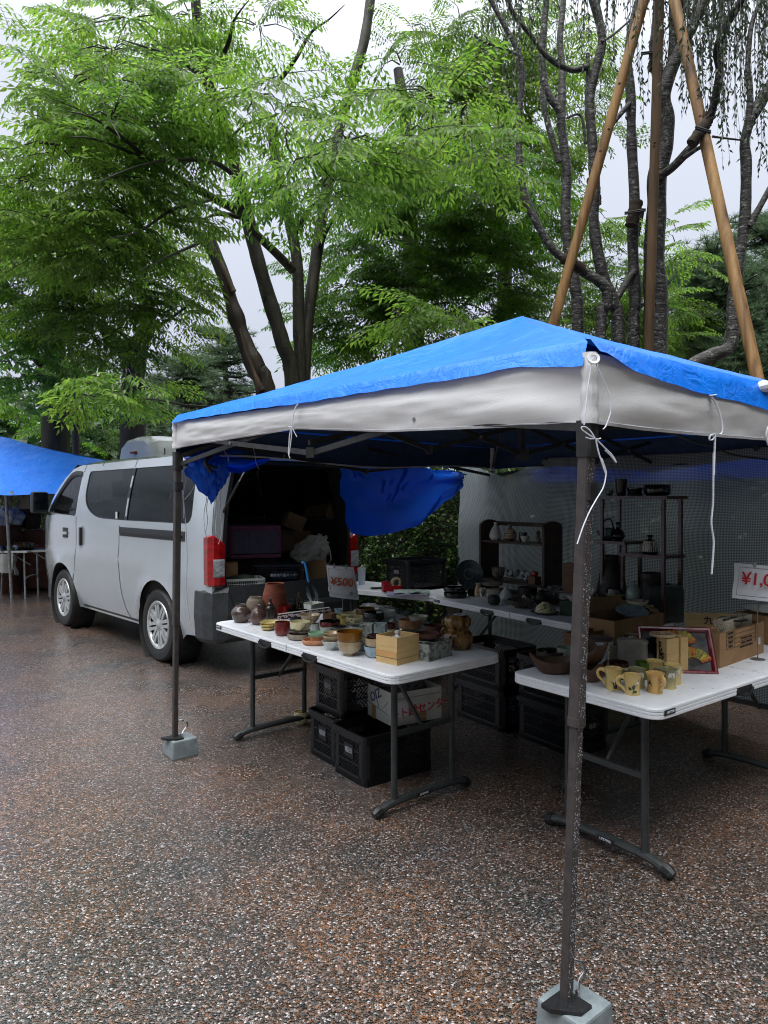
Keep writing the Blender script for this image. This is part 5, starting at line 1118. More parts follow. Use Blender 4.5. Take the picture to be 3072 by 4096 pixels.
# =============== the stall at the frame edge ===============
A=D('s',-300,1700,12.3); E=D('s',440,1846,11.7); F0=D('s',-420,1990,10.5); F1=D('s',330,1974,10.35); B0=Vector((A.x-.6,14.,1.7)); B1=Vector((E.x+.3,13.6,1.7))
st=thing('market_tent','bright blue sheet roof of the next stall beyond the silver van','tent',Vector((-6.4,12,0))); o=st.location.copy()
m=MB()
def fr_(u,v): p=A.lerp(E,u).lerp(F0.lerp(F1,u),v); pk=D('s',0,1752,12.2); k=math.exp(-((u-.42)/.16)**2); p.z+=-.05*math.sin(v*math.pi)-.10*math.sin(u*math.pi)*v*(1-v)+.012*nz(p,3)+.008*nz((p.x*6,p.z*18,1))+(.05*k*(1-v)); return p
m.grid(fr_,50,30,0,.002); m.grid(lambda u,v:A.lerp(E,1-u).lerp(B0.lerp(B1,1-u),v),12,8,0,.002)
m.grid(lambda u,v:E.lerp(F1.lerp(B1,1-u),v)+Vector((0,0,-.02)),12,8,0,.002)
m.build('cover',BLUE,st,o,sharp=0)
m=MB(); q=D('I',215,305,10.42); m.lathe([(.010,-.003),(.010,.003),(.028,.004),(.028,-.003),(.010,-.003)],14,0,Matrix.Translation(q+Vector((0,-.02,0)))@Matrix.Rotation(R(75),4,'X')); m.build('eyelet',GALV,st,o)
for x,Y,zt in ((D('I',100,400,10.7).x,10.7,1.62),(-6.9,13.9,1.75),(-4.0,13.4,1.75),(-3.95,10.6,1.6)):
    m=MB(); m.tube([(x+.09,Y,0),(x,Y,zt)],.022,10); m.build('pole',GALV,st,o)
ALU=mk('aluminium',s3(170,174,178),s3(140,144,148),20,rough=.35,metal=.7)
def alu_table(label,c,L,W,rz,H=.74):
    t=thing('camp_table',label,'table',c,rz,'aluminium tables of the far stall'); m=MB(); m.box((0,0,H-.015),(L,W,.03),bev=.006); m.build('table_top',mk('camp_top',s3(190,192,190),s3(170,174,172),10,rough=.4),t)
    for s in (-1,1):
        m=MB()
        for y in (-W/2+.06,W/2-.06): m.tube([(s*(L/2-.05),y,.0),(s*(L/2-.07),y,H-.03)],.014,8)
        m.tube(smooth([(s*(L/2-.055),-W/2+.06,.28),(s*(L/2-.055),-W/2+.16,.33),(s*(L/2-.055),W/2-.16,.33),(s*(L/2-.055),W/2-.06,.28)],4),.011,8); m.tube([(s*(L/2-.07),0,.50),(s*(L/2-.40),0,H-.03)],.010,6); m.build('leg_frame',ALU,t)
    return t
alu_table('aluminium folding table of glassware nearest the nose of the silver van',D('I',450,1290,11.35)*1-Vector((0,0,D('I',450,1290,11.35).z)),.95,.60,R(14))
alu_table('aluminium folding table with a pale sheet hung before it, at the frame edge',D('I',-70,1320,11.2)-Vector((0,0,D('I',-70,1320,11.2).z)),1.2,.60,R(4))
m=MB(); a,b=D('I',-100,1345,10.85),D('I',220,1335,10.88); c_,d_=D('I',-100,1640,10.86),D('I',200,1680,10.89)
m.grid(lambda u,v:a.lerp(b,u).lerp(c_.lerp(d_,u),v)+Vector((0,.03*math.sin(u*9),0)),14,6,0,.004); 
m.grid(lambda u,v:D('I',215,1340,10.9).lerp(D('I',262,1340,11.1),u).lerp(D('I',225,1690,10.9).lerp(D('I',300,1710,11.1),u),v)+Vector((.02*math.sin(v*9),0,0)),6,8,0,.004); tag(m.build('table_skirt',mk('skirt_cloth',s3(150,152,150),s3(130,132,132),8,rough=.9),None,a,sharp=0),'pale grey sheet hanging in front of the far aluminium table','cloth')
# =============== pottery and the other goods ===============
def vessel(outer, Rr, H, t=.005, opn=True, sm=4):
    o=[(p.x,p.y) for p in smooth([Vector((r*Rr,z*H,0)) for r,z in outer],sm)]
    pr=[(0,0)]+o
    if opn:
        rt,zt=o[-1]; pr.append((max(rt-t*.5,.001),zt+t*.25))
        inn=[(max(r-t,.0015),z) for r,z in o[::-1] if z>t*1.6]
        pr+=inn+[(inn[-1][0]*.6,t*1.4),(0,t*1.4)]
    else: pr.append((0,o[-1][1]))
    return pr,o
SH=dict(
 tea=[(.44,0),(.46,.07),(.74,.11),(.93,.32),(.985,.65),(1,1)], round=[(.40,0),(.42,.06),(.58,.09),(.86,.40),(.97,.75),(1,1)], foot=[(.40,0),(.37,.11),(.42,.14),(.80,.36),(.96,.66),(1,1)],
 straight=[(.78,0),(.93,.07),(1,.3),(1,1)], squat=[(.6,0),(.86,.12),(1,.45),(.97,.8),(.93,1)], dish=[(.46,0),(.48,.16),(.78,.42),(1,1)], plate=[(.58,0),(.60,.2),(.86,.5),(1,1)], cone=[(.36,0),(.40,.10),(.72,.5),(1,1)],
 jar=[(.55,0),(.80,.14),(1,.48),(.96,.66),(.66,.86),(.53,.92),(.57,1)], bottle=[(.62,0),(.93,.18),(1,.42),(.72,.70),(.32,.85),(.27,.91),(.40,1)], tall=[(.66,0),(.95,.3),(1,.55),(.82,.85),(.70,.97),(.72,1)], urn=[(.70,0),(.93,.30),(1,.50),(.86,.80),(.66,.97),(.69,1)],
 tokkuri=[(.60,0),(.95,.14),(1,.30),(.80,.56),(.36,.80),(.26,.90),(.36,1)], cup=[(.74,0),(.80,.04),(.92,.55),(1,1)], mug=[(.82,0),(.83,.05),(.79,.10),(.80,.45),(.88,.82),(1,1)], slim=[(.55,0),(.75,.06),(.80,.35),(.92,.5),(.75,.62),(.34,.72),(.30,.88),(.52,1)],
 lid=[(1,0),(.98,.15),(.80,.6),(.45,.85),(.18,.90),(.18,1.)], flask=[(.5,0),(.9,.2),(1,.42),(.62,.62),(.30,.75),(.28,.92),(.42,1)])
def place(c,x0,x1,yb,yt,shape,z=.74,Y=None,ref=None,opn=True,zt=None):
    s=CROPS[c][2]; xc=(x0+x1)/2; wpx=(x1-x0)*s; rb=shape[0][0]
    if ref is not None: Yc=ref['Y']+0.
    elif Y is not None: Yc=Y
    else:
        Yc=G(c,xc,yb,z).y
        for _ in range(4): Yc=G(c,xc,yb,z).y+rb*wpx*Yc/FL/2
    Rr=wpx*Yc/FL/2; X=(px(c,xc,0)[0]-CX)*Yc/FL
    if ref is not None and yb is not None: z=EYE+(HY-px(c,0,yb)[1])*(Yc-rb*Rr)/FL
    rr=shape[-1][0]*Rr; ztop=EYE+(HY-px(c,0,yt)[1])*(Yc+rr)/FL
    if ztop>EYE: ztop=EYE+(HY-px(c,0,yt)[1])*Yc/FL
    return dict(X=X,Y=Yc,z=z,R=Rr,H=max(.012,ztop-z),top=ztop)
def surf(o,z): return interp([q[1] for q in o],[q[0] for q in o],z)
def stroke(m, pl, o, pts, w, mi, off=.0008, k=6):
    """a brushed line on a vessel: pts are (degrees from the camera side, height 0-1)"""
    H=o[-1][1]; f=Vector((-pl['X'],-pl['Y'],0)).normalized(); r_=Vector((-f.y,f.x,0)); S=smooth([Vector((a,z*H,0)) for a,z in pts],k); n=len(S); A=[];B=[]
    ww=w if isinstance(w,(list,tuple)) else (w,w)
    for i,p in enumerate(S):
        q=S[min(i+1,n-1)]-S[max(i-1,0)]; rad=max(.004,surf(o,p.y)); q=Vector((R(q.x)*rad,q.y,0)); q=q.normalized() if q.length>1e-9 else Vector((1,0,0))
        h=lerp(ww[0],ww[1],i/(n-1))/2
        for sgn,L_ in ((1,A),(-1,B)):
            a=p.x+math.degrees(-q.y*h*sgn/rad); z=min(max(p.y+q.x*h*sgn,.001),H); d=f*math.cos(R(a))+r_*math.sin(R(a)); L_.append(Vector((pl['X'],pl['Y'],pl['z']+z))+d*(surf(o,z)+off))
    m.add(A+B,[[i,n+i,n+i+1,i+1] for i in range(n-1)],mi,True)
def leafmark(m,pl,o,a0,z0,a1,z1,w,mi):
    stroke(m,pl,o,[(a0,z0),(lerp(a0,a1,.5),lerp(z0,z1,.5))],(.001,w),mi); stroke(m,pl,o,[(lerp(a0,a1,.48),lerp(z0,z1,.48)),(a1,z1)],(w,.001),mi)
def pot(name,label,cat,c,x0,x1,yb,yt,shape,mat,z=.74,Y=None,ref=None,opn=True,t=.005,group=None,wob=.012,n=32,sx=1.,deco=None,mats=None,mfun=None,flute=0,fl_a=0.,grp=None,tilt=None,fin=None):
    sh=SH[shape] if isinstance(shape,str) else shape
    pl=place(c,x0,x1,yb,yt,sh,z,Y,ref,opn); pr,o=vessel(sh,pl['R'],pl['H'],t,opn); m=MB()
    T=Matrix.Translation((pl['X'],pl['Y'],pl['z'])); 
    if tilt: T=T@Matrix.Rotation(R(tilt[0]),4,'X')@Matrix.Rotation(R(tilt[1]),4,'Y')
    m.lathe(pr,n,0,T,wob,sx,mfun,flute,fl_a)
    if deco: deco(m,pl,o)
    ob=m.build(name,mats or [mat],None,(pl['X'],pl['Y'],pl['z']),0,50); tag(ob,label,cat,group); pl['ob']=ob; pl['o']=o
    if fin: fin(ob,pl,o)
    return pl
def Pd(pl): return Vector((pl['X'],pl['Y'],pl['z']))
def rimmed(pr_len): return None
# glazes
def gz(name,a,b=None,**k):
    d=dict(scale=26,rough=.22,bump=.12,bscale=30,bdist=.002,coat=.35); d.update(k); return mk(name,s3(*a),s3(*b) if b else None,**d)
BRN=gz('brown_metal_glaze',(96,78,70),(52,42,40),scale=16,rough=.28,lo=.3,hi=.7); BRN2=gz('purple_brown_glaze',(104,74,66),(66,48,46),scale=9,rough=.32)
STONEW=gz('bare_stoneware',(128,114,98),(98,88,76),scale=9,rough=.65,coat=0,stretch=(1,1,6)); OLIVE=gz('dark_olive_glaze',(62,56,42),(30,27,22),scale=8,rough=.2)
TERRA=gz('terracotta',(140,72,50),(104,54,40),scale=6,rough=.7,coat=0,stretch=(1,1,8)); REDL=gz('red_lacquer',(120,14,20),(96,8,14),rough=.15); BLK=gz('black_glaze',(20,20,21),(12,12,13),rough=.12); BLKM=gz('matt_black',(28,27,27),(18,18,18),rough=.5,coat=0)
YEL=gz('yellow_glaze',(198,180,112),(184,162,92)); CRM=gz('cream_glaze',(206,200,164),(190,182,144)); MAROON=gz('oxblood_glaze',(118,40,34),(88,26,24),scale=10); GREYR=gz('rough_grey',(158,148,132),(112,100,86),scale=12,rough=.5,coat=0)
BEIGE=gz('beige_glaze',(190,170,136),(160,138,104),scale=12); WHT=gz('white_glaze',(200,204,200),(178,182,178)); OFFW=gz('milky_glaze',(196,194,180),(176,172,156)); CEL=gz('celadon',(140,178,146),(118,158,128)); CELG=gz('grey_celadon',(150,168,160),(126,146,140)); SALM=gz('salmon_clay',(196,142,108),(170,116,84),rough=.6,coat=0)
AMB=gz('amber_glaze',(128,86,22),(88,54,12),rough=.12,scale=8); SPECK=gz('speckled_tan',(168,124,84),(120,84,56),scale=60,rough=.5,coat=.1); UNG=gz('dark_unglazed',(92,58,48),(70,42,36),rough=.6,coat=0,stretch=(1,1,7)); BLUEW=gz('blue_white_glaze',(176,196,204),(120,146,164),scale=18)
CRK=gz('cream_crackle',(184,168,138),(140,118,88),scale=8,rough=.3); TEMM=gz('black_drip_glaze',(22,20,20),(70,60,50),scale=12,lo=.28,hi=.36,rough=.12); MOTT=mk('mottled_paper',s3(150,156,150),s3(86,92,86),34,lo=.42,hi=.52,rough=.7); GOURD=gz('gourd_glaze',(150,112,60),(40,26,16),scale=34,lo=.40,hi=.60,rough=.15,stretch=(1,1,.28))
INKD=mk('brush_black',s3(34,32,30),rough=.4); BRUSHB=mk('brush_brown',s3(86,58,40),rough=.4); GRNB=mk('brush_green',s3(44,70,46),rough=.4); WBR=mk('brush_white',s3(224,222,206),rough=.4); DGRN=gz('green_glaze',(84,112,40),(44,74,22),scale=10,stretch=(1,1,.3)); REDW=gz('red_rim',(120,30,30)); DKCLAY=gz('charred_clay',(58,48,42),(30,26,24),scale=8,rough=.65,coat=0); BRCLAY=gz('brown_clay',(96,66,48),(62,42,32),scale=7,rough=.5,coat=.1)
WOODL=mk('paulownia',s3(206,176,124),s3(190,158,106),5,rough=.6,stretch=(1,1,9),bump=.1,dist=1.); WOODM=mk('brown_wood',s3(120,84,52),s3(92,62,38),5,rough=.55,stretch=(1,1,8),dist=1.); WOODD=mk('dark_wood',s3(62,42,32),s3(40,28,22),5,rough=.5,stretch=(6,6,1),dist=1.); ROSE=mk('rosewood',s3(70,30,26),s3(46,20,18),6,rough=.3,coat=.3,stretch=(6,6,1))
CARD=mk('cardboard',s3(158,124,88),s3(144,110,76),14,rough=.85,bump=.1); CARDW=mk('white_cardboard',s3(186,188,184),s3(172,174,170),10,rough=.8); CRACK=mk('crackle_paper',s3(196,188,168),s3(96,86,70),38,lo=.02,hi=.10,rough=.7)
t_=NT('crackle_box'); d_=t_.voro(t_.coord(),85,'DISTANCE_TO_EDGE'); t_.bsdf(t_.ramp(d_,[(.02,s3(92,84,70)),(.07,s3(192,184,164))]),.7); CRACK=t_.mat
def ringmat(pr_n,*bands): return lambda i: next((m for a,b,m in bands if a<=i<b),0)
GB='bowls and jars for sale on the front table'; GB2='pottery on the right front table'; GB3='pottery on the shaded back table'; GM='cream mugs with painted plants'
# ---- front table, far end
pot('ceramic_jar','round shouldered dark brown jar with a metallic sheen at the table corner','jar','A',75,312,428,195,'jar',BRN,group=GB)
pot('ceramic_jar','purple brown bottle shaped jar with a small collar mouth','jar','A',300,492,456,203,'bottle',BRN2,group=GB)
pot('ceramic_jar','grey beige unglazed jar with a wide mouth, behind the brown jars','jar','A',248,486,None,103,[(.6,0),(.9,.25),(1,.5),(.86,.82),(.62,.97),(.64,1)],STONEW,Y=4.78,group=GB)
pot('ceramic_flask','slender olive black flask with a double collar, beside the purple brown jar','flask','A',487,605,None,128,[(.8,0),(.92,.1),(1,.5),(.82,.62),(.62,.66),(.62,.74),(.40,.80),(.28,.86),(.34,.95),(.42,1)],OLIVE,Y=4.72,group=GB)
pot('terracotta_jar','big tapering terracotta jar, the tallest on the front table','jar','L',545,832,None,770,[(.86,0),(.98,.2),(1,.35),(.88,.7),(.70,.97),(.73,1)],TERRA,Y=4.86,group=GB)
def lidfin(mat,kn): 
    def f(ob,pl,o):
        m=MB(); T=Matrix.Translation(Pd(pl)); r=o[-1][0]; H=o[-1][1]; m.lathe([(0,H+.006),(r*1.03,H+.004),(r*1.03,H-.012),(r,H-.012)],28,0,T); m.build('lid',mat,ob,Pd(pl))
    return f
pot('lacquer_box','round red lacquer tea caddy behind the floral strip box','caddy','A',651,812,None,214,[(.96,0),(1,.03),(1,.97),(.97,1)],REDL,Y=4.8,opn=False,group=GB,wob=0)
gl=pot('glass_jar','small glass jar holding two wooden sticks','jar','A',828,920,None,135,[(.9,0),(1,.06),(1,.70),(.78,.82),(.78,1)],glass_mat('jar_glass',(.82,.86,.86,1),drops=False),Y=4.86,wob=0)
m=MB(); q=Pd(gl); m.tube([q+Vector((0,0,.01)),D('A',888,62,4.86)],.0055,7); ob=m.build('wooden_stick',WOODM,None,q); tag(ob,'longer wooden stick leaning in the glass jar','stick','sticks in the glass jar')
m=MB(); m.tube([q+Vector((.012,0,.01)),D('A',900,100,4.86)],.005,7); tag(m.build('wooden_stick',WOODM,None,q),'shorter wooden stick leaning in the glass jar','stick','sticks in the glass jar')
def handlepan(ob,pl,o):
    m=MB(); H=o[-1][1]; r=o[-1][0]; c_=Pd(pl)+Vector((0,0,H)); m.tube(smooth([c_+Vector((-r,0,0)),c_+Vector((-r*.9,0,.025)),c_+Vector((0,0,.012)),c_+Vector((r*.9,0,.03)),c_+Vector((r,0,0))],4),.004,6); m.build('handle',BLKM,ob,Pd(pl))
pot('iron_pot','black iron pot with a thin bail handle behind the glass jar','pot','A',772,950,None,175,'squat',BLKM,Y=4.95,fin=handlepan)
pot('ceramic_bowl','wide black bowl partly hidden by the floral strip box','bowl','A',752,1000,None,252,'tea',BLK,Y=4.66,group=GB)
# long floral strip box and tray
a,b=D('A',640,352,4.5),D('A',1265,268,4.56); m=MB(); d=(b-a); L=d.length; T=frame((a+b)/2,d,Vector((0,1,-.06)))
m.box((0,0,0),(L,.07,.030),M=T@Matrix.Rotation(R(0),4,'X'),bev=.002); ob=m.build('fabric_box',mk('purple_brocade',s3(64,40,52),s3(48,28,40),30,rough=.8),None,a)
tag(ob,'long flat purple box patterned with white flowers, resting slanted across the bowls','box'); m=MB()
T2_=T@Matrix.Translation((0,-.0362,0))@Matrix.Rotation(R(90),4,'X'); rr=random.Random(3)
for i in range(17):
    x=lerp(-L*.48,L*.48,i/16); y=rr.uniform(-.004,.004)
    if i%2==0:
        for k in range(6): A_=k*1.047; m.prism([(x+.0085*math.cos(A_)+.0045*math.cos(w_),y+.0065*math.sin(A_)+.0045*math.sin(w_)) for w_ in [j*1.047 for j in range(6)]],0,.0006+.0001*k,0,T2_)
    else: 
        S=smooth([(x-.012,y-.008,.001),(x,y+.004,.001),(x+.012,y-.002,.001),(x+.016,y+.008,.001)],4); m.tube([T2_@p for p in S],.0013,4); m.prism([(x+.004+.009*math.cos(w_),y+.004+.004*math.sin(w_)) for w_ in [j*1.047 for j in range(6)]],0,.0008,0,T2_)
m.build('flower_pattern',mk('brocade_white',s3(200,186,192),rough=.8),ob,a)
m=MB(); m.box((0,0,.0155),(L*.995,.068,.001),M=T@Matrix.Translation((0,0,.0155))); m.build('lid_top',mk('box_lid',s3(190,182,178),rough=.7),ob,a)
def cbox(name,label,cat,c,N,Lp,Rp,h,mat,z=.74,opn=0.,group=None,bev=0.,extra=None,H=None):
    n,l,r=[G(c,*q,z) for q in (N,Lp,Rp)]
    a=(r-n); La=a.length; a.normalize(); b=Vector((-a.y,a.x,0)); 
    if b.dot(l-n)<0: b=-b
    Lb=abs((l-n).dot(b)); Lb=max(Lb,(l-n).length*.8); H=H or h*CROPS[c][2]*n.y/FL; cc=n+a*La/2+b*Lb/2; rz=math.atan2(a.y,a.x); m=MB()
    T=Matrix.Translation(cc)@Matrix.Rotation(rz,4,'Z')
    if opn:
        t=opn; m.box((0,0,0),(La,t,H),M=T@Matrix.Translation((0,-Lb/2+t/2,H/2)),bev=bev); m.box((0,0,0),(La,t,H),M=T@Matrix.Translation((0,Lb/2-t/2,H/2)),bev=bev)
        m.box((0,0,0),(t,Lb-2*t,H-.001),M=T@Matrix.Translation((-La/2+t/2,0,H/2)),bev=bev); m.box((0,0,0),(t,Lb-2*t,H-.001),M=T@Matrix.Translation((La/2-t/2,0,H/2)),bev=bev); m.box((0,0,0),(La-2*t,Lb-2*t,t),M=T@Matrix.Translation((0,0,t/2+.001)))
    else: m.box((0,0,0),(La,Lb,H),M=T@Matrix.Translation((0,0,H/2)),bev=bev or .002)
    ob=m.build(name,mat,None,cc,rz); tag(ob,label,cat,group); return dict(ob=ob,c=cc,L=La,W=Lb,H=H,rz=rz,T=T,X=cc.x,Y=cc.y,z=z)
cbox('white_box','small open white paper box on the far edge of the front table','box','A',(1040,285),(930,262),(1195,250),55,CARDW,opn=.003,H=.045)
cbox('wooden_box','small wooden box carrying a pale blue cup','box','B',(70,262),(10,240),(140,250),70,WOODM,H=.045,group=GB)
pot('ceramic_dish','yellow dish on the very bottom of the stack of three','dish','A',430,600,521,462,'dish',YEL,group='stacked yellow dishes'); y_=place('A',430,600,521,462,SH['dish'])
pot('ceramic_dish','yellow dish between two others in the stack','dish','A',424,602,500,428,'dish',YEL,ref=y_,group='stacked yellow dishes')
pot('ceramic_dish','uppermost yellow dish of the stack, beside the oxblood red bowl','dish','A',420,690,475,388,'dish',YEL,ref=dict(Y=y_['Y']+.05),group='stacked yellow dishes')
rb=pot('ceramic_bowl','glossy oxblood red bowl near the middle of the front table edge','bowl','A',595,787,588,398,'squat',MAROON,group=GB)
g1=pot('ceramic_dish','rough grey brown dish under the dark saucer at the table edge','dish','A',755,1012,640,532,[(.62,0),(.9,.2),(1,.6),(.98,1)],GREYR,wob=.03,group=GB)
g2=pot('ceramic_dish','dark brown saucer holding the cream bowl with plum branch','dish','A',768,1034,583,488,'dish',gz('dark_saucer',(84,74,64),(52,44,38)),ref=g1,group=GB)
def plum(m,pl,o):
    stroke(m,pl,o,[(5,.12),(14,.35),(24,.62),(36,.9)],(.005,.002),1); stroke(m,pl,o,[(14,.35),(28,.45),(40,.55)],(.003,.0015),1); stroke(m,pl,o,[(2,.1),(10,.55),(14,.75)],(.003,.001),1)
    for a,z in ((-38,.35),(-32,.30),(-36,.27),(-42,.30)): stroke(m,pl,o,[(a-4,z),(a,z+.08),(a+4,z),(a,z-.06),(a-4,z)],.0016,1)
    for a,z in ((18,.5),(26,.66),(32,.52),(38,.75)): stroke(m,pl,o,[(a-1,z),(a+1.5,z+.02)],.005,1)
pot('ceramic_bowl','cream bowl painted with a plum branch, on a dark saucer','bowl','A',781,1034,540,388,'tea',CRM,ref=g2,group=GB,deco=plum,mats=[CRM,INKD])
gc=pot('ceramic_cup','grey white fluted cup under the beige brushed bowl','cup','A',1010,1136,524,425,[(.85,0),(1,.1),(.94,.5),(1,1)],WHT,flute=12,fl_a=.06,group=GB)
def brush(m,pl,o):
    for k in range(9): a=-50+k*14; stroke(m,pl,o,[(a,.35+.05*(k%3)),(a+12,.62),(a+20,.70)],(.004,.001),1)
pot('ceramic_bowl','beige bowl with loose dark brush strokes, propping the floral strip box','bowl','A',900,1158,455,305,'cone',BEIGE,ref=gc,group=GB,deco=brush,mats=[BEIGE,INKD])
w1=pot('ceramic_dish','white dish at the base of the stack under the black bowl with red band','dish','A',1150,1300,542,490,'tea',WHT,group=GB); w2=pot('ceramic_dish','white dish second in the stack under the black bowl with red band','dish','A',1145,1300,515,462,'tea',WHT,ref=w1,group=GB)
k1=pot('ceramic_bowl','black bowl with a dark red band and pale green base','bowl','A',1143,1394,494,380,'tea',None,ref=dict(Y=w1['Y']+.05),group=GB,mats=[gz('pale_green',(168,172,136),(150,152,116)),BLK,REDW],mfun=lambda i:0 if i<13 else (2 if i<20 else 1))
pot('ceramic_bowl','small glossy black bowl behind the amber bowl','bowl','A',1284,1474,None,455,'tea',BLK,Y=4.25,z=.775,group=GB)
pot('ceramic_dish','pale dish carrying the small glossy black bowl','dish','A',1292,1450,None,518,'squat',OFFW,Y=4.25,group=GB)
sp=pot('ceramic_plate','flat salmon clay plate with a lumpy rim','plate','A',930,1222,707,598,[(.80,0),(.95,.3),(1,.7),(.98,1)],SALM,wob=.02,group=GB)
pot('ceramic_cup','celadon lined cup with a bare clay base, on the salmon plate','cup','A',998,1218,662,520,[(.68,0),(.74,.05),(.82,.45),(.96,.8),(1,1)],None,ref=dict(Y=sp['Y']+.01),group=GB,mats=[SALM,CEL],mfun=lambda i:0 if i<11 else 1)
f1=pot('ceramic_dish','white footed dish flared wide, under two beige bowls','dish','A',1163,1400,763,618,[(.34,0),(.32,.22),(.45,.32),(.8,.65),(1,1)],WHT,group=GB); f2=pot('ceramic_bowl','lower of two nested beige bowls on the white footed dish','bowl','A',1174,1400,680,555,'cone',BEIGE,ref=f1,group=GB)
pot('ceramic_bowl','upper of two nested beige bowls, its pale inside showing','bowl','A',1190,1420,640,520,'cone',BEIGE,ref=f1,group=GB)
cb=pot('ceramic_bowl','mottled cream and brown tea bowl on a narrow foot at the table edge','bowl','A',1357,1652,832,612,'foot',CRK,group=GB)
def star(m,pl,o): pass
pot('ceramic_bowl','glossy amber brown bowl nested in the mottled tea bowl','bowl','A',1343,1660,690,498,'tea',AMB,ref=cb,group=GB)
# ---- front table, near end (crop B)
pot('ceramic_cup','pale blue cup with dark spots on the small wooden box','cup','B',94,182,None,133,'cup',BLUEW,Y=4.74,z=.785,group=GB)
def dots(m,pl,o):
    for a in range(-70,71,28): stroke(m,pl,o,[(a,.5),(a+6,.7),(a+11,.55)],.006,1)
yc_=pot('ceramic_cup','yellow cup with a brown motif under the wide white bowl','cup','B',115,245,312,192,'cup',YEL,deco=dots,mats=[YEL,BRUSHB],group=GB)
pot('ceramic_bowl','wide cream bowl with dark blotches atop the yellow cup','bowl','B',163,376,248,168,'tea',CRM,ref=dict(Y=yc_['Y']+.03),group=GB,deco=dots,mats=[CRM,INKD])
yd=pot('ceramic_cup','plain yellow cup standing under the lattice bowl','cup','B',160,240,310,238,'cup',YEL,Y=4.46,group=GB)
ld=pot('ceramic_dish','white dish beneath the lattice painted bowl','dish','B',240,385,None,305,'squat',WHT,Y=4.4,group=GB)
def lattice(m,pl,o):
    stroke(m,pl,o,[(-62,.88),(-48,.45),(-24,.14),(5,.10),(26,.30),(38,.62),(44,.92)],.0045,1)
    for a in (-8,4,16): stroke(m,pl,o,[(a,.25),(a,.8)],.0022,1)
    for z in (.42,.60,.76): stroke(m,pl,o,[(-14,z),(24,z)],.0022,1)
    stroke(m,pl,o,[(-40,.78),(-30,.70),(-26,.76)],.006,2); stroke(m,pl,o,[(-60,.25),(-54,.45),(-50,.3)],.006,1)
pot('ceramic_bowl','cream bowl painted with a dark lattice and arc','bowl','B',215,437,None,203,'tea',CRM,Y=4.4,z=.775,group=GB,deco=lattice,mats=[CRM,INKD,BRUSHB])
pot('ceramic_bowl','dark amber bowl at the far edge below the price sign','bowl','B',313,515,None,118,'squat',AMB,Y=4.56,z=.775,group=GB)
pot('ceramic_dish','grey saucer under the dark amber bowl','dish','B',330,500,None,215,'dish',GREYR,Y=4.56,group=GB)
pot('ceramic_bowl','black bowl with pale drips along its shoulder','bowl','B',385,609,None,158,'squat',TEMM,Y=4.33,z=.80,group=GB)
pot('ceramic_bowl','off white bowl hidden beneath the black dripped bowl','bowl','B',400,600,None,262,'tea',OFFW,Y=4.33,group=GB)
wl1=pot('ceramic_bowl','lower of two pale grey white bowls near the far edge','bowl','B',515,722,None,190,'tea',CELG,Y=4.42,group=GB); pot('ceramic_bowl','upper of two pale grey white bowls near the far edge','bowl','B',510,724,None,140,'tea',WHT,Y=4.42,z=.80,group=GB)
cl=pot('lidded_dish','celadon lidded dish with a knob','dish','B',632,758,None,232,'lid',CELG,Y=4.28,z=.775,opn=False,group=GB); pot('ceramic_dish','celadon dish under its knobbed lid','dish','B',630,760,None,320,'squat',CELG,Y=4.28,group=GB)
for x0,x1,yt,yb,lab,Yy,mt in ((355,492,272,582,'square grey flower vase with brush marks behind the cream bowls',3.78,MOTT),(490,626,268,500,'square pale blue grey vase with brush marks, beside the grey one',3.95,gz('pale_tile',(168,182,184),(150,164,166),rough=.5))):
    sc_=.3918*Yy/FL; w_=(x1-x0)*sc_; zt_=EYE+(HY-px('B',0,yt)[1])*Yy/FL-.01; X_=(px('B',(x0+x1)/2,0)[0]-CX)*Yy/FL; m=MB(); T=Matrix.Translation((X_,Yy,.74))@Matrix.Rotation(R(-8),4,'Z'); H_=zt_-.74
    t=.006
    m.box((0,0,0),(w_,t,H_),M=T@Matrix.Translation((0,-w_/2+t/2,H_/2)),bev=.002); m.box((0,0,0),(w_,t,H_),M=T@Matrix.Translation((0,w_/2-t/2,H_/2)),bev=.002); m.box((0,0,0),(t,w_-2*t,H_-.001),M=T@Matrix.Translation((-w_/2+t/2,0,H_/2))); m.box((0,0,0),(t,w_-2*t,H_-.001),M=T@Matrix.Translation((w_/2-t/2,0,H_/2))); m.box((0,0,0),(w_-2*t,w_-2*t,.004),M=T@Matrix.Translation((0,0,H_-.012)),m=1)
    rr=random.Random(int(x0)); 
    for k in range(14):
        p=Vector((rr.uniform(-w_*.35,w_*.35),-w_/2-.0006,rr.uniform(H_*.35,H_*.9))); q=p+Vector((rr.uniform(-.012,.012),0,rr.uniform(.008,.022))); m.bar(T@p,T@q,.0014,.0008,2)
    tag(m.build('square_vase',[mt,gz('vase_inside',(190,204,208)),INKD],None,(X_,Yy,.74)),lab,'vase','square vases')
wr=pot('ceramic_dish','white dish lowest in the stack under the red brown bowl','dish','B',622,728,None,362,'tea',OFFW,Y=4.15,group=GB); pot('ceramic_dish','white dish second in the stack under the red brown bowl','dish','B',620,726,None,335,'tea',OFFW,Y=4.15,z=.762,group=GB); pot('ceramic_bowl','red brown glazed bowl peeping behind the pale square vase','bowl','B',600,722,None,277,'tea',gz('red_brown',(98,46,30),(70,30,20),rough=.12),Y=4.15,z=.785,group=GB)
def calli(m,pl,o):
    for a in (-14,6,24): stroke(m,pl,o,[(a,.45),(a+1,.9)],.004,1); stroke(m,pl,o,[(a-6,.7),(a+7,.72)],.004,1); stroke(m,pl,o,[(a-4,.5),(a+4,.5)],.003,1)
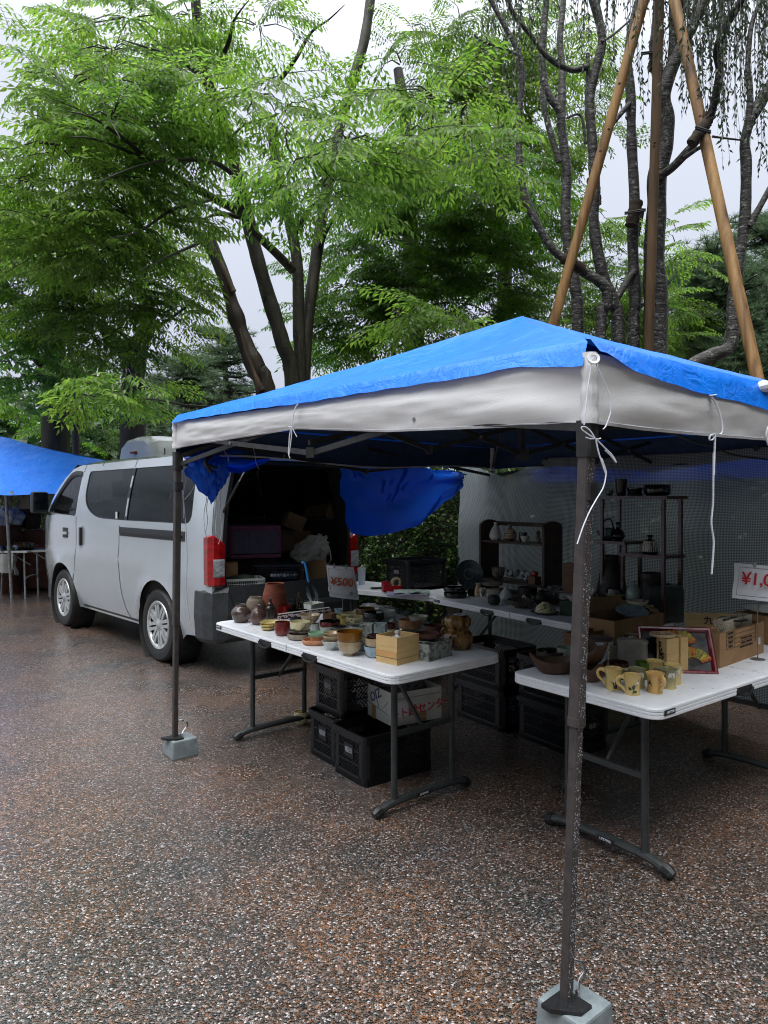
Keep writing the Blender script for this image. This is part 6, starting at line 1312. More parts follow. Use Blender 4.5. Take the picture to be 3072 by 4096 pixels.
sb=pot('ceramic_bowl','white bowl with black brush characters under the speckled tan bowl','bowl','B',764,988,None,345,'tea',OFFW,Y=4.08,group=GB,deco=calli,mats=[OFFW,INKD]); pot('ceramic_bowl','tall speckled tan bowl with a glossy rim','bowl','B',752,982,None,230,'straight',SPECK,Y=4.08,z=.805,group=GB)
pot('ceramic_bowl','pale green white bowl on a saucer at the back near the gourd jar','bowl','B',852,1057,None,196,'cone',OFFW,Y=4.12,z=.78,group=GB); pot('ceramic_plate','celadon saucer under the pale green white bowl','plate','B',840,1072,None,262,'plate',CELG,Y=4.12,z=.758,group=GB); pot('ceramic_plate','celadon saucer at the foot of the pile near the gourd jar','plate','B',845,1070,None,305,'plate',CELG,Y=4.12,group=GB)
pot('ceramic_dish','wide dark brown dish leaning behind the unglazed bowl','dish','B',1000,1222,None,288,'tea',UNG,Y=3.95,z=.785,group=GB); pot('ceramic_dish','grey green dish under the wide dark brown dish','dish','B',1010,1210,None,365,'squat',CELG,Y=3.95,group=GB)
gb=cbox('paper_box','open grey mottled paper box with a white card inside','box','B',(1065,686),(960,655),(1296,618),160,MOTT,opn=.004,H=.085)
m=MB(); m.box((0,0,0),(gb['L']*.5,gb['W']*.5,.001),M=gb['T']@Matrix.Translation((-.03,0,.083))@Matrix.Rotation(R(12),4,'Y')); tag(m.build('paper_card',PAPER,None,gb['c']),'white card lying in the grey mottled box','card')
wb=pot('ceramic_bowl','white bowl holding the brown unglazed bowl over the mottled box','bowl','B',950,1184,None,438,'tea',OFFW,Y=3.64,z=.80,group=GB); pot('ceramic_bowl','brown unglazed ribbed bowl nested in a white bowl','bowl','B',920,1174,None,364,'straight',UNG,Y=3.64,z=.838,group=GB)
lb=pot('ceramic_bowl','pale blue grey bowl with white scratches beside the wooden box','bowl','B',398,604,643,500,'round',BLUEW,group=GB); mbw=pot('ceramic_bowl','cream bowl nested between a dark bowl and the blue grey one','bowl','B',402,610,545,415,'tea',CRK,ref=lb,group=GB); pot('ceramic_bowl','dark brown bowl on the cream one beside the wooden box','bowl','B',428,642,450,393,'straight',gz('dark_chestnut',(58,30,26),(40,20,18)),ref=dict(Y=lb['Y']+.02),group=GB)
wbx=cbox('wooden_box','open pale wooden box with a lidded porcelain jar inside','box','B',(735,724),(558,668),(958,668),240,WOODL,opn=.007,H=.135)
m=MB(); m.box((0,0,0),(wbx['L']+.001,wbx['W']+.001,.0015),M=wbx['T']@Matrix.Translation((0,0,.030))); m.build('base_seam',mk('seam_brown',s3(96,70,40)),wbx['ob'],wbx['c'],wbx['rz'])  # brown line round the box where the base board meets it
m=MB(); m.box((0,0,0),(.003,wbx['W']*.96,.028),M=wbx['T']@Matrix.Translation((-wbx['L']/2-.0012,0,.047))); m.build('wood_patch',mk('darker_paulownia',s3(196,150,96),s3(182,136,84),5,stretch=(1,1,9)),wbx['ob'],wbx['c'],wbx['rz'])
o_=wbx['c']; T=Matrix.Translation(o_+Vector((0,0,.008))); m=MB(); r_=min(wbx['L'],wbx['W'])*.42
m.lathe([(0,0),(r_*.7,0),(r_,.03),(r_,.06),(r_*.9,.088)],28,0,T); jb=m.build('porcelain_jar',WHT,None,o_); tag(jb,'white porcelain jar with a knobbed lid standing in the pale wooden box','jar')
m=MB(); m.lathe([(r_*.92,.088),(r_*.85,.100),(r_*.5,.112),(r_*.22,.118),(r_*.16,.124),(r_*.26,.134),(r_*.24,.142),(0,.147)],28,0,T); 
for k in range(9): a_=k*.7; m.tube([T@Vector((r_*.6*math.cos(a_),r_*.6*math.sin(a_),.1105)),T@Vector((r_*.75*math.cos(a_+.2),r_*.75*math.sin(a_+.2),.1065))],.004,6,1+k%2)
m.build('lid',[WHT,mk('enamel_red',s3(160,60,70)),mk('enamel_blue',s3(60,84,150))],jb,o_)
# double gourd jar
gp=place('B',1190,1512,566,178,[(.7,0)]); Rg,Hg=gp['R'],gp['H']; m=MB(); n=48; pr=[p for p in smooth([Vector((r*Rg,z*Hg,0)) for r,z in ((.0,0),(.72,.0),(.90,.08),(1,.28),(.93,.45),(.70,.565),(.68,.60),(.82,.68),(.88,.78),(.83,.90),(.62,.985),(.30,.995),(.05,.985),(0,.985))],4)]
o_=Vector((gp['X'],gp['Y'],.74)); vs=[]
for p in pr:
    for j in range(n): a=2*math.pi*j/n; w_=1-.045*abs(math.cos(a*5))**6*(1 if .06*Hg<p.y<.97*Hg else .3); vs.append(o_+Vector((max(p.x,0)*w_*math.cos(a),max(p.x,0)*w_*math.sin(a),p.y)))
m.add(vs,[[i*n+j,i*n+(j+1)%n,(i+1)*n+(j+1)%n,(i+1)*n+j] for i in range(len(pr)-1) for j in range(n)],0,True)
go=m.build('gourd_jar',GOURD,None,o_,sharp=0); tag(go,'large brown streaked double gourd jar at the near end of the front table','jar',GB)
m=MB(); m.lathe([(0,Hg*1.005),(.05*Rg,Hg*1.01),(.07*Rg,Hg*.99)],12,0,Matrix.Translation(o_)); m.tube(smooth([o_+Vector((-.92*Rg,-.2*Rg,.42*Hg)),o_+Vector((-1.02*Rg,-.25*Rg,.50*Hg)),o_+Vector((-.93*Rg,-.22*Rg,.58*Hg)),o_+Vector((-.80*Rg,-.2*Rg,.62*Hg))],4),.008,7); m.tube(smooth([o_+Vector((-.85*Rg,0,.68*Hg)),o_+Vector((-.95*Rg,-.05*Rg,.75*Hg)),o_+Vector((-.90*Rg,0,.82*Hg))],4),.007,7); m.build('handle',GOURD,go,o_)
m=MB(); m.box(G('c',1355,470,.7405),(.085,.022,.0012),R(38)); tag(m.build('label_strip',PAPER,None,G('c',1355,470,.7405)),'thin white label strip stuck on the near table end','label')
# ---- things under the front table
CRATE=mk('crate_plastic',s3(15,17,22),s3(10,11,15),30,rough=.4,bump=.1); 
def crate(L=.477,W=.32,H=.272):
    t=thing('plastic_crate','x','crate',(0,0,0)); m=MB(); T=.012
    m.loft([[Vector((x*(1+e),y*(1+e),z)) for x,y in [(a-L/2,b-W/2) for a,b in rrect(L,W,.035,3)]] for e,z in ((-.02,0),(0,.004),(0,.028))],0)
    base=[(a-L/2,b-W/2) for a,b in rrect(L,W,.035,3)]
    def band(z0,z1,out=.0,th=T):
        o=[Vector((x*(1+out/L*2),y*(1+out/W*2))) for x,y in base]; i=[Vector((p.x*(1-2*th/L),p.y*(1-2*th/W))) for p in o]
        m.loft([[Vector((p.x,p.y,z0)) for p in i],[Vector((p.x,p.y,z0)) for p in o],[Vector((p.x,p.y,z1)) for p in o],[Vector((p.x,p.y,z1)) for p in i],[Vector((p.x,p.y,z0)) for p in i]],0,False)
    band(.0,.045); band(H-.050,H-.030,.0); band(H-.030,H,.010); band(H*.36,H*.36+.008,0,.006); band(H*.62,H*.62+.008,0,.006)
    for sx in (-1,1):
        for sy in (-1,1): m.prism([(sx*(L/2)-sx*q[0],sy*(W/2)-sy*q[1]) for q in ((.0,.03),(.012,.012),(.03,.0),(.065,.0),(.065,.010),(.03,.012),(.014,.03),(.010,.06),(.0,.06))][::(1 if sx*sy>0 else -1)],.03,H-.03,0)
    for (A,B,n,l) in (((-L/2+.06,-W/2+.004,0),(L/2-.06,-W/2+.004,0),13,L),((-L/2+.06,W/2-.004,0),(L/2-.06,W/2-.004,0),13,L),((-L/2+.004,-W/2+.06,0),(-L/2+.004,W/2-.06,0),8,W),((L/2-.004,-W/2+.06,0),(L/2-.004,W/2-.06,0),8,W)):
        A,B=Vector(A),Vector(B); d=(B-A).normalized(); hh=H-.10; ln=(B-A).length
        for s in (1,-1):
            k=-hh
            while k<ln:
                a0=max(0,k); a1=min(ln,k+hh)
                if a1-a0>.012:
                    z0=(a0-k) if s>0 else hh-(a0-k); z1=(a1-k) if s>0 else hh-(a1-k)
                    m.bar(A+d*a0+Vector((0,0,.05+z0)),A+d*a1+Vector((0,0,.05+z1)),.0045,.0035 if s>0 else .0032)
                k+=.026
    m.build('basket_body',CRATE,t)
    m=MB(); m.box((-L/2-.001,-.005,H*.60),(.004,.085,.075)); pl=m.build('label_panel',CRATE,t)
    text('lettering','稲田',.034,mk('crate_print',s3(170,174,182),rough=.7),frame((-L/2-.0045,-.005,H*.60),(0,-1,0),(0,0,1)),pl)
    return t
CR=crate(); GCR='black lattice crates around the stall'
n_=G('K',540,1048); l_=G('K',288,905); r_=G('K',1110,880); ax=(r_-n_).normalized(); ay=Vector((-ax.y,ax.x,0)); rzc=math.atan2(ax.y,ax.x)
cA=n_+ax*.2385+ay*.16; CR.location=cA; CR.rotation_euler=(0,0,rzc); CR['label']='black lattice crate on the ground carrying the white carton'; CR['group']=GCR
lc=G('K',72,745); cB=lc+ax*.2385-ay*.16
dup(CR,cB,rzc,'black lattice crate on the ground, lower of the two stacked under the front table',GCR)
dup(CR,cB+Vector((.03,.02,.272)),rzc,'black lattice crate on top of the two stacked under the front table',GCR)
for k,(x,y,z,lab) in enumerate(((.78,4.98,0,'black lattice crate on the ground at the far end below the shaded back table'),(.78,4.98,.272,'black lattice crate stacked at the far end below the shaded back table'),(1.13,4.52,0,'black lattice crate on the ground at the near end below the shaded back table'),(1.13,4.52,.272,'black lattice crate stacked at the near end below the shaded back table'))): dup(CR,(x,y,z),R(-56+90+90),lab,GCR)
d4=dup(CR,(.29,6.40,.74),R(40),'black lattice crate standing on the short shaded table',GCR)
ct=cbox('carton','open white carton with red print, on the front crate','carton','K',(770,537),(470,382),(1172,457),0,CARDW,z=.272,opn=.006,H=.185,group='cartons')
org=ct['c']; T=ct['T']; L_,W_,H_=ct['L'],ct['W'],ct['H']; REDP=mk('red_print',s3(190,40,64),rough=.7); BLUP=mk('blue_print',s3(62,72,104),rough=.7)
def on_face(name,body,size,mat,face,u,z,par,B,ang=0.,ext=.0008,bold=0.):   # print on the front (-y) or end (-x) face of a cbox
    if face=='y': M_=B['T']@frame((u,-B['W']/2-.0012,z),(1,0,0),(0,0,1))
    else: M_=B['T']@frame((-B['L']/2-.0012,u,z),(0,-1,0),(0,0,1))
    return text(name,body,size,mat,M_@Matrix.Rotation(R(ang),4,'Z'),par,B['c'],ext,bold,'CENTER',B['rz'])
on_face('lettering','ート越センター',.062,REDP,'y',.03,.075,ct['ob'],ct,4,bold=.001)
on_face('lettering','OIZ',.075,BLUP,'x',-.02,.135,ct['ob'],ct,28,bold=.0012); on_face('lettering','hsoizj.com',.020,BLUP,'x',.115,.115,ct['ob'],ct,0)
m=MB(); T=ct['T']
for pts in (((-L_/2-.0012,.0,.175),(-L_/2-.0012,-.06,.075)),((-L_/2-.0012,.155,.095),(-L_/2-.0012,-.155,.055)),((-L_/2-.0012,-.10,.078),(-L_/2-.0012,-.155,.125)),((-L_/2+.03,-W_/2-.0012,.150),(L_/2,-W_/2-.0012,.150))): m.bar(T@Vector(pts[0]),T@Vector(pts[1]),.003,.0012,0,(0,0,1))
m.build('print_line',BLUP,ct['ob'],ct['c'],ct['rz'])
m=MB(); m.box((0,0,0),(.07,.0012,.085),M=T@Matrix.Translation((-L_/2+.065,-W_/2-.0012,.09))); m.build('note_paper',PAPER,ct['ob'],ct['c'],ct['rz']); m=MB(); m.box((0,0,0),(.0012,.045,.075),M=T@Matrix.Translation((-L_/2-.0012,0,.035))); PT_=mk('parcel_tape',s3(150,122,84),rough=.3); m.build('parcel_tape',PT_,ct['ob'],ct['c'],ct['rz']); m=MB(); m.box((0,0,0),(.06,.0012,.06),M=T@Matrix.Translation((.03,-W_/2-.0012,.03))); m.build('parcel_tape',PT_,ct['ob'],ct['c'],ct['rz'])
m=MB(); bm=bmesh.new(); bmesh.ops.create_icosphere(bm,subdivisions=4,radius=1); c0=ct['c']+Vector((0,0,.16)); m.add([c0+Vector((v.co.x*.16,v.co.y*.12,v.co.z*.07*(1+.8*nz(v.co,3))))+.03*v.co*nz(v.co,5) for v in bm.verts],[[v.index for v in f.verts] for f in bm.faces],0,False); bm.free(); tag(m.build('crumpled_wrap',mk('grey_wrap',s3(96,98,98),s3(70,72,72),10,rough=.7),None,c0,sharp=0),'crumpled grey wrapping stuffed in the white carton','wrapping')
gb_=pot('ceramic_bowl','cream bowl standing alone on the wet ground beneath the front table','bowl','c',518,600,830,742,'tea',CRM,z=0.)
m=MB(); q=Pd(gb_)+Vector((0,0,.035)); m.box(q+Vector((-.01,0,.02)),(.05,.03,.06),.4,0,.006); tag(m.build('wooden_block',mk('yellow_wood',s3(176,140,60),s3(150,116,44),20,rough=.6),None,q),'small yellow wooden piece in the bowl on the ground','block')
# ---- short shaded table at the back
def cup(ob,pl,o):
    m=MB(); H=o[-1][1]; r=o[-1][0]; m.lathe([(0,H+.012),(r*.85,H+.012),(r*.9,H+.004),(r*1.06,H+.003),(r*1.06,H-.005)],20,0,Matrix.Translation(Pd(pl))); m.build('lid',WHT,ob,Pd(pl))
pot('paper_cup','white lidded paper cup on the short shaded table','cup','d',196,246,None,712,[(.74,0),(1,1)],gz('paper_cup',(176,186,200),(160,170,186),rough=.6,coat=0),Y=6.65,fin=cup,wob=0)
c0=D('d',415,830,6.2); c0.z=.74; m=MB(); m.box((0,0,0),(.20,.07,.05),M=Matrix.Translation(c0+Vector((0,0,.025)))@Matrix.Rotation(.4,4,'Z'),bev=.008); m.box((0,0,0),(.06,.07,.09),M=Matrix.Translation(c0+Vector((-.07,-.03,.045)))@Matrix.Rotation(.4,4,'Z'),bev=.01); td=m.build('tape_dispenser',mk('red_plastic',s3(150,16,26),s3(120,10,20),20,rough=.3),None,c0); tag(td,'red tape dispenser on the short shaded table','dispenser')
m=MB(); m.lathe([(.030,-.012),(.048,-.012),(.048,.012),(.030,.012),(.030,-.012)],24,0,Matrix.Translation(c0+Vector((.02,0,.075)))@Matrix.Rotation(.4,4,'Z')@Matrix.Rotation(R(90),4,'X')); m.build('tape_roll',mk('tape_clear',s3(170,160,130),rough=.2),td,c0)
c0=D('d',495,862,6.0); c0.z=.742; m=MB(); m.grid(lambda u,v:c0+Vector(((u-.5)*.34,(v-.5)*.26,.008+.014*nz((u*4,v*4,1))+.02*(u*(1-u)))),18,14,0,.006); m.grid(lambda u,v:c0+Vector(((u-.5)*.30+.04,(v-.5)*.22+.02,.024+.016*nz((u*4,v*4,6)))),16,12,1,.004); tag(m.build('folded_papers',[mk('lilac_print',s3(150,140,176),s3(120,130,150),14,rough=.4),mk('green_print',s3(120,150,130),s3(170,176,180),16,rough=.4)],None,c0,sharp=0),'crumpled heap of lilac and green printed sheets on the short shaded table','papers')
c0=D('d',310,838,6.35); c0.z=.74; m=MB(); m.box(c0+Vector((0,0,.008)),(.10,.05,.016),.2,0,.003); tag(m.build('smartphone',BLKM,None,c0),'dark phone lying beside the red tape dispenser','phone')
c0=D('d',330,925,5.95); m=MB(); bm=bmesh.new(); bmesh.ops.create_icosphere(bm,subdivisions=4,radius=1); m.add([Vector((c0.x,c0.y,.40))+Vector((v.co.x*.36,v.co.y*.18,v.co.z*.24))*(1+.35*nz(v.co,2.5)+.14*nz(v.co,7)) for v in bm.verts],[[v.index for v in f.verts] for f in bm.faces],0,False); bm.free(); tag(m.build('plastic_bag',mk('grey_poly',s3(96,100,102),s3(66,70,72),8,rough=.25),None,(c0.x,c0.y,.40),sharp=0),'crumpled grey plastic bag bundle below the short shaded table','bag')
# ---- long shaded table: crop C, d, e, H, J
def patt(name,a,b,sc,lo=.45,hi=.55,**k): return gz(name,a,b,scale=sc,lo=lo,hi=hi,**k)
cp=D('C',414,110,5.78); m=MB(); rp=135*.42194*5.78/FL; M_=Matrix.Translation(cp)@Matrix.Rotation(R(8),4,'Z')@Matrix.Rotation(R(78),4,'X')
m.lathe([(0,0),(rp*.5,0),(rp*.6,.006),(rp*.97,.022),(rp,.025),(rp*.99,.029),(rp*.6,.014),(rp*.5,.008),(0,.008)],40,0,M_)
for r0,k in ((.36,26),(.60,34),(.80,44)):
    for i in range(k): a=i*2*math.pi/k; z=.0095+.016*max(0,(r0-.55)/.42); m.box((0,0,0),(.010,.006,.0012),M=M_@Matrix.Rotation(a,4,'Z')@Matrix.Translation((rp*r0,0,z)),m=1)
tag(m.build('ceramic_plate',[gz('dark_blue_grey',(70,80,84),(48,56,60)),gz('inlay_grey',(132,144,146))],None,cp),'large dark patterned plate propped upright on the shaded back table','plate',GB3)
bb=pot('ceramic_bowl','black basin underneath another at the far end of the shaded back table','bowl','C',178,398,342,268,'straight',BLK,group=GB3); pot('ceramic_bowl','black shallow basin on top of another at the far end of the shaded back table','bowl','C',172,394,285,216,'straight',BLK,ref=bb,group=GB3)
pot('ceramic_bottle','dark bottle with a flared lip before the propped plate','bottle','C',398,492,322,146,[(.7,0),(1,.2),(.95,.5),(.5,.72),(.36,.80),(.40,.92),(.55,1)],BLKM,group=GB3)
sq=G('C',515,384); m=MB()
for k in range(2): m.box(sq+Vector((0,.09,.010+.021*k)),(.19-.005*k,.19-.005*k,.018),R(-20),0,.005)
tag(m.build('square_plate',gz('ash_glaze',(78,80,68),(58,60,52)),None,sq),'pair of square olive grey plates under the small beige bottle','plate')
def wavy(m,pl,o): stroke(m,pl,o,[(-40,.3),(-15,.36),(10,.28),(40,.35)],.004,1)
pot('ceramic_bottle','small beige bottle with a wavy dark line on the square plates','bottle','C',470,532,None,192,[(.9,0),(1,.1),(.95,.55),(.6,.75),(.66,.9),(.8,1)],BEIGE,Y=5.6,z=.782,group=GB3,deco=wavy,mats=[BEIGE,INKD])
def tri(m,pl,o): stroke(m,pl,o,[(-30,.95),(-5,.1)],(.022,.002),1); stroke(m,pl,o,[(30,.95),(8,.1)],(.022,.002),1)
pot('ceramic_cup','grey cup with dark green triangles on the square plates','cup','C',512,584,None,238,'cup',OFFW,Y=5.55,z=.782,group=GB3,deco=tri,mats=[OFFW,GRNB])
gbk=pot('ceramic_bowl','pale grey bowl below another behind the white sake bottle','bowl','C',582,738,None,238,'tea',OFFW,Y=5.85,group=GB3); pot('ceramic_bowl','big grey bowl on top of a pale one behind the white sake bottle','bowl','C',540,742,None,172,'tea',GREYR,Y=5.85,z=.83,group=GB3)
pot('ceramic_vase','round charcoal stone vase in front of the pale bowls','vase','C',595,712,407,305,[(.5,0),(.9,.2),(1,.5),(.9,.85),(.6,1)],gz('charcoal',(52,52,52),(34,34,34),rough=.6,coat=0),group=GB3)
pot('ceramic_dish','white saucer beneath the white sake bottle','dish','C',712,822,392,350,'dish',WHT,group=GB3)
pot('ceramic_bottle','white conical sake bottle on a saucer in the middle of the shaded back table','bottle','C',700,836,None,218,[(.9,0),(1,.10),(.98,.3),(.62,.62),(.28,.80),(.22,.86),(.34,.95),(.36,1)],WHT,Y=5.55,z=.757,group=GB3)
def rings_(m,pl,o):
    for a,z in ((-22,.42),(12,.52),(-2,.25),(36,.4)): stroke(m,pl,o,[(a-9,z),(a,z+.16),(a+9,z),(a,z-.16),(a-9,z)],.011,1)
pot('ceramic_bowl','dark bowl painted with white ring shapes','bowl','C',878,1062,None,222,'tea',BLKM,Y=5.45,group=GB3,deco=rings_,mats=[BLKM,WBR])
def fleck(m,pl,o): pass
pot('ceramic_dish','wide olive brown dish at the shaded table edge','dish','C',772,1048,437,335,'dish',gz('olive_dish',(92,88,76),(58,54,46),scale=14),group=GB3)
pot('ceramic_vase','dark round vase behind the wide olive brown dish','vase','C',1040,1172,None,262,[(.5,0),(.9,.2),(1,.45),(.85,.75),(.45,.92),(.5,1)],BLKM,Y=5.35,group=GB3)
cbox('wooden_box','orange brown wooden box with wrapped porcelain on it','box','C',(1178,392),(1160,375),(1290,385),80,WOODM,H=.075,group='small wooden boxes on the back table'); q=D('C',1240,280,5.45); q.z=.83; bm=bmesh.new(); bmesh.ops.create_icosphere(bm,subdivisions=4,radius=1); m=MB(); m.add([q+Vector((v.co.x*.10,v.co.y*.07,v.co.z*.045))*(1+.45*nz(v.co,2.7)+.2*nz(v.co,6)) for v in bm.verts],[[v.index for v in f.verts] for f in bm.faces],0,False); bm.free(); tag(m.build('bubble_wrap',mk('clear_poly',s3(130,136,136),s3(96,100,100),14,rough=.2),None,q,sharp=0),'crumpled clear wrap over a small porcelain cup on the orange brown box','wrap')
cbox('wooden_box','tall brown wooden box standing behind the near pole','box','C',(1400,425),(1358,405),(1470,412),300,WOODM,H=.325,group='small wooden boxes on the back table')
bd=pot('ceramic_dish','black dish under the upturned green brushed bowl','dish','C',1006,1268,497,445,'plate',BLK,group=GB3)
def grn(m,pl,o):
    rr=random.Random(2)
    for k in range(22): a=rr.uniform(-75,75); z=rr.uniform(.15,.75); stroke(m,pl,o,[(a,z),(a+rr.uniform(-10,10),z+.12),(a+rr.uniform(4,16),z+.05)],(.007,.002),1)
pot('ceramic_bowl','upturned cream bowl with green brush marks on a black dish','bowl','C',1042,1240,None,370,[(1,0),(.97,.25),(.80,.6),(.48,.86),(.36,.88),(.34,1)],CRM,Y=bd['Y'],z=.752,opn=False,group=GB3,deco=grn,mats=[CRM,GRNB])
cbox('green_box','dark green flat box carrying white dishes','box','C',(1275,497),(1262,480),(1450,517),110,mk('green_card',s3(34,66,48),s3(26,52,38),10,rough=.6),H=.10)
w_=pot('ceramic_dish','white dish at the base of the pile on the dark green box','dish','C',1268,1360,None,372,'dish',WHT,Y=5.0,z=.84,group='white dishes piled on the green box'); 
pot('ceramic_dish','white dish in the middle of the pile on the dark green box','dish','C',1268,1360,None,360,'dish',WHT,Y=5.0,z=.852,group='white dishes piled on the green box'); pot('ceramic_dish','white dish at the top of the pile on the dark green box','dish','C',1266,1362,None,346,'dish',WHT,Y=5.0,z=.864,group='white dishes piled on the green box')
pot('ceramic_bowl','white flared bowl on the dark green box half behind the near pole','bowl','C',1330,1470,None,298,'cone',WHT,Y=4.93,z=.84,group=GB3)
# beyond the near pole
pot('ceramic_jar','small white lidded jar with dark scrolls just right of the near pole','jar','H',140,210,None,1062,[(.6,0),(.95,.25),(1,.5),(.8,.8),(.4,.9),(.15,.93),(.16,1)],patt('scroll',(190,188,176),(60,54,48),30),opn=False,group=GB3,Y=5.0,z=.846)
bk=D('H',320,1240,4.8); bk.z=.74
for k in range(4): 
    m=MB(); m.box(bk+Vector((.004*math.sin(k*3),.05,.016+.032*k)),(.26,.19,.028),R(-14+3*k),0,.002); m.box(bk+Vector((.004*math.sin(k*3),.05-.001,.016+.032*k)),(.262,.186,.021),R(-14+3*k),1); tag(m.build('wooden_tray',[mk('ivory_board',s3(150,142,124),s3(130,122,104),10,rough=.7),WOODM],None,bk),('lowest','second lowest','third','topmost')[k]+' flat ivory box in the pile under the black and green bowl','box','pile of flat ivory boxes')
pot('ceramic_bowl','black bowl with a green band on the pile of flat boxes','bowl','H',268,432,None,1074,'squat',None,Y=4.85,z=.869,group=GB3,mats=[BLK,gz('moss_band',(110,132,92),(84,104,70))],mfun=lambda i:1 if 6<=i<10 else 0)
pot('ceramic_vase','pale celadon vase with a narrow neck','vase','H',435,567,None,1018,[(.7,0),(.95,.15),(1,.38),(.72,.68),(.30,.82),(.26,.92),(.42,1)],gz('celadon_vase',(164,182,176),(146,166,160)),Y=4.8,z=.866,group=GB3)
q=D('H',505,1250,4.78); m=MB(); m.box((q.x,4.80,.803),(.17,.14,.125),R(-54),0,.003); tag(m.build('wooden_box',WOODD,None,(q.x,4.8,.74)),'low dark wooden box under the celadon vase','box','small wooden boxes on the back table')
pot('ceramic_bowl','painted cream bowl with brown lines in front of the celadon vase','bowl','H',443,632,None,1172,'cone',patt('painted_cream',(180,176,156),(96,76,56),24,.36,.44),Y=4.52,z=.852,group=GB3)
pot('ceramic_dish','black stand dish below the painted cream bowl','dish','H',400,640,None,1238,'squat',BLK,Y=4.52,group=GB3)
pot('ceramic_jar','small cream jar with a collar behind the open carton','jar','H',555,728,None,1222,[(.6,0),(.95,.3),(1,.55),(.7,.85),(.42,.9),(.44,1)],BEIGE,Y=4.62,group=GB3)
pot('ceramic_bowl','dull red bowl behind the open carton','bowl','H',405,562,None,1268,'tea',gz('dull_red',(120,52,46),(88,36,32)),Y=4.5,group=GB3)
pot('ceramic_bowl','amber ribbed bowl right behind the near pole','bowl','e',562,672,None,948,'straight',gz('amber_ribbed',(140,104,58),(108,76,40),stretch=(1,1,6)),Y=4.75,group=GB3)
pot('ceramic_bowl','shallow black bowl on a black mat at the near end of the shaded back table','bowl','e',574,714,1054,1002,'tea',BLK,group=GB3)
# portable cooler
kc=D('H',775,1289,4.62); kc.z=.74; m=MB(); M_=Matrix.Translation(kc)@Matrix.Rotation(R(-20),4,'Z'); w_=.23; h_=EYE+(HY-px('H',0,1055)[1])*4.65/FL-.74
GRNP=mk('green_grey_plastic',s3(52,62,62),s3(42,50,50),20,rough=.45); m.box((0,0,0),(w_,.17,h_),M=M_@Matrix.Translation((0,.085,h_/2)),bev=.03); ck=m.build('power_station',GRNP,None,kc); tag(ck,'dark green grey portable power box with a grille and white stripe','power box')
m=MB()
for k in range(15): m.box((0,0,0),(.005,.004,h_*.52),M=M_@Matrix.Translation((-w_*.40+k*.011,-.001,h_*.45)))
m.build('grille',BLKM,ck,kc); m=MB(); m.box((0,0,0),(.004,.12,.03),M=M_@Matrix.Translation((w_/2,.085,h_*.78))); m.build('stripe',mk('white_stripe',s3(190,196,200),rough=.5),ck,kc); m=MB(); m.box((0,0,0),(.11,.08,.012),M=M_@Matrix.Translation((-.02,.085,h_+.003)),bev=.004); m.build('handle',BLKM,ck,kc)
# large dark vessels under the display stand
pot('ceramic_jar','big matt black jar beneath the display stand','jar','H',195,440,None,792,[(.66,0),(.92,.25),(1,.42),(.78,.75),(.50,.93),(.54,1)],BLKM,Y=4.98,group=GB3)
pot('ceramic_pot','dark pot with a wide rim on a foot below the display stand','pot','H',565,745,None,940,[(.5,0),(.55,.15),(.85,.3),(.9,.75),(1,.9),(.98,1)],BLKM,Y=4.72,group=GB3)
# ---- small bookcase
def J(x,y,Y): return D('J',x,y,Y)
bx=thing('bookcase','low dark wooden bookcase with arched ends on the shaded back table','bookcase',Vector((1.0,5.32,.74)),math.atan2(-.74,.68)); 
p0=J(85,900,6.05); p1=J(1130,900,5.48); bx.location=Vector((p0.x+p1.x,p0.y+p1.y,1.48))/2; dv=p1-p0; dv.z=0; Lb=dv.length; rz=math.atan2(dv.y,dv.x); bx.rotation_euler=(0,0,rz); zt=J(1100,150,5.5).z-.74
dep=.21
for s in (-1,1):
    m=MB(); pr=[(0,0),(dep,0),(dep,zt-.05)]+[(dep/2+dep/2*math.cos(R(a)),zt-.05+.05*math.sin(R(a))) for a in range(20,180,20)]+[(0,zt-.05)]
    m.prism(pr,-.012,.012,0,Matrix.Translation((s*Lb/2,0,0))@Matrix(((0,0,1,0),(1,0,0,0),(0,1,0,0),(0,0,0,1)))); m.build('side_panel',WOODD,bx)
for z in (J(600,505,5.76).z-.74,J(600,1165,5.76).z-.74,.03):
    m=MB(); m.box((0,dep/2,z),(Lb-.024,dep-.012,.018)); m.build('shelf',WOODD,bx)
m=MB(); m.box((0,dep-.02,J(700,205,5.76).z-.74),(Lb-.024,.014,.035)); m.build('back_rail',WOODD,bx)
zs1=J(600,505,5.76).z+.009; zs2=J(600,1165,5.76).z+.009
def shelf_pot(name,label,cat,x0,x1,yt,sh,mat,z,crop='J',**k):
    t=((x0+x1)/2-85)/1045; Y=lerp(6.12,5.57,t); return pot(name,label,cat,crop,x0,x1,None,yt,sh,mat,Y=Y,z=z,group=GB3,**k)
shelf_pot('ceramic_bottle','white brushed sake bottle on the bookcase upper shelf','bottle',240,445,162,'tokkuri',patt('white_brushed',(196,198,196),(110,104,96),9,.28,.36),zs1)
shelf_pot('ceramic_bottle','brown bottle with white slanting bands on the bookcase','bottle',482,682,205,[(.8,0),(1,.15),(1,.4),(.75,.7),(.3,.82),(.28,.9),(.4,1)],mk('slant_band',s3(176,158,134),s3(70,52,40),4,lo=.46,hi=.54,rough=.4,tex='noise',stretch=(2,2,16),dist=.5),zs1)
shelf_pot('ceramic_cup','white tapered cup on the bookcase upper shelf','cup',752,912,385,[(.6,0),(.68,.06),(1,1)],WHT,zs1)
m=MB(); q=J(830,300,5.72); q.z=zs1; m.lathe(vessel(SH['squat'],.035,.075)[0],20,0,Matrix.Translation(q+Vector((0,.07,0)))); tag(m.build('ceramic_jar',BLK,None,q+Vector((0,.07,0))),'glossy black pot behind the white tapered cup','jar',GB3)
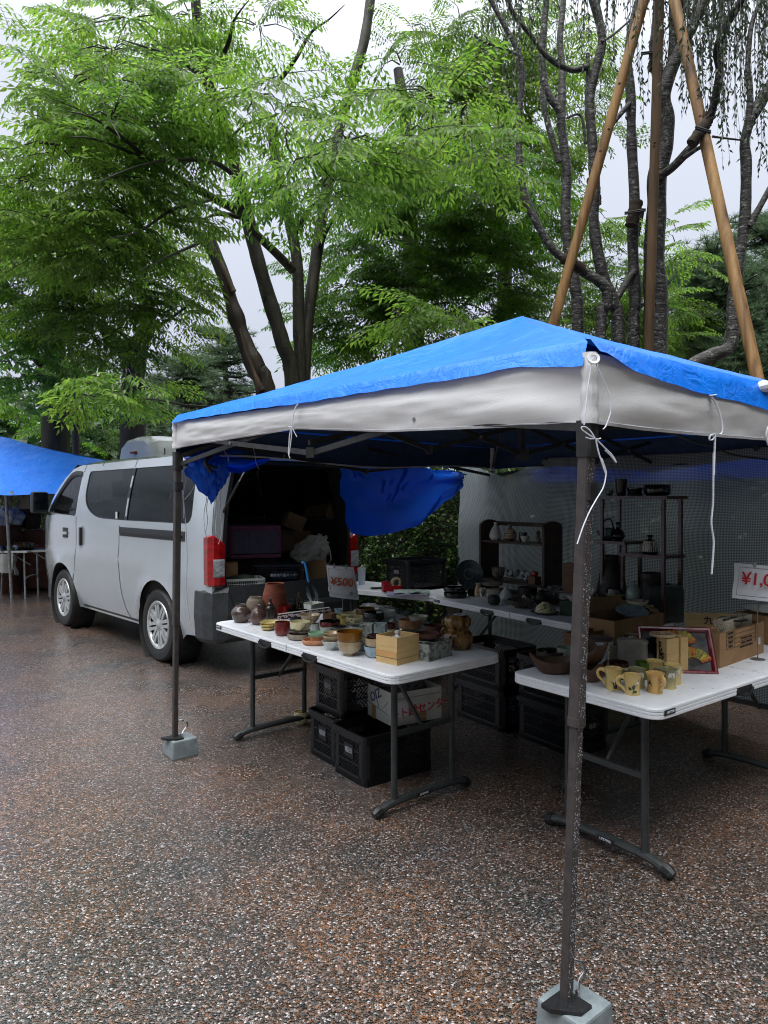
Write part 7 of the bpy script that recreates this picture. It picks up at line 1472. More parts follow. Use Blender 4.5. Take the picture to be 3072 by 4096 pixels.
q=J(1065,380,5.56); q.z=zs1; m=MB(); m.loft([[q+Vector((.001,0,0))+Vector((math.cos(a)*r,math.sin(a)*r*.5+.05,z)) for a in [k*.7854 for k in range(8)]] for r,z in ((.026,.0),(.022,.04),(.014,.085),(.009,.10))],0); tag(m.build('cloth_pouch',mk('pouch_cloth',s3(150,140,132),s3(70,60,58),30,lo=.46,hi=.54,rough=.9),None,q),'small patterned cloth pouch at the bookcase end','pouch')
shelf_pot('ceramic_bowl','fluted grey bowl on the bookcase lower shelf','bowl',275,502,898,'round',gz('fluted_grey',(112,112,104),(74,72,66)),zs2,flute=16,fl_a=.08)
BW=patt('blue_white_pattern',(176,188,190),(26,32,48),26,.44,.52)
shelf_pot('ceramic_bowl','blue and white patterned bowl next to the fluted grey bowl','bowl',500,745,940,'round',BW,zs2+.03); shelf_pot('ceramic_bowl','blue and white patterned bowl next to the small red pot','bowl',745,1002,962,'round',BW,zs2+.005)
cbx=J(1010,1180,5.56); cbx.z=zs2; m=MB(); m.box(cbx+Vector((0,.05,.03)),(.075,.075,.06),rz,0,.003); tag(m.build('wooden_box',WOODM,None,cbx),'little wooden box with a red pot on the bookcase lower shelf','box','small wooden boxes on the back table'); 
m=MB(); m.lathe(vessel(SH['squat'],.030,.036)[0],24,0,Matrix.Translation(cbx+Vector((0,.05,.0601)))); tag(m.build('lacquer_pot',gz('vermilion',(176,40,30),(140,26,22),rough=.15),None,cbx+Vector((0,.05,.06))),'tiny red pot on the little wooden box','pot')
# ---- rosewood display stand
def Hd(x,y,Y): return D('H',x,y,Y)
SF=Vector((1.505,4.95,0)); SDX=Vector((.584,-.812,0)); SDN=Vector((.812,.584,0)); WS=.493; dpt=.205
t=thing('display_stand','reddish stepped display stand with open shelves before the mesh wall','stand',SF+Vector((0,0,.74)),math.atan2(SDX.y,SDX.x)); 
def SP(f,y,z): return Vector((f*WS,y,z-.74))
def SY(x): 
    k=(px('H',x,0)[0]-CX)/FL; o_=SF+SDN*.10; q=(k*o_.y-o_.x)/(SDX.x-k*SDX.y); return (o_+SDX*q).y
ztp=Hd(500,300,4.75).z; zA=Hd(400,690,4.85).z; zB=Hd(650,800,4.7).z; o=Vector((0,0,0))
for f in (0.02,.98):
    for y in (.012,dpt):
        m=MB(); m.bar(SP(f,y,.74),SP(f,y,ztp-.012),.022,.022); m.build('post',ROSE,t)
def shelf(f0,f1,z,nm='shelf'):
    m=MB(); A_=[SP(f0,-.01,z),SP(f1,-.01,z),SP(f1,dpt+.02,z),SP(f0,dpt+.02,z)]; m.loft([[p+Vector((0,0,-.010)) for p in A_],[p+Vector((0,0,.010)) for p in A_]]); m.build(nm,ROSE,t)
shelf(-.05,1.06,ztp,'top_board'); shelf(-.12,.42,zA); shelf(.34,1.02,zB)
for f in (.40,.36):
    for y in (.012,dpt):
        m=MB(); m.bar(SP(f,y,.74 if f<.38 else zB+.011),SP(f,y,(zB-.011) if f<.38 else zA-.011),.020,.020); m.build('post',ROSE,t)
kw=dict(group=GB3)
pot('ceramic_cup','tiny patterned bowl on the display stand top beside the tall dark cup','cup','H',265,330,None,238,'tea',patt('tiny_patt',(120,112,104),(50,42,40),40),Y=SY(298),z=ztp+.011,**kw)
pot('ceramic_vase','tall dark brown tumbler vase on the display stand top','vase','H',345,448,None,143,[(.72,0),(.86,.3),(.98,.8),(1,1)],gz('dark_tumbler',(44,34,30),(30,24,22),rough=.5),Y=SY(396),z=ztp+.011,**kw)
pot('ceramic_bowl','small black bowl in the middle of the display stand top','bowl','H',450,583,None,218,[(.8,0),(1,.15),(.85,.45),(.98,.8),(1,1)],BLK,Y=SY(516),z=ztp+.011,**kw)
pot('ceramic_bowl','large black bowl on the display stand top','bowl','H',594,818,None,192,[(.7,0),(.9,.1),(1,.5),(.97,1)],BLK,Y=SY(706),z=ztp+.011,**kw)
def teaf(ob,pl,oo):
    c_=Pd(pl); Rr=pl['R']; H=oo[-1][1]; m=MB(); m.tube(smooth([c_+Vector((-Rr*.8,0,H*.8)),c_+Vector((-Rr*.7,0,H*1.5)),c_+Vector((Rr*.3,0,H*1.75)),c_+Vector((Rr*.8,0,H*.9))],5),.006,7); m.build('handle',BLKM,ob,c_)
    m=MB(); m.tube(smooth([c_+Vector((-Rr*.9,0,H*.4)),c_+Vector((-Rr*1.35,0,H*.55)),c_+Vector((-Rr*1.5,0,H*.85))],4),[.012]*5+[.010]*4,8); m.build('spout',TGL,ob,c_)
TGL=glass_mat('tea_glass',(.55,.62,.64,1),.05,False)
pot('glass_teapot','ribbed glass teapot with a dark looped handle on the display stand','teapot','H',225,345,None,560,'squat',TGL,Y=SY(285),z=zA+.011,fin=teaf,flute=24,fl_a=.04)
pot('ceramic_vase','black vase with a long neck beside the glass teapot','vase','H',313,427,None,513,[(.55,0),(.95,.15),(1,.32),(.7,.55),(.32,.66),(.28,.85),(.38,.96),(.46,1)],BLK,Y=SY(370),z=zA+.011,**kw)
def stripes(m,pl,oo):
    for k in range(12): a=-80+k*15; stroke(m,pl,oo,[(a,.10),(a-3,.4),(a+2,.68)],.008,1)
pot('ceramic_vase','black vase with upright white stripes on the display stand','vase','H',580,712,None,622,[(.85,0),(1,.08),(.95,.45),(.68,.70),(.28,.76),(.30,.9),(.46,1)],BLK,Y=SY(646),z=zB+.011,deco=stripes,mats=[BLK,WBR],**kw)
# ---- right front table (crop E, R)
br=pot('ceramic_bowl','charred brown bowl with a black ring inside, on the table corner','bowl','E',108,376,498,332,'straight',None,wob=.02,group=GB2,mats=[DKCLAY,gz('pink_clay',(140,88,70),(110,66,52),rough=.6,coat=0)],mfun=lambda i:0 if i<18 else 1)
m=MB(); q=Pd(br)+Vector((0,-.01,br['H']-.012)); m.lathe([(.020,-.008),(.038,-.012),(.046,0),(.038,.012),(.022,.008),(.020,-.008)],28,0,Matrix.Translation(q)@Matrix.Rotation(R(8),4,'X')); tag(m.build('lacquer_ring',BLK,None,q),'glossy black lidded ring resting in the charred brown bowl','ring')
def boat(u,v):
    a=u*2*math.pi; rr=.115; zz=.06*v+.035*abs(math.cos(a))**3*v; k=(.45+.55*v**.6); return q0+Vector((math.cos(a)*rr*k*1.05,math.sin(a)*rr*k*.62,zz))
q0=G('E',318,612,.74)+Vector((0,.075,0)); m=MB(); m.grid(boat,40,10,0,.007); m.lathe([(0,.0),(.05,.0)],20,0,Matrix.Translation(q0)@Matrix.Diagonal((1.05,.62,1,1))); bo=m.build('ceramic_dish',BRCLAY,None,q0,sharp=0); tag(bo,'brown boat shaped dish with upturned ends in front of the charred bowl','dish',GB2)
m=MB(); m.box(q0+Vector((.075,-.078,.032)),(.010,.003,.010)); m.build('price_sticker',PAPER,bo,q0)
pot('ceramic_cup','pale green and tan cup behind the near pole','cup','E',300,505,497,308,[(.8,0),(.9,.1),(.95,.5),(1,1)],None,group=GB2,mats=[gz('tan_base',(176,128,84),(196,170,140),scale=8),gz('ash_green',(160,172,156),(130,142,128),scale=12)],mfun=lambda i:0 if i<10 else 1)
m=MB(); q0=G('E',650,672,.74)+Vector((0,.05,0))
for k in range(1): pass
def petal(u,v): a=u*2*math.pi; r=.075*(.45+.55*v**.5)*(1+.10*math.cos(a*5)*v); return q0+Vector((r*math.cos(a),r*math.sin(a),.075*v+.016*v*math.cos(a*5)))
m.grid(petal,60,10,0,.006); m.lathe([(0,0),(.034,0)],20,0,Matrix.Translation(q0)); tag(m.build('ceramic_bowl',BRCLAY,None,q0,sharp=0),'lower brown petal edged bowl just right of the near pole','bowl',GB2)
q0=q0+Vector((.01,.04,.072)); m=MB(); m.grid(petal,60,10,0,.006); m.lathe([(0,0),(.034,0)],20,0,Matrix.Translation(q0)); tag(m.build('ceramic_bowl',BRCLAY,None,q0,sharp=0),'upper brown petal edged bowl just right of the near pole','bowl',GB2)
def jarlid(ob,pl,oo):
    c_=Pd(pl); m=MB(); r=oo[-1][0]; H=oo[-1][1]; m.lathe([(r*.98,H-.001),(r*1.04,H+.004),(r*1.0,H+.012),(r*.5,H+.016),(0,H+.016)],32,0,Matrix.Translation(c_)); m.build('lid',gz('brown_lid',(82,62,50),(58,42,34),rough=.4),ob,c_)
pot('ceramic_jar','white ribbed water jar with a flat brown lid','jar','E',560,836,None,232,[(.9,0),(.97,.1),(.97,.9),(.95,1)],gz('white_ribbed',(196,204,206),(168,180,186),stretch=(1,1,10)),Y=3.5,fin=jarlid,group=GB2,opn=False)
cbx=cbox('crackle_box','square crackle paper box holding a red cup','box','E',(800,512),(722,475),(925,488),180,CRACK,opn=.004,H=.10)
m=MB(); q=cbx['c']+Vector((0,0,.045)); m.lathe(vessel(SH['cup'],.036,.048)[0],24,0,Matrix.Translation(q)); tag(m.build('ceramic_cup',gz('brick_red',(140,50,36),(110,36,26)),None,q),'small brick red cup inside the square crackle box','cup')
sqj=D('E',1030,510,3.30); sqj.z=.74; w_=315*.42194*3.36/FL*.86; h_=EYE+(HY-px('E',0,300)[1])*3.32/FL-.74; m=MB(); rb_=lambda e,z:[sqj+Matrix.Rotation(R(-14),3,'Z')@Vector((x-w_/2,y-w_/2*.8+w_*.36,0))*(1+e)+Vector((0,0,z)) for x,y in rrect(w_,w_*.8,.045,5)]
GRYJ=gz('grey_fire_glaze',(132,130,122),(96,92,84),scale=7,rough=.5); m.loft([rb_(-.06,0),rb_(-.01,.01),rb_(0,h_*.5),rb_(-.03,h_-.01),rb_(-.04,h_)],0,True,True); sj=m.build('square_jar',GRYJ,None,sqj,sharp=30); tag(sj,'squarish grey lidded jar with rounded corners','jar',GB2)
m=MB(); m.loft([rb_(.0,h_+.001),rb_(.03,h_+.008),rb_(.02,h_+.016),rb_(-.5,h_+.026)],0,True,True); c_=sqj+Matrix.Rotation(R(-14),3,'Z')@Vector((0,w_*.36-0.0,0)); m.lathe([(.014,h_+.024),(.012,h_+.034),(.020,h_+.044),(0,h_+.048)],16,0,Matrix.Translation(c_)@Matrix.Diagonal((1.5,1,1,1))); m.build('lid',GRYJ,sj,sqj,sharp=30)
wbn=cbox('wooden_box','tall pale wooden box with cloth straps, black brushwork and a beige bowl on it','box','E',(1345,590),(1215,560),(1548,570),0,WOODL,H=.165)
T=wbn['T']; L_,W_,H_=wbn['L'],wbn['W'],wbn['H']; STR=mk('strap_cloth',s3(190,160,116),s3(170,140,98),60,rough=.9)
m=MB()
for x in (-L_/2-.0025,): 
    m.bar(T@Vector((x,W_*.28,H_)),T@Vector((x,W_*.28,.01)),.004,.014)
m.bar(T@Vector((L_*.10,-W_/2-.0025,H_+.002)),T@Vector((L_*.10,-W_/2-.0025,.012)),.014,.004); m.bar(T@Vector((L_*.10,-W_/2,H_+.003)),T@Vector((L_*.10,W_/2,H_+.003)),.014,.003); m.build('strap',STR,wbn['ob'],wbn['c'],wbn['rz'])
m=MB(); m.box((0,0,0),(L_+.012,W_+.012,.010),M=T@Matrix.Translation((0,0,-.0+.0055))); m.build('base_board',WOODL,wbn['ob'],wbn['c'],wbn['rz'])
on_face('lettering','花',.05,INK,'x',.02,H_*.72,wbn['ob'],wbn,8,bold=.001); on_face('lettering','茶',.045,INK,'x',.005,H_*.45,wbn['ob'],wbn,-6,bold=.001); on_face('lettering','入',.045,INK,'x',.0,H_*.2,wbn['ob'],wbn,5,bold=.001)
pot('ceramic_bowl','beige bowl standing half inside the strapped wooden box','bowl','E',1183,1418,None,240,'straight',BEIGE,Y=wbn['Y']+.0,z=.74+.168,group=GB2)
pot('ceramic_cup','dark maroon cup behind the mugs','cup','E',795,980,None,446,'cup',gz('dark_maroon',(60,22,24),(42,14,16),rough=.12),Y=3.2,group=GB2)
MUGC=gz('mug_cream',(204,180,118),(192,164,98),scale=8); MUGO=gz('mug_tan',(206,170,106),(192,150,86),scale=8); MUGG=gz('mug_green_cream',(196,176,116),(120,118,84),scale=2.2,lo=.46,hi=.60)  # the last glaze blends cream and grey green in broad noise
def mug(label,x0,x1,yb,yt,mat,ha,dec,Y=None,dm=None):
    def fin(ob,pl,oo):
        f=Vector((-pl['X'],-pl['Y'],0)).normalized(); r_=Vector((-f.y,f.x,0)); d=f*math.cos(R(ha))+r_*math.sin(R(ha)); H=oo[-1][1]; c_=Pd(pl); rad=lambda z:surf(oo,z*H)
        def p(o_,z): return c_+d*(rad(z)+o_)+Vector((0,0,z*H))
        S=smooth([p(-.002,.80),p(.016,.90),p(.032,.78),p(.030,.55),p(.014,.38),p(.004,.24),p(-.002,.17)],5); m=MB(); n=len(S); m.tube(S,[lerp(.0075,.0055,i/(n-1)) for i in range(n)],10,0,True,1.); m.tube(smooth([p(-.002,.86),p(.006,.93),p(.012,.90)],4),.006,8); m.build('handle',mat,ob,c_,sharp=0)
    return pot('mug',label,'mug','E',x0,x1,yb,yt,'mug',mat,group=GM,deco=dec,mats=[mat]+(dm or [INKD,WBR,GRNB]),fin=fin,wob=.004,Y=Y,t=.0045,n=40)
def iris(m,pl,o):
    for a0,a1,z1,w in ((8,-6,.42,.005),(12,-28,.44,.004),(16,10,.5,.005),(24,34,.55,.004),(20,28,.34,.005),(5,-2,.24,.004)): stroke(m,pl,o,[(a0,.10),(lerp(a0,a1,.4),z1*.75),(a1,z1)],(w,.0012),1)
    for a,z in ((14,.52),(8,.46),(20,.45)): leafmark(m,pl,o,a-4,z-.06,a+3,z+.08,.010,2)
def ivy(m,pl,o):
    stroke(m,pl,o,[(2,.08),(10,.28),(22,.46),(34,.56)],(.003,.0015),1); leafmark(m,pl,o,4,.30,14,.56,.014,3); leafmark(m,pl,o,-4,.28,-30,.40,.016,3); leafmark(m,pl,o,8,.16,38,.24,.015,3); leafmark(m,pl,o,34,.56,48,.74,.012,2); stroke(m,pl,o,[(44,.7),(52,.85)],.003,1)
def pine_(m,pl,o):
    for k in range(6): stroke(m,pl,o,[(-58+k*2,.42+.05*k),(-40,.50+.02*k),(-20-k*3,.36+.06*k)],(.004,.001),1)
    stroke(m,pl,o,[(46,.3),(58,.34)],.004,1); stroke(m,pl,o,[(44,.6),(56,.56)],.004,1)
def bamboo(m,pl,o):
    for k in range(7): a=8+k*5; leafmark(m,pl,o,a,.88,a-6+k*3,.58+.03*(k%3),.009,2)
    stroke(m,pl,o,[(20,.9),(34,.66),(40,.55)],.0025,2); stroke(m,pl,o,[(24,.75),(36,.62)],.003,1)
mug('cream mug painted with an iris, largest handle turned to the pole',755,924,745,505,MUGC,-95,iris)
mug('cream mug with dark ivy leaves at the very front of the row',931,1103,792,565,MUGC,-68,ivy)
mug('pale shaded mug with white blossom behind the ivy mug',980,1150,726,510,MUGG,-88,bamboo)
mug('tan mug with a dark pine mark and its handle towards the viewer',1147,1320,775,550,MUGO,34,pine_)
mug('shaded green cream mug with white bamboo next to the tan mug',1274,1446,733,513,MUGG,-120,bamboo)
mug('cream mug with white bamboo at the far end of the row near the frame',1324,1490,690,474,MUGC,-140,bamboo)
mug('cream mug with a dark leaf behind the green cup',1148,1314,655,436,MUGC,-150,ivy)
pot('ceramic_cup','mottled olive green cup among the cream mugs','cup','E',1050,1226,None,448,'cup',DGRN,Y=3.2,group=GB2)
cbox('carton','flat brown open box behind the water jar','carton','E',(470,418),(395,388),(1000,330),90,WOODM,opn=.006,H=.115,group='cartons')
# framed fans
def Rr_(x,y,Y): return D('R',x,y,Y)
br_=G('R',868,1156,.74); tr_=Rr_(990,705,br_.y+.10); bl_=G('R',330,1000,.74); 
bl_=br_+(Rr_(214,590,3.42)-tr_); bl_.z=.745; tl_=bl_+(tr_-br_)
ex=(br_-bl_).normalized(); ey=(tl_-bl_).normalized(); Lw=(br_-bl_).length; Lh=(tl_-bl_).length; FT=frame((bl_+br_+tl_+tr_)/4,ex,ey); fo=(bl_+br_)/2
m=MB(); m.box((0,0,0),(Lw-.02,Lh-.02,.008),M=FT@Matrix.Translation((0,0,-.008))); fr=m.build('framed_picture',mk('navy_silk',s3(24,30,40),s3(18,22,30),12,rough=.5),None,fo); tag(fr,'dark red framed picture of two painted fans leaning on the carton','picture')
m=MB(); FRED=mk('frame_red',s3(116,22,38),s3(90,14,28),12,rough=.3,coat=.5)
for A,B in (((-Lw/2,-Lh/2),(Lw/2,-Lh/2)),((Lw/2,-Lh/2),(Lw/2,Lh/2)),((Lw/2,Lh/2),(-Lw/2,Lh/2)),((-Lw/2,Lh/2),(-Lw/2,-Lh/2))):
    a=Vector(A+(0,)); b=Vector(B+(0,)); d=(b-a).normalized(); nn=Vector((-d.y,d.x,0)); r0=[(0,-.012),(0,.008),(.006,.012),(.014,.012),(.020,.004),(.024,-.002),(.024,-.012)]
    m.loft([[FT@(a+nn*p+d*p+Vector((0,0,z))) for p,z in r0],[FT@(b+nn*p-d*p+Vector((0,0,z))) for p,z in r0]],0)
m.build('frame',FRED,fr,fo)
FANC=[mk('fan_red',s3(140,60,40),s3(176,120,50),40,lo=.45,hi=.55,rough=.6),mk('fan_gold',s3(190,160,70),s3(120,120,60),40,lo=.45,hi=.55,rough=.6),mk('fan_green',s3(60,90,56),s3(150,140,70),40,lo=.45,hi=.55,rough=.6),WOODD]
for cx_,cy_,a0,a1,rad in ((Lw*.02,Lh*.06,18,165,Lh*.42),(Lw*.20,-Lh*.32,20,150,Lh*.40)):
    m=MB(); N_=18
    for k in range(N_):
        A0=R(lerp(a0,a1,k/N_)); A1=R(lerp(a0,a1,(k+1)/N_)); zz=lambda q:.001+.004*(q%2)
        m.add([FT@Vector((cx_+r*math.cos(a),cy_+r*math.sin(a),zz(q))) for r,a,q in ((rad*.45,A0,k),(rad,A0,k),(rad,A1,k+1),(rad*.45,A1,k+1))],[[0,1,2,3]],(0,0,1,1,2,2,1,2,0)[k%9])
        m.add([FT@Vector((cx_+r*math.cos(a),cy_+r*math.sin(a),.0025)) for r,a in ((0.004,A0),(rad*.46,A0),(rad*.46,A0+.05),(0.004,A0+.05))],[[0,1,2,3]],3)
    m.build('folding_fan',FANC,fr,fo)
# cartons on the right front table
c1=cbox('carton','open brown carton printed with a table of weights, beside the framed fans','carton','R',(985,1105),(880,1060),(1444,938),0,CARD,opn=.006,H=.165,group='cartons'); T=c1['T']; L_,W_,H_=c1['L'],c1['W'],c1['H']
for i,(tx,zz) in enumerate((('QUANTITY',.93),('CTN SIZE',.80),('WEIGHT',.67),('PO/NO.',.54))): on_face('lettering',tx,.014,INK,'y',-L_*.27,H_*zz,c1['ob'],c1)
for tx,zz in (('NET 6.8 KG G.W. 7.2 KG',.67),('SF-450-22  CTN/NO 128',.54),('MADE IN CHINA TO JAPAN',.42)): on_face('lettering',tx,.0125,INK,'y',L_*.08,H_*zz,c1['ob'],c1)
m=MB()
for zz in (.99,.865,.735,.605,.475): m.bar(T@Vector((-L_*.36,-W_/2-.001,H_*zz)),T@Vector((L_*.30,-W_/2-.001,H_*zz)),.0012,.001)
for xx in (-.36,-.18,.30): m.bar(T@Vector((L_*xx,-W_/2-.001,H_*.475)),T@Vector((L_*xx,-W_/2-.001,H_*.99)),.0012,.001)
m.build('print_line',INK,c1['ob'],c1['c'],c1['rz']); m=MB(); m.box((0,0,0),(.035,.001,.035),M=T@Matrix.Translation((L_*.38,-W_/2-.0008,H_*.42))); m.build('white_sticker',PAPER,c1['ob'],c1['c'],c1['rz'])
for k,(s,ax,ang) in enumerate(((1,'y',-58),(-1,'x',48))):
    m=MB()
    if ax=='y': m.box((0,0,0),(L_-.01,W_*.30,.004),M=T@Matrix.Translation((0,W_/2,H_))@Matrix.Rotation(R(40),4,'X')@Matrix.Translation((0,W_*.15,.0)))
    elif 0: m.box((0,0,0),(W_*.45,W_-.01,.004),M=T@Matrix.Translation((-L_/2,0,H_))@Matrix.Rotation(R(35),4,'Y')@Matrix.Translation((-W_*.225,0,.0)))
    if m.v: m.build('flap',CARD,c1['ob'],c1['c'],c1['rz'])
m=MB(); cb_=c1['c']+Vector((0,0,H_*.80)); TT=T@Matrix.Translation((.02,.02,H_*.80)); a_,b_=L_*.62,W_*.72; t=.006; h2=.075
m.box((0,0,0),(a_,t,h2),M=TT@Matrix.Translation((0,-b_/2,h2/2))); m.box((0,0,0),(a_,t,h2),M=TT@Matrix.Translation((0,b_/2,h2/2))); m.box((0,0,0),(t,b_-t,h2-.001),M=TT@Matrix.Translation((-a_/2+t/2,0,h2/2))); m.box((0,0,0),(t,b_-t,h2-.001),M=TT@Matrix.Translation((a_/2-t/2,0,h2/2))); m.box((0,0,0),(a_-.012,b_-.006,.008),M=TT@Matrix.Translation((0,0,h2*.75)))
tb=m.build('crackle_box',CRACK,None,cb_,c1['rz']); tag(tb,'cream crackle paper box with a round black hole set in the brown carton','box'); m=MB(); m.lathe([(0,h2*.82),(a_*.20,h2*.82),(a_*.22,h2*.86),(a_*.20,h2*.92),(0,h2*.90)],30,0,TT); m.build('black_disc',BLK,tb,cb_,c1['rz'])
c2=cbox('carton','open brown carton lettered WOR with a glass plate in it, behind the framed fans','carton','R',(-110,880),(-130,830),(700,1010),0,CARD,opn=.006,H=.16,group='cartons')
p_=D('e',705,1150,3.62); c2o=D('e',830,1180,3.66); 
bpy.data.objects.remove(c2['ob'])
cc=Vector((1.20,3.70,.74))+Vector((.797,.604,0))*.23+Vector((-.604,.797,0))*.13-Vector((.06,.10,0)); rz2_=math.atan2(.604,.797); L_,W_,H_=.46,.26,.17; T=Matrix.Translation(cc+Vector((.06,.10,0)))@Matrix.Rotation(rz2_,4,'Z'); m=MB(); t=.006; o_=cc+Vector((.06,.10,0))
m.box((0,0,0),(L_,t,H_),M=T@Matrix.Translation((0,-W_/2+t/2,H_/2))); m.box((0,0,0),(L_,t,H_),M=T@Matrix.Translation((0,W_/2-t/2,H_/2))); m.box((0,0,0),(t,W_-2*t,H_-.001),M=T@Matrix.Translation((-L_/2+t/2,0,H_/2))); m.box((0,0,0),(t,W_-2*t,H_-.001),M=T@Matrix.Translation((L_/2-t/2,0,H_/2))); m.box((0,0,0),(L_-.012,W_-.012,t),M=T@Matrix.Translation((0,0,t)))
c2=m.build('carton',CARD,None,o_,rz2_); tag(c2,'open brown carton lettered WOR with a glass plate in it, behind the framed fans','carton','cartons'); B2=dict(T=T,L=L_,W=W_,H=H_,c=o_,rz=rz2_); on_face('lettering','WOR',.055,INK,'y',-L_*.16,H_*.40,c2,B2,bold=.002)
m=MB(); m.box((0,0,0),(L_-.01,.004,.075),M=T@Matrix.Translation((0,W_/2-.003,H_))@Matrix.Rotation(R(-14),4,'X')@Matrix.Translation((0,0,.0375))); m.build('flap',CARD,c2,o_,rz2_)
q=T@Vector((.12,.0,.155)); m=MB(); m.lathe([(0,0),(.05,.0),(.085,.02),(.09,.024),(.083,.023),(.05,.006),(0,.005)],36,0,Matrix.Translation(q)@Matrix.Rotation(R(16),4,'X')); tag(m.build('glass_plate',gz('glass_grey',(150,166,166),(120,136,138),rough=.1),None,q),'oval glassy grey plate lying in the open lettered carton','plate',GB2)
c3o=G('R',1500,905,.74)+Vector((.18,.22,0)); m=MB(); m.box(c3o+Vector((0,0,.08)),(.34,.32,.16),R(30),0,.004); c3=m.build('carton',CARD,None,c3o); tag(c3,'brown carton cut off by the frame edge, carrying a white plate','carton','cartons')
m=MB(); m.lathe([(0,0),(.07,.0),(.14,.022),(.145,.026),(.135,.025),(.07,.006),(0,.006)],36,0,Matrix.Translation(c3o+Vector((-.06,-.02,.165)))); tag(m.build('ceramic_plate',WHT,None,c3o+Vector((-.06,-.02,.16))),'plain white plate on the carton at the frame edge','plate',GB2)
q=D('R',960,540,3.75); q.z=.90; m=MB(); WB=Matrix.Translation(q)@Matrix.Rotation(R(-12),4,'Z')@Matrix.Rotation(R(60),4,'X'); m.box((0,0,0),(.32,.09,.012),M=WB,bev=.001); wl_=m.build('wooden_plank',WOODL,None,q); tag(wl_,'flat wooden plank with black brush marks standing in the brown carton','board')
text('lettering','九 80 午',.05,INK,WB@Matrix.Translation((.02,0,.0075)),wl_,q,.0006,.0008)
# ---- cargo in the van
def vbox(name,label,cat,c,x0,x1,y0,y1,Y,depth,mat,rz=None,bev=.004,group=None,rot=0.):
    a,b=D(c,x0,y1,Y),D(c,x1,y0,Y); w=b.x-a.x; h=b.z-a.z; cc=Vector(((a.x+b.x)/2,Y+depth/2*.7,(a.z+b.z)/2)); r_=R(42) if rz is None else rz; m=MB(); m.box((0,0,0),(w*.92,depth,h),M=Matrix.Translation(cc)@Matrix.Rotation(r_*.35,4,'Z')@Matrix.Rotation(R(rot),4,'Y'),bev=bev); ob=m.build(name,mat,None,cc); tag(ob,label,cat,group); return ob,cc,w,h
PINK=mk('mauve_plastic',s3(120,62,96),s3(100,50,80),10,rough=.5); LILAC=mk('grey_lilac_plastic',s3(92,92,110),s3(78,78,96),10,rough=.5)
a=D('L',310,500,6.95); w=.36; h=.31; cc=Vector((D('L',420,500,6.95).x,7.05,a.z)); m=MB(); T=Matrix.Translation(cc)@Matrix.Rotation(R(22),4,'Z'); m.box((0,0,0),(w*1.3,.36,h-.09),M=T@Matrix.Translation((0,.0,h/2)),bev=.004); fc=m.build('folding_crate',LILAC,None,cc); tag(fc,'grey lilac folding crate with mauve rims inside the van','crate')
m=MB(); m.box((0,0,0),(w*1.3+.02,.38,.05),M=T@Matrix.Translation((0,0,h-.02)),bev=.004); m.box((0,0,0),(w*1.3+.02,.38,.035),M=T@Matrix.Translation((0,0,.02)),bev=.004)
for x in (-.23,.23): m.box((0,0,0),(.03,.375,h-.1),M=T@Matrix.Translation((x,0,h/2)))
m.build('rim',PINK,fc,cc)
m=MB(); 
for k in range(7): m.box((0,0,0),(.012,.008,h-.1),M=T@Matrix.Translation((-.17+k*.055,-.182,h/2)))
m.build('rib',LILAC,fc,cc)
vbox('storage_box','dark red box under the lilac folding crate in the van','box','L',230,690,505,700,7.0,.34,mk('dark_red_card',s3(60,22,30),s3(44,16,22),8,rough=.7),group='boxes in the van')
vbox('storage_box','narrow brown carton stacked deep in the van behind the bag','box','L',690,880,250,420,7.5,.3,CARD,group='boxes in the van')
vbox('storage_box','brown carton low in the van under the canvas bag','box','L',940,1230,440,900,7.1,.34,CARD,group='boxes in the van')
vbox('storage_box','brown carton tilted on top of the load inside the van','box','L',770,1000,20,190,7.6,.3,CARD,rot=22,group='boxes in the van')
vbox('storage_box','brown carton beside the basket just inside the van','box','L',120,260,560,740,6.6,.2,CARD,group='boxes in the van')
vbox('storage_box','plain carton wedged beneath the tilted one in the van','box','L',700,1130,200,450,7.7,.34,CARD,group='boxes in the van')
m=MB(); q=D('L',300,980,6.35); m.box(Vector((q.x,6.5,.632)),(.62,.42,.022),R(22)); tag(m.build('plywood_sheet',mk('plywood',s3(104,82,60),s3(84,64,46),8,rough=.8,stretch=(1,8,1)),None,Vector((q.x,6.5,.632))),'wooden board on the van floor under the white basket','board')
# white basket
def basket(name,label,cc,rz,L,W,H,mat,bars,grp=None,flare=1.18):
    m=MB(); T=Matrix.Translation(cc)@Matrix.Rotation(rz,4,'Z'); 
    def P(x,y,z): k=lerp(1/flare,1,z/H); return T@Vector((x*L/2*k,y*W/2*k,z))
    for z,w_ in ((0,.012),(H*.97,.02)):
        for A,B in (((-1,-1),(1,-1)),((1,-1),(1,1)),((1,1),(-1,1)),((-1,1),(-1,-1))): m.bar(P(*A,z),P(*B,z),.014,w_)
    for A,B,n in (((-1,-1),(1,-1),bars),((1,-1),(1,1),int(bars*.7)),((1,1),(-1,1),bars),((-1,1),(-1,-1),int(bars*.7))):
        for i in range(n+1): x=lerp(A[0],B[0],i/n); y=lerp(A[1],B[1],i/n); m.bar(P(x,y,0),P(x,y,H*.96),.006 if 0<i<n else .02,.004 if 0<i<n else .02)
        for k in range(1,8): m.bar(P(*A,H*k/8),P(*B,H*k/8),.004,.005)
    m.loft([[P(-1,-1,.001),P(1,-1,.001),P(1,1,.001),P(-1,1,.001)],[P(-1,-1,.006),P(1,-1,.006),P(1,1,.006),P(-1,1,.006)]]); ob=m.build(name,mat,None,cc); tag(ob,label,'basket',grp); return ob,T
q=D('L',305,965,6.42); ob,T=basket('plastic_basket','white lattice basket on the van floor by the door edge',Vector((q.x,6.52,.645)),R(22),.36,.24,.175,mk('white_plastic',s3(176,184,180),s3(160,168,164),12,rough=.45),18,'baskets in the van')
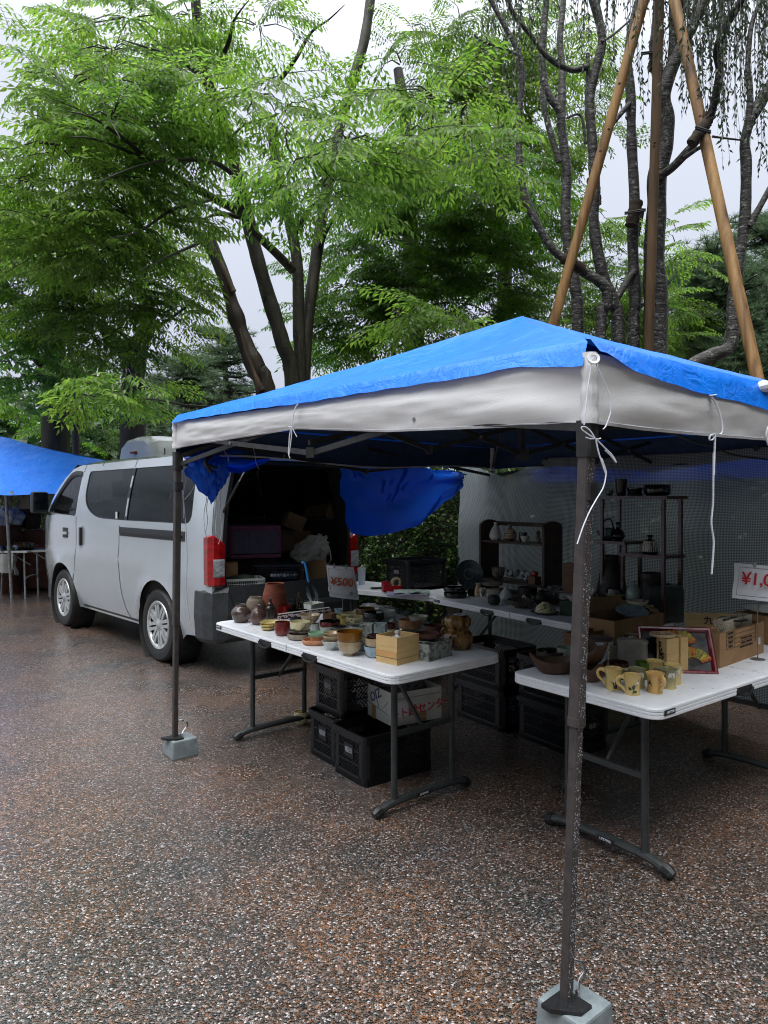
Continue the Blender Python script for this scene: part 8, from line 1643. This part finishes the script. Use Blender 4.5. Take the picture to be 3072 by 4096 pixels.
m=MB(); c0=Vector((q.x,6.52,.80)); bm=bmesh.new(); bmesh.ops.create_icosphere(bm,subdivisions=3,radius=1); m.add([c0+Vector((v.co.x*.14,v.co.y*.09,v.co.z*.05))*(1+.4*nz(v.co,3)) for v in bm.verts],[[v.index for v in f.verts] for f in bm.faces]); bm.free(); tag(m.build('cloth_bundle',mk('dark_cloth',s3(44,56,44),s3(30,36,32),12,rough=.9),None,c0,sharp=0),'dark green cloth bundle lying in the white basket','cloth')
m=MB(); m.tube([D('L',118,915,6.25),D('L',185,965,6.22)],.014,10); m.tube([D('L',185,965,6.22),D('L',190,970,6.22)],.009,8); tag(m.build('small_bottle',mk('turquoise_plastic',s3(90,180,156),s3(76,160,138),12,rough=.35),None,D('L',150,940,6.23)),'small turquoise bottle lying before the white basket','bottle')
q=D('L',735,895,6.95); ob,T=basket('shopping_basket','dark blue shopping basket lettered in white inside the van',Vector((q.x,7.0,.64)),R(10),.50,.32,.27,mk('navy_plastic',s3(30,44,66),s3(24,36,54),12,rough=.5),20,'baskets in the van')
m=MB(); m.box((0,0,0),(.24,.006,.075),M=T@Matrix.Translation((.04,-.162,.17))); pl=m.build('label_panel',mk('navy_panel',s3(26,40,60),rough=.5),ob,Vector((q.x,7.0,.64))); text('lettering','業務用食品スーパー',.030,TAPE,T@frame((.04,-.1665,.17),(1,0,0),(0,0,1)),pl,Vector((q.x,7.0,.64)),.0006,.0006)
# canvas bag
c0=D('L',1090,400,7.0); m=MB(); bm=bmesh.new(); bmesh.ops.create_icosphere(bm,subdivisions=4,radius=1); m.add([c0+Vector((v.co.x*(.17-.05*v.co.z)+.07*v.co.z,v.co.y*.10,v.co.z*.13))*1.+v.co*.05*nz(v.co,3) for v in bm.verts],[[v.index for v in f.verts] for f in bm.faces],0,True); bm.free(); bg_=m.build('canvas_bag',mk('canvas_white',s3(150,152,148),s3(128,130,126),10,rough=.9,bump=.3),None,c0,sharp=0); tag(bg_,'off white canvas bag with drooping handles on the cargo in the van','bag')
m=MB(); m.tube(smooth([D('L',1180,290,6.9),D('L',1260,330,6.88),D('L',1300,430,6.88),D('L',1305,540,6.9),D('L',1250,560,6.9),D('L',1210,480,6.9),D('L',1200,390,6.9)],6),.012,6,0,True,.4); m.tube(smooth([D('L',1195,300,7.0),D('L',1240,350,7.0),D('L',1280,470,7.0)],5),.011,6,0,True,.4); m.build('handle',mk('bag_handle',s3(146,146,140),rough=.9),bg_,c0)
# umbrella
m=MB(); W=[D('L',985,560,6.3),D('L',1005,552,6.3),D('L',1025,580,6.3),D('L',1045,680,6.3),D('L',1062,768,6.3)]; m.tube(smooth(W,5),.011,8); um=m.build('umbrella',mk('blue_plastic',s3(40,130,190),s3(30,110,170),12,rough=.3),None,W[0]); tag(um,'clear umbrella with a blue handle leaning by the van sill','umbrella')
m=MB(); top=W[-1]; tip=D('L',1150,1050,6.15); d=(tip-top).normalized(); x=d.orthogonal().normalized(); y=d.cross(x)
m.loft([[top.lerp(tip,f)+(x*math.cos(k*math.pi/8)+y*math.sin(k*math.pi/8))*r*(1 if k%2 else .55) for k in range(16)] for f,r in ((0,.008),(.05,.03),(.5,.055),(.9,.03),(1,.006))],0,True,True); m.build('canopy',glass_mat('clear_vinyl',(.72,.77,.79,1),.3,False,1.2),um,W[0])
# ---- goods of the far stall
q=D('I',350,900,12.2); m=MB(); T=Matrix.Translation(Vector((q.x,12.3,0))); w_=(540-160)*.23518*12.2/FL; z0=D('I',0,905,12.2).z; z1=D('I',0,598,12.2).z
m.box((0,0,0),(w_,.4,.04),M=T@Matrix.Translation((0,0,z1))); m.box((0,0,0),(w_,.4,.04),M=T@Matrix.Translation((0,0,z0)))
for x in (-w_/2+.02,0,w_/2-.02): m.box((0,0,0),(.05,.4,z1-z0-.042),M=T@Matrix.Translation((x,0,(z0+z1)/2)))
m.box((0,0,0),(w_,.02,z1-z0-.05),M=T@Matrix.Translation((0,.21,(z0+z1)/2))); m.box((0,0,0),(w_*.96,.36,z0-.05),M=T@Matrix.Translation((0,0,(z0-.05)/2))); cbn=m.build('display_cabinet',WOODD,None,Vector((q.x,12.3,0))); tag(cbn,'dark glazed cabinet at the back of the far stall','cabinet')
for s in (-1,1): m=MB(); m.box((0,0,0),(w_/2-.06,.008,z1-z0-.08),M=T@Matrix.Translation((s*w_/4,-.19,(z0+z1)/2))); m.build('glass_door',PRIV,cbn,Vector((q.x,12.3,0)))
q=D('I',30,1170,11.6); m=MB(); m.lathe([(0,.0),(.20,0),(.23,q.z*.6),(.21,q.z),(.19,q.z+.30),(0,q.z+.30)],20,0,Matrix.Translation((q.x,11.8,0))); tag(m.build('wooden_barrel',mk('barrel',s3(84,52,38),s3(60,36,28),6,rough=.8),None,(q.x,11.8,0)),'brown barrel at the far stall under a white cloth bundle','barrel')
q=D('I',20,800,11.6); bm=bmesh.new(); bmesh.ops.create_icosphere(bm,subdivisions=4,radius=1); m=MB(); m.add([Vector((q.x,11.8,q.z+.04))+Vector((v.co.x*.24,v.co.y*.2,v.co.z*.20))*(1+.35*nz(v.co,2.2)+.12*nz(v.co,6)) for v in bm.verts],[[v.index for v in f.verts] for f in bm.faces],0,False); bm.free(); tag(m.build('cloth_bundle',mk('white_cloth',s3(170,178,192),s3(140,150,168),8,rough=.8),None,(q.x,11.8,q.z),sharp=0),'crumpled white cloth bundle at the far stall','cloth')
GGL=glass_mat('green_glass',(.55,.72,.62,1),.05,False); CGL=glass_mat('plain_glass',(.8,.86,.84,1),.05,False); COB=gz('cobalt_glaze',(30,46,120),(20,32,90)); PWH=gz('pale_blue_ware',(170,184,204),(90,110,160),scale=30)
def small(x,y,w,h,mat,lab,Y,nm='drinking_glass',cat='glass',sh='cup',grp='glassware on the far stall tables'):
    q=D('I',x,y,Y); q.z=.742; r=w*.23518*Y/FL/2; H=h*.23518*Y/FL; m=MB(); m.lathe(vessel(SH[sh],r,H,.003)[0],16,0,Matrix.Translation(q)); tag(m.build(nm,mat,None,q),lab,cat,grp)
T5='green glass tumbler on the far table'
for i,(x,y,w,h,mt,lab,Y) in enumerate(((130,1270,52,85,GGL,'green glass tumbler next to the bare pole of the far stall',11.0),(180,1265,50,85,GGL,'green glass tumbler beside the blue and white jar at the far stall',11.05),(225,1290,60,60,GGL,'low green glass dish before the blue and white jar at the far stall',10.95),(345,1265,50,55,GGL,'small green glass at the middle of the far stall tables',11.2),(425,1250,60,100,CGL,'clear glass tumbler leftmost in the row near the van nose',11.4),(480,1250,55,95,CGL,'clear glass tumbler in the middle of the row near the van nose',11.4),(540,1245,62,100,CGL,'clear glass tumbler closest to the van nose',11.4),(30,1300,55,60,CGL,'clear low glass at the far stall table edge',10.9))): small(x,y,w,h,mt,lab,Y)
small(265,1240,75,90,PWH,'blue and white porcelain jar among the glasses of the far stall',11.1,'porcelain_jar','jar','jar'); small(40,1235,90,65,COB,'cobalt blue bowl on the far stall table at the frame edge',11.2,'ceramic_bowl','bowl','tea')
q=D('I',390,1100,11.7); 
for k in range(3): m=MB(); m.box((q.x,11.75,.755+.028*k+.012),(.34-.02*k,.24,.024),.2*k,0,.004); tag(m.build('wooden_tray',WOODM if k else SALM,None,(q.x,11.75,.75)),('orange flat tray at the bottom of the pile on the far stall','brown flat tray in the middle of the pile on the far stall','brown flat tray at the top of the pile on the far stall')[k],'tray','trays piled on the far stall')
m=MB(); q=D('I',520,1000,12.0); m.box((q.x+.05,12.2,.52),(.42,.4,.98),.2,0,.01); tag(m.build('wooden_chest',mk('red_brown_wood',s3(96,54,40),s3(74,40,30),6,rough=.6),None,(q.x,12.2,0)),'red brown chest behind the nose of the silver van','chest')
m=MB(); q=D('I',470,1850,12.2); m.box((q.x,12.4,.15),(.9,.4,.30),.1,0,.02); tag(m.build('storage_bin',mk('yellow_plastic',s3(150,130,30),s3(120,104,24),8,rough=.5),None,(q.x,12.4,0)),'dull yellow plastic bin under the far aluminium table','bin')
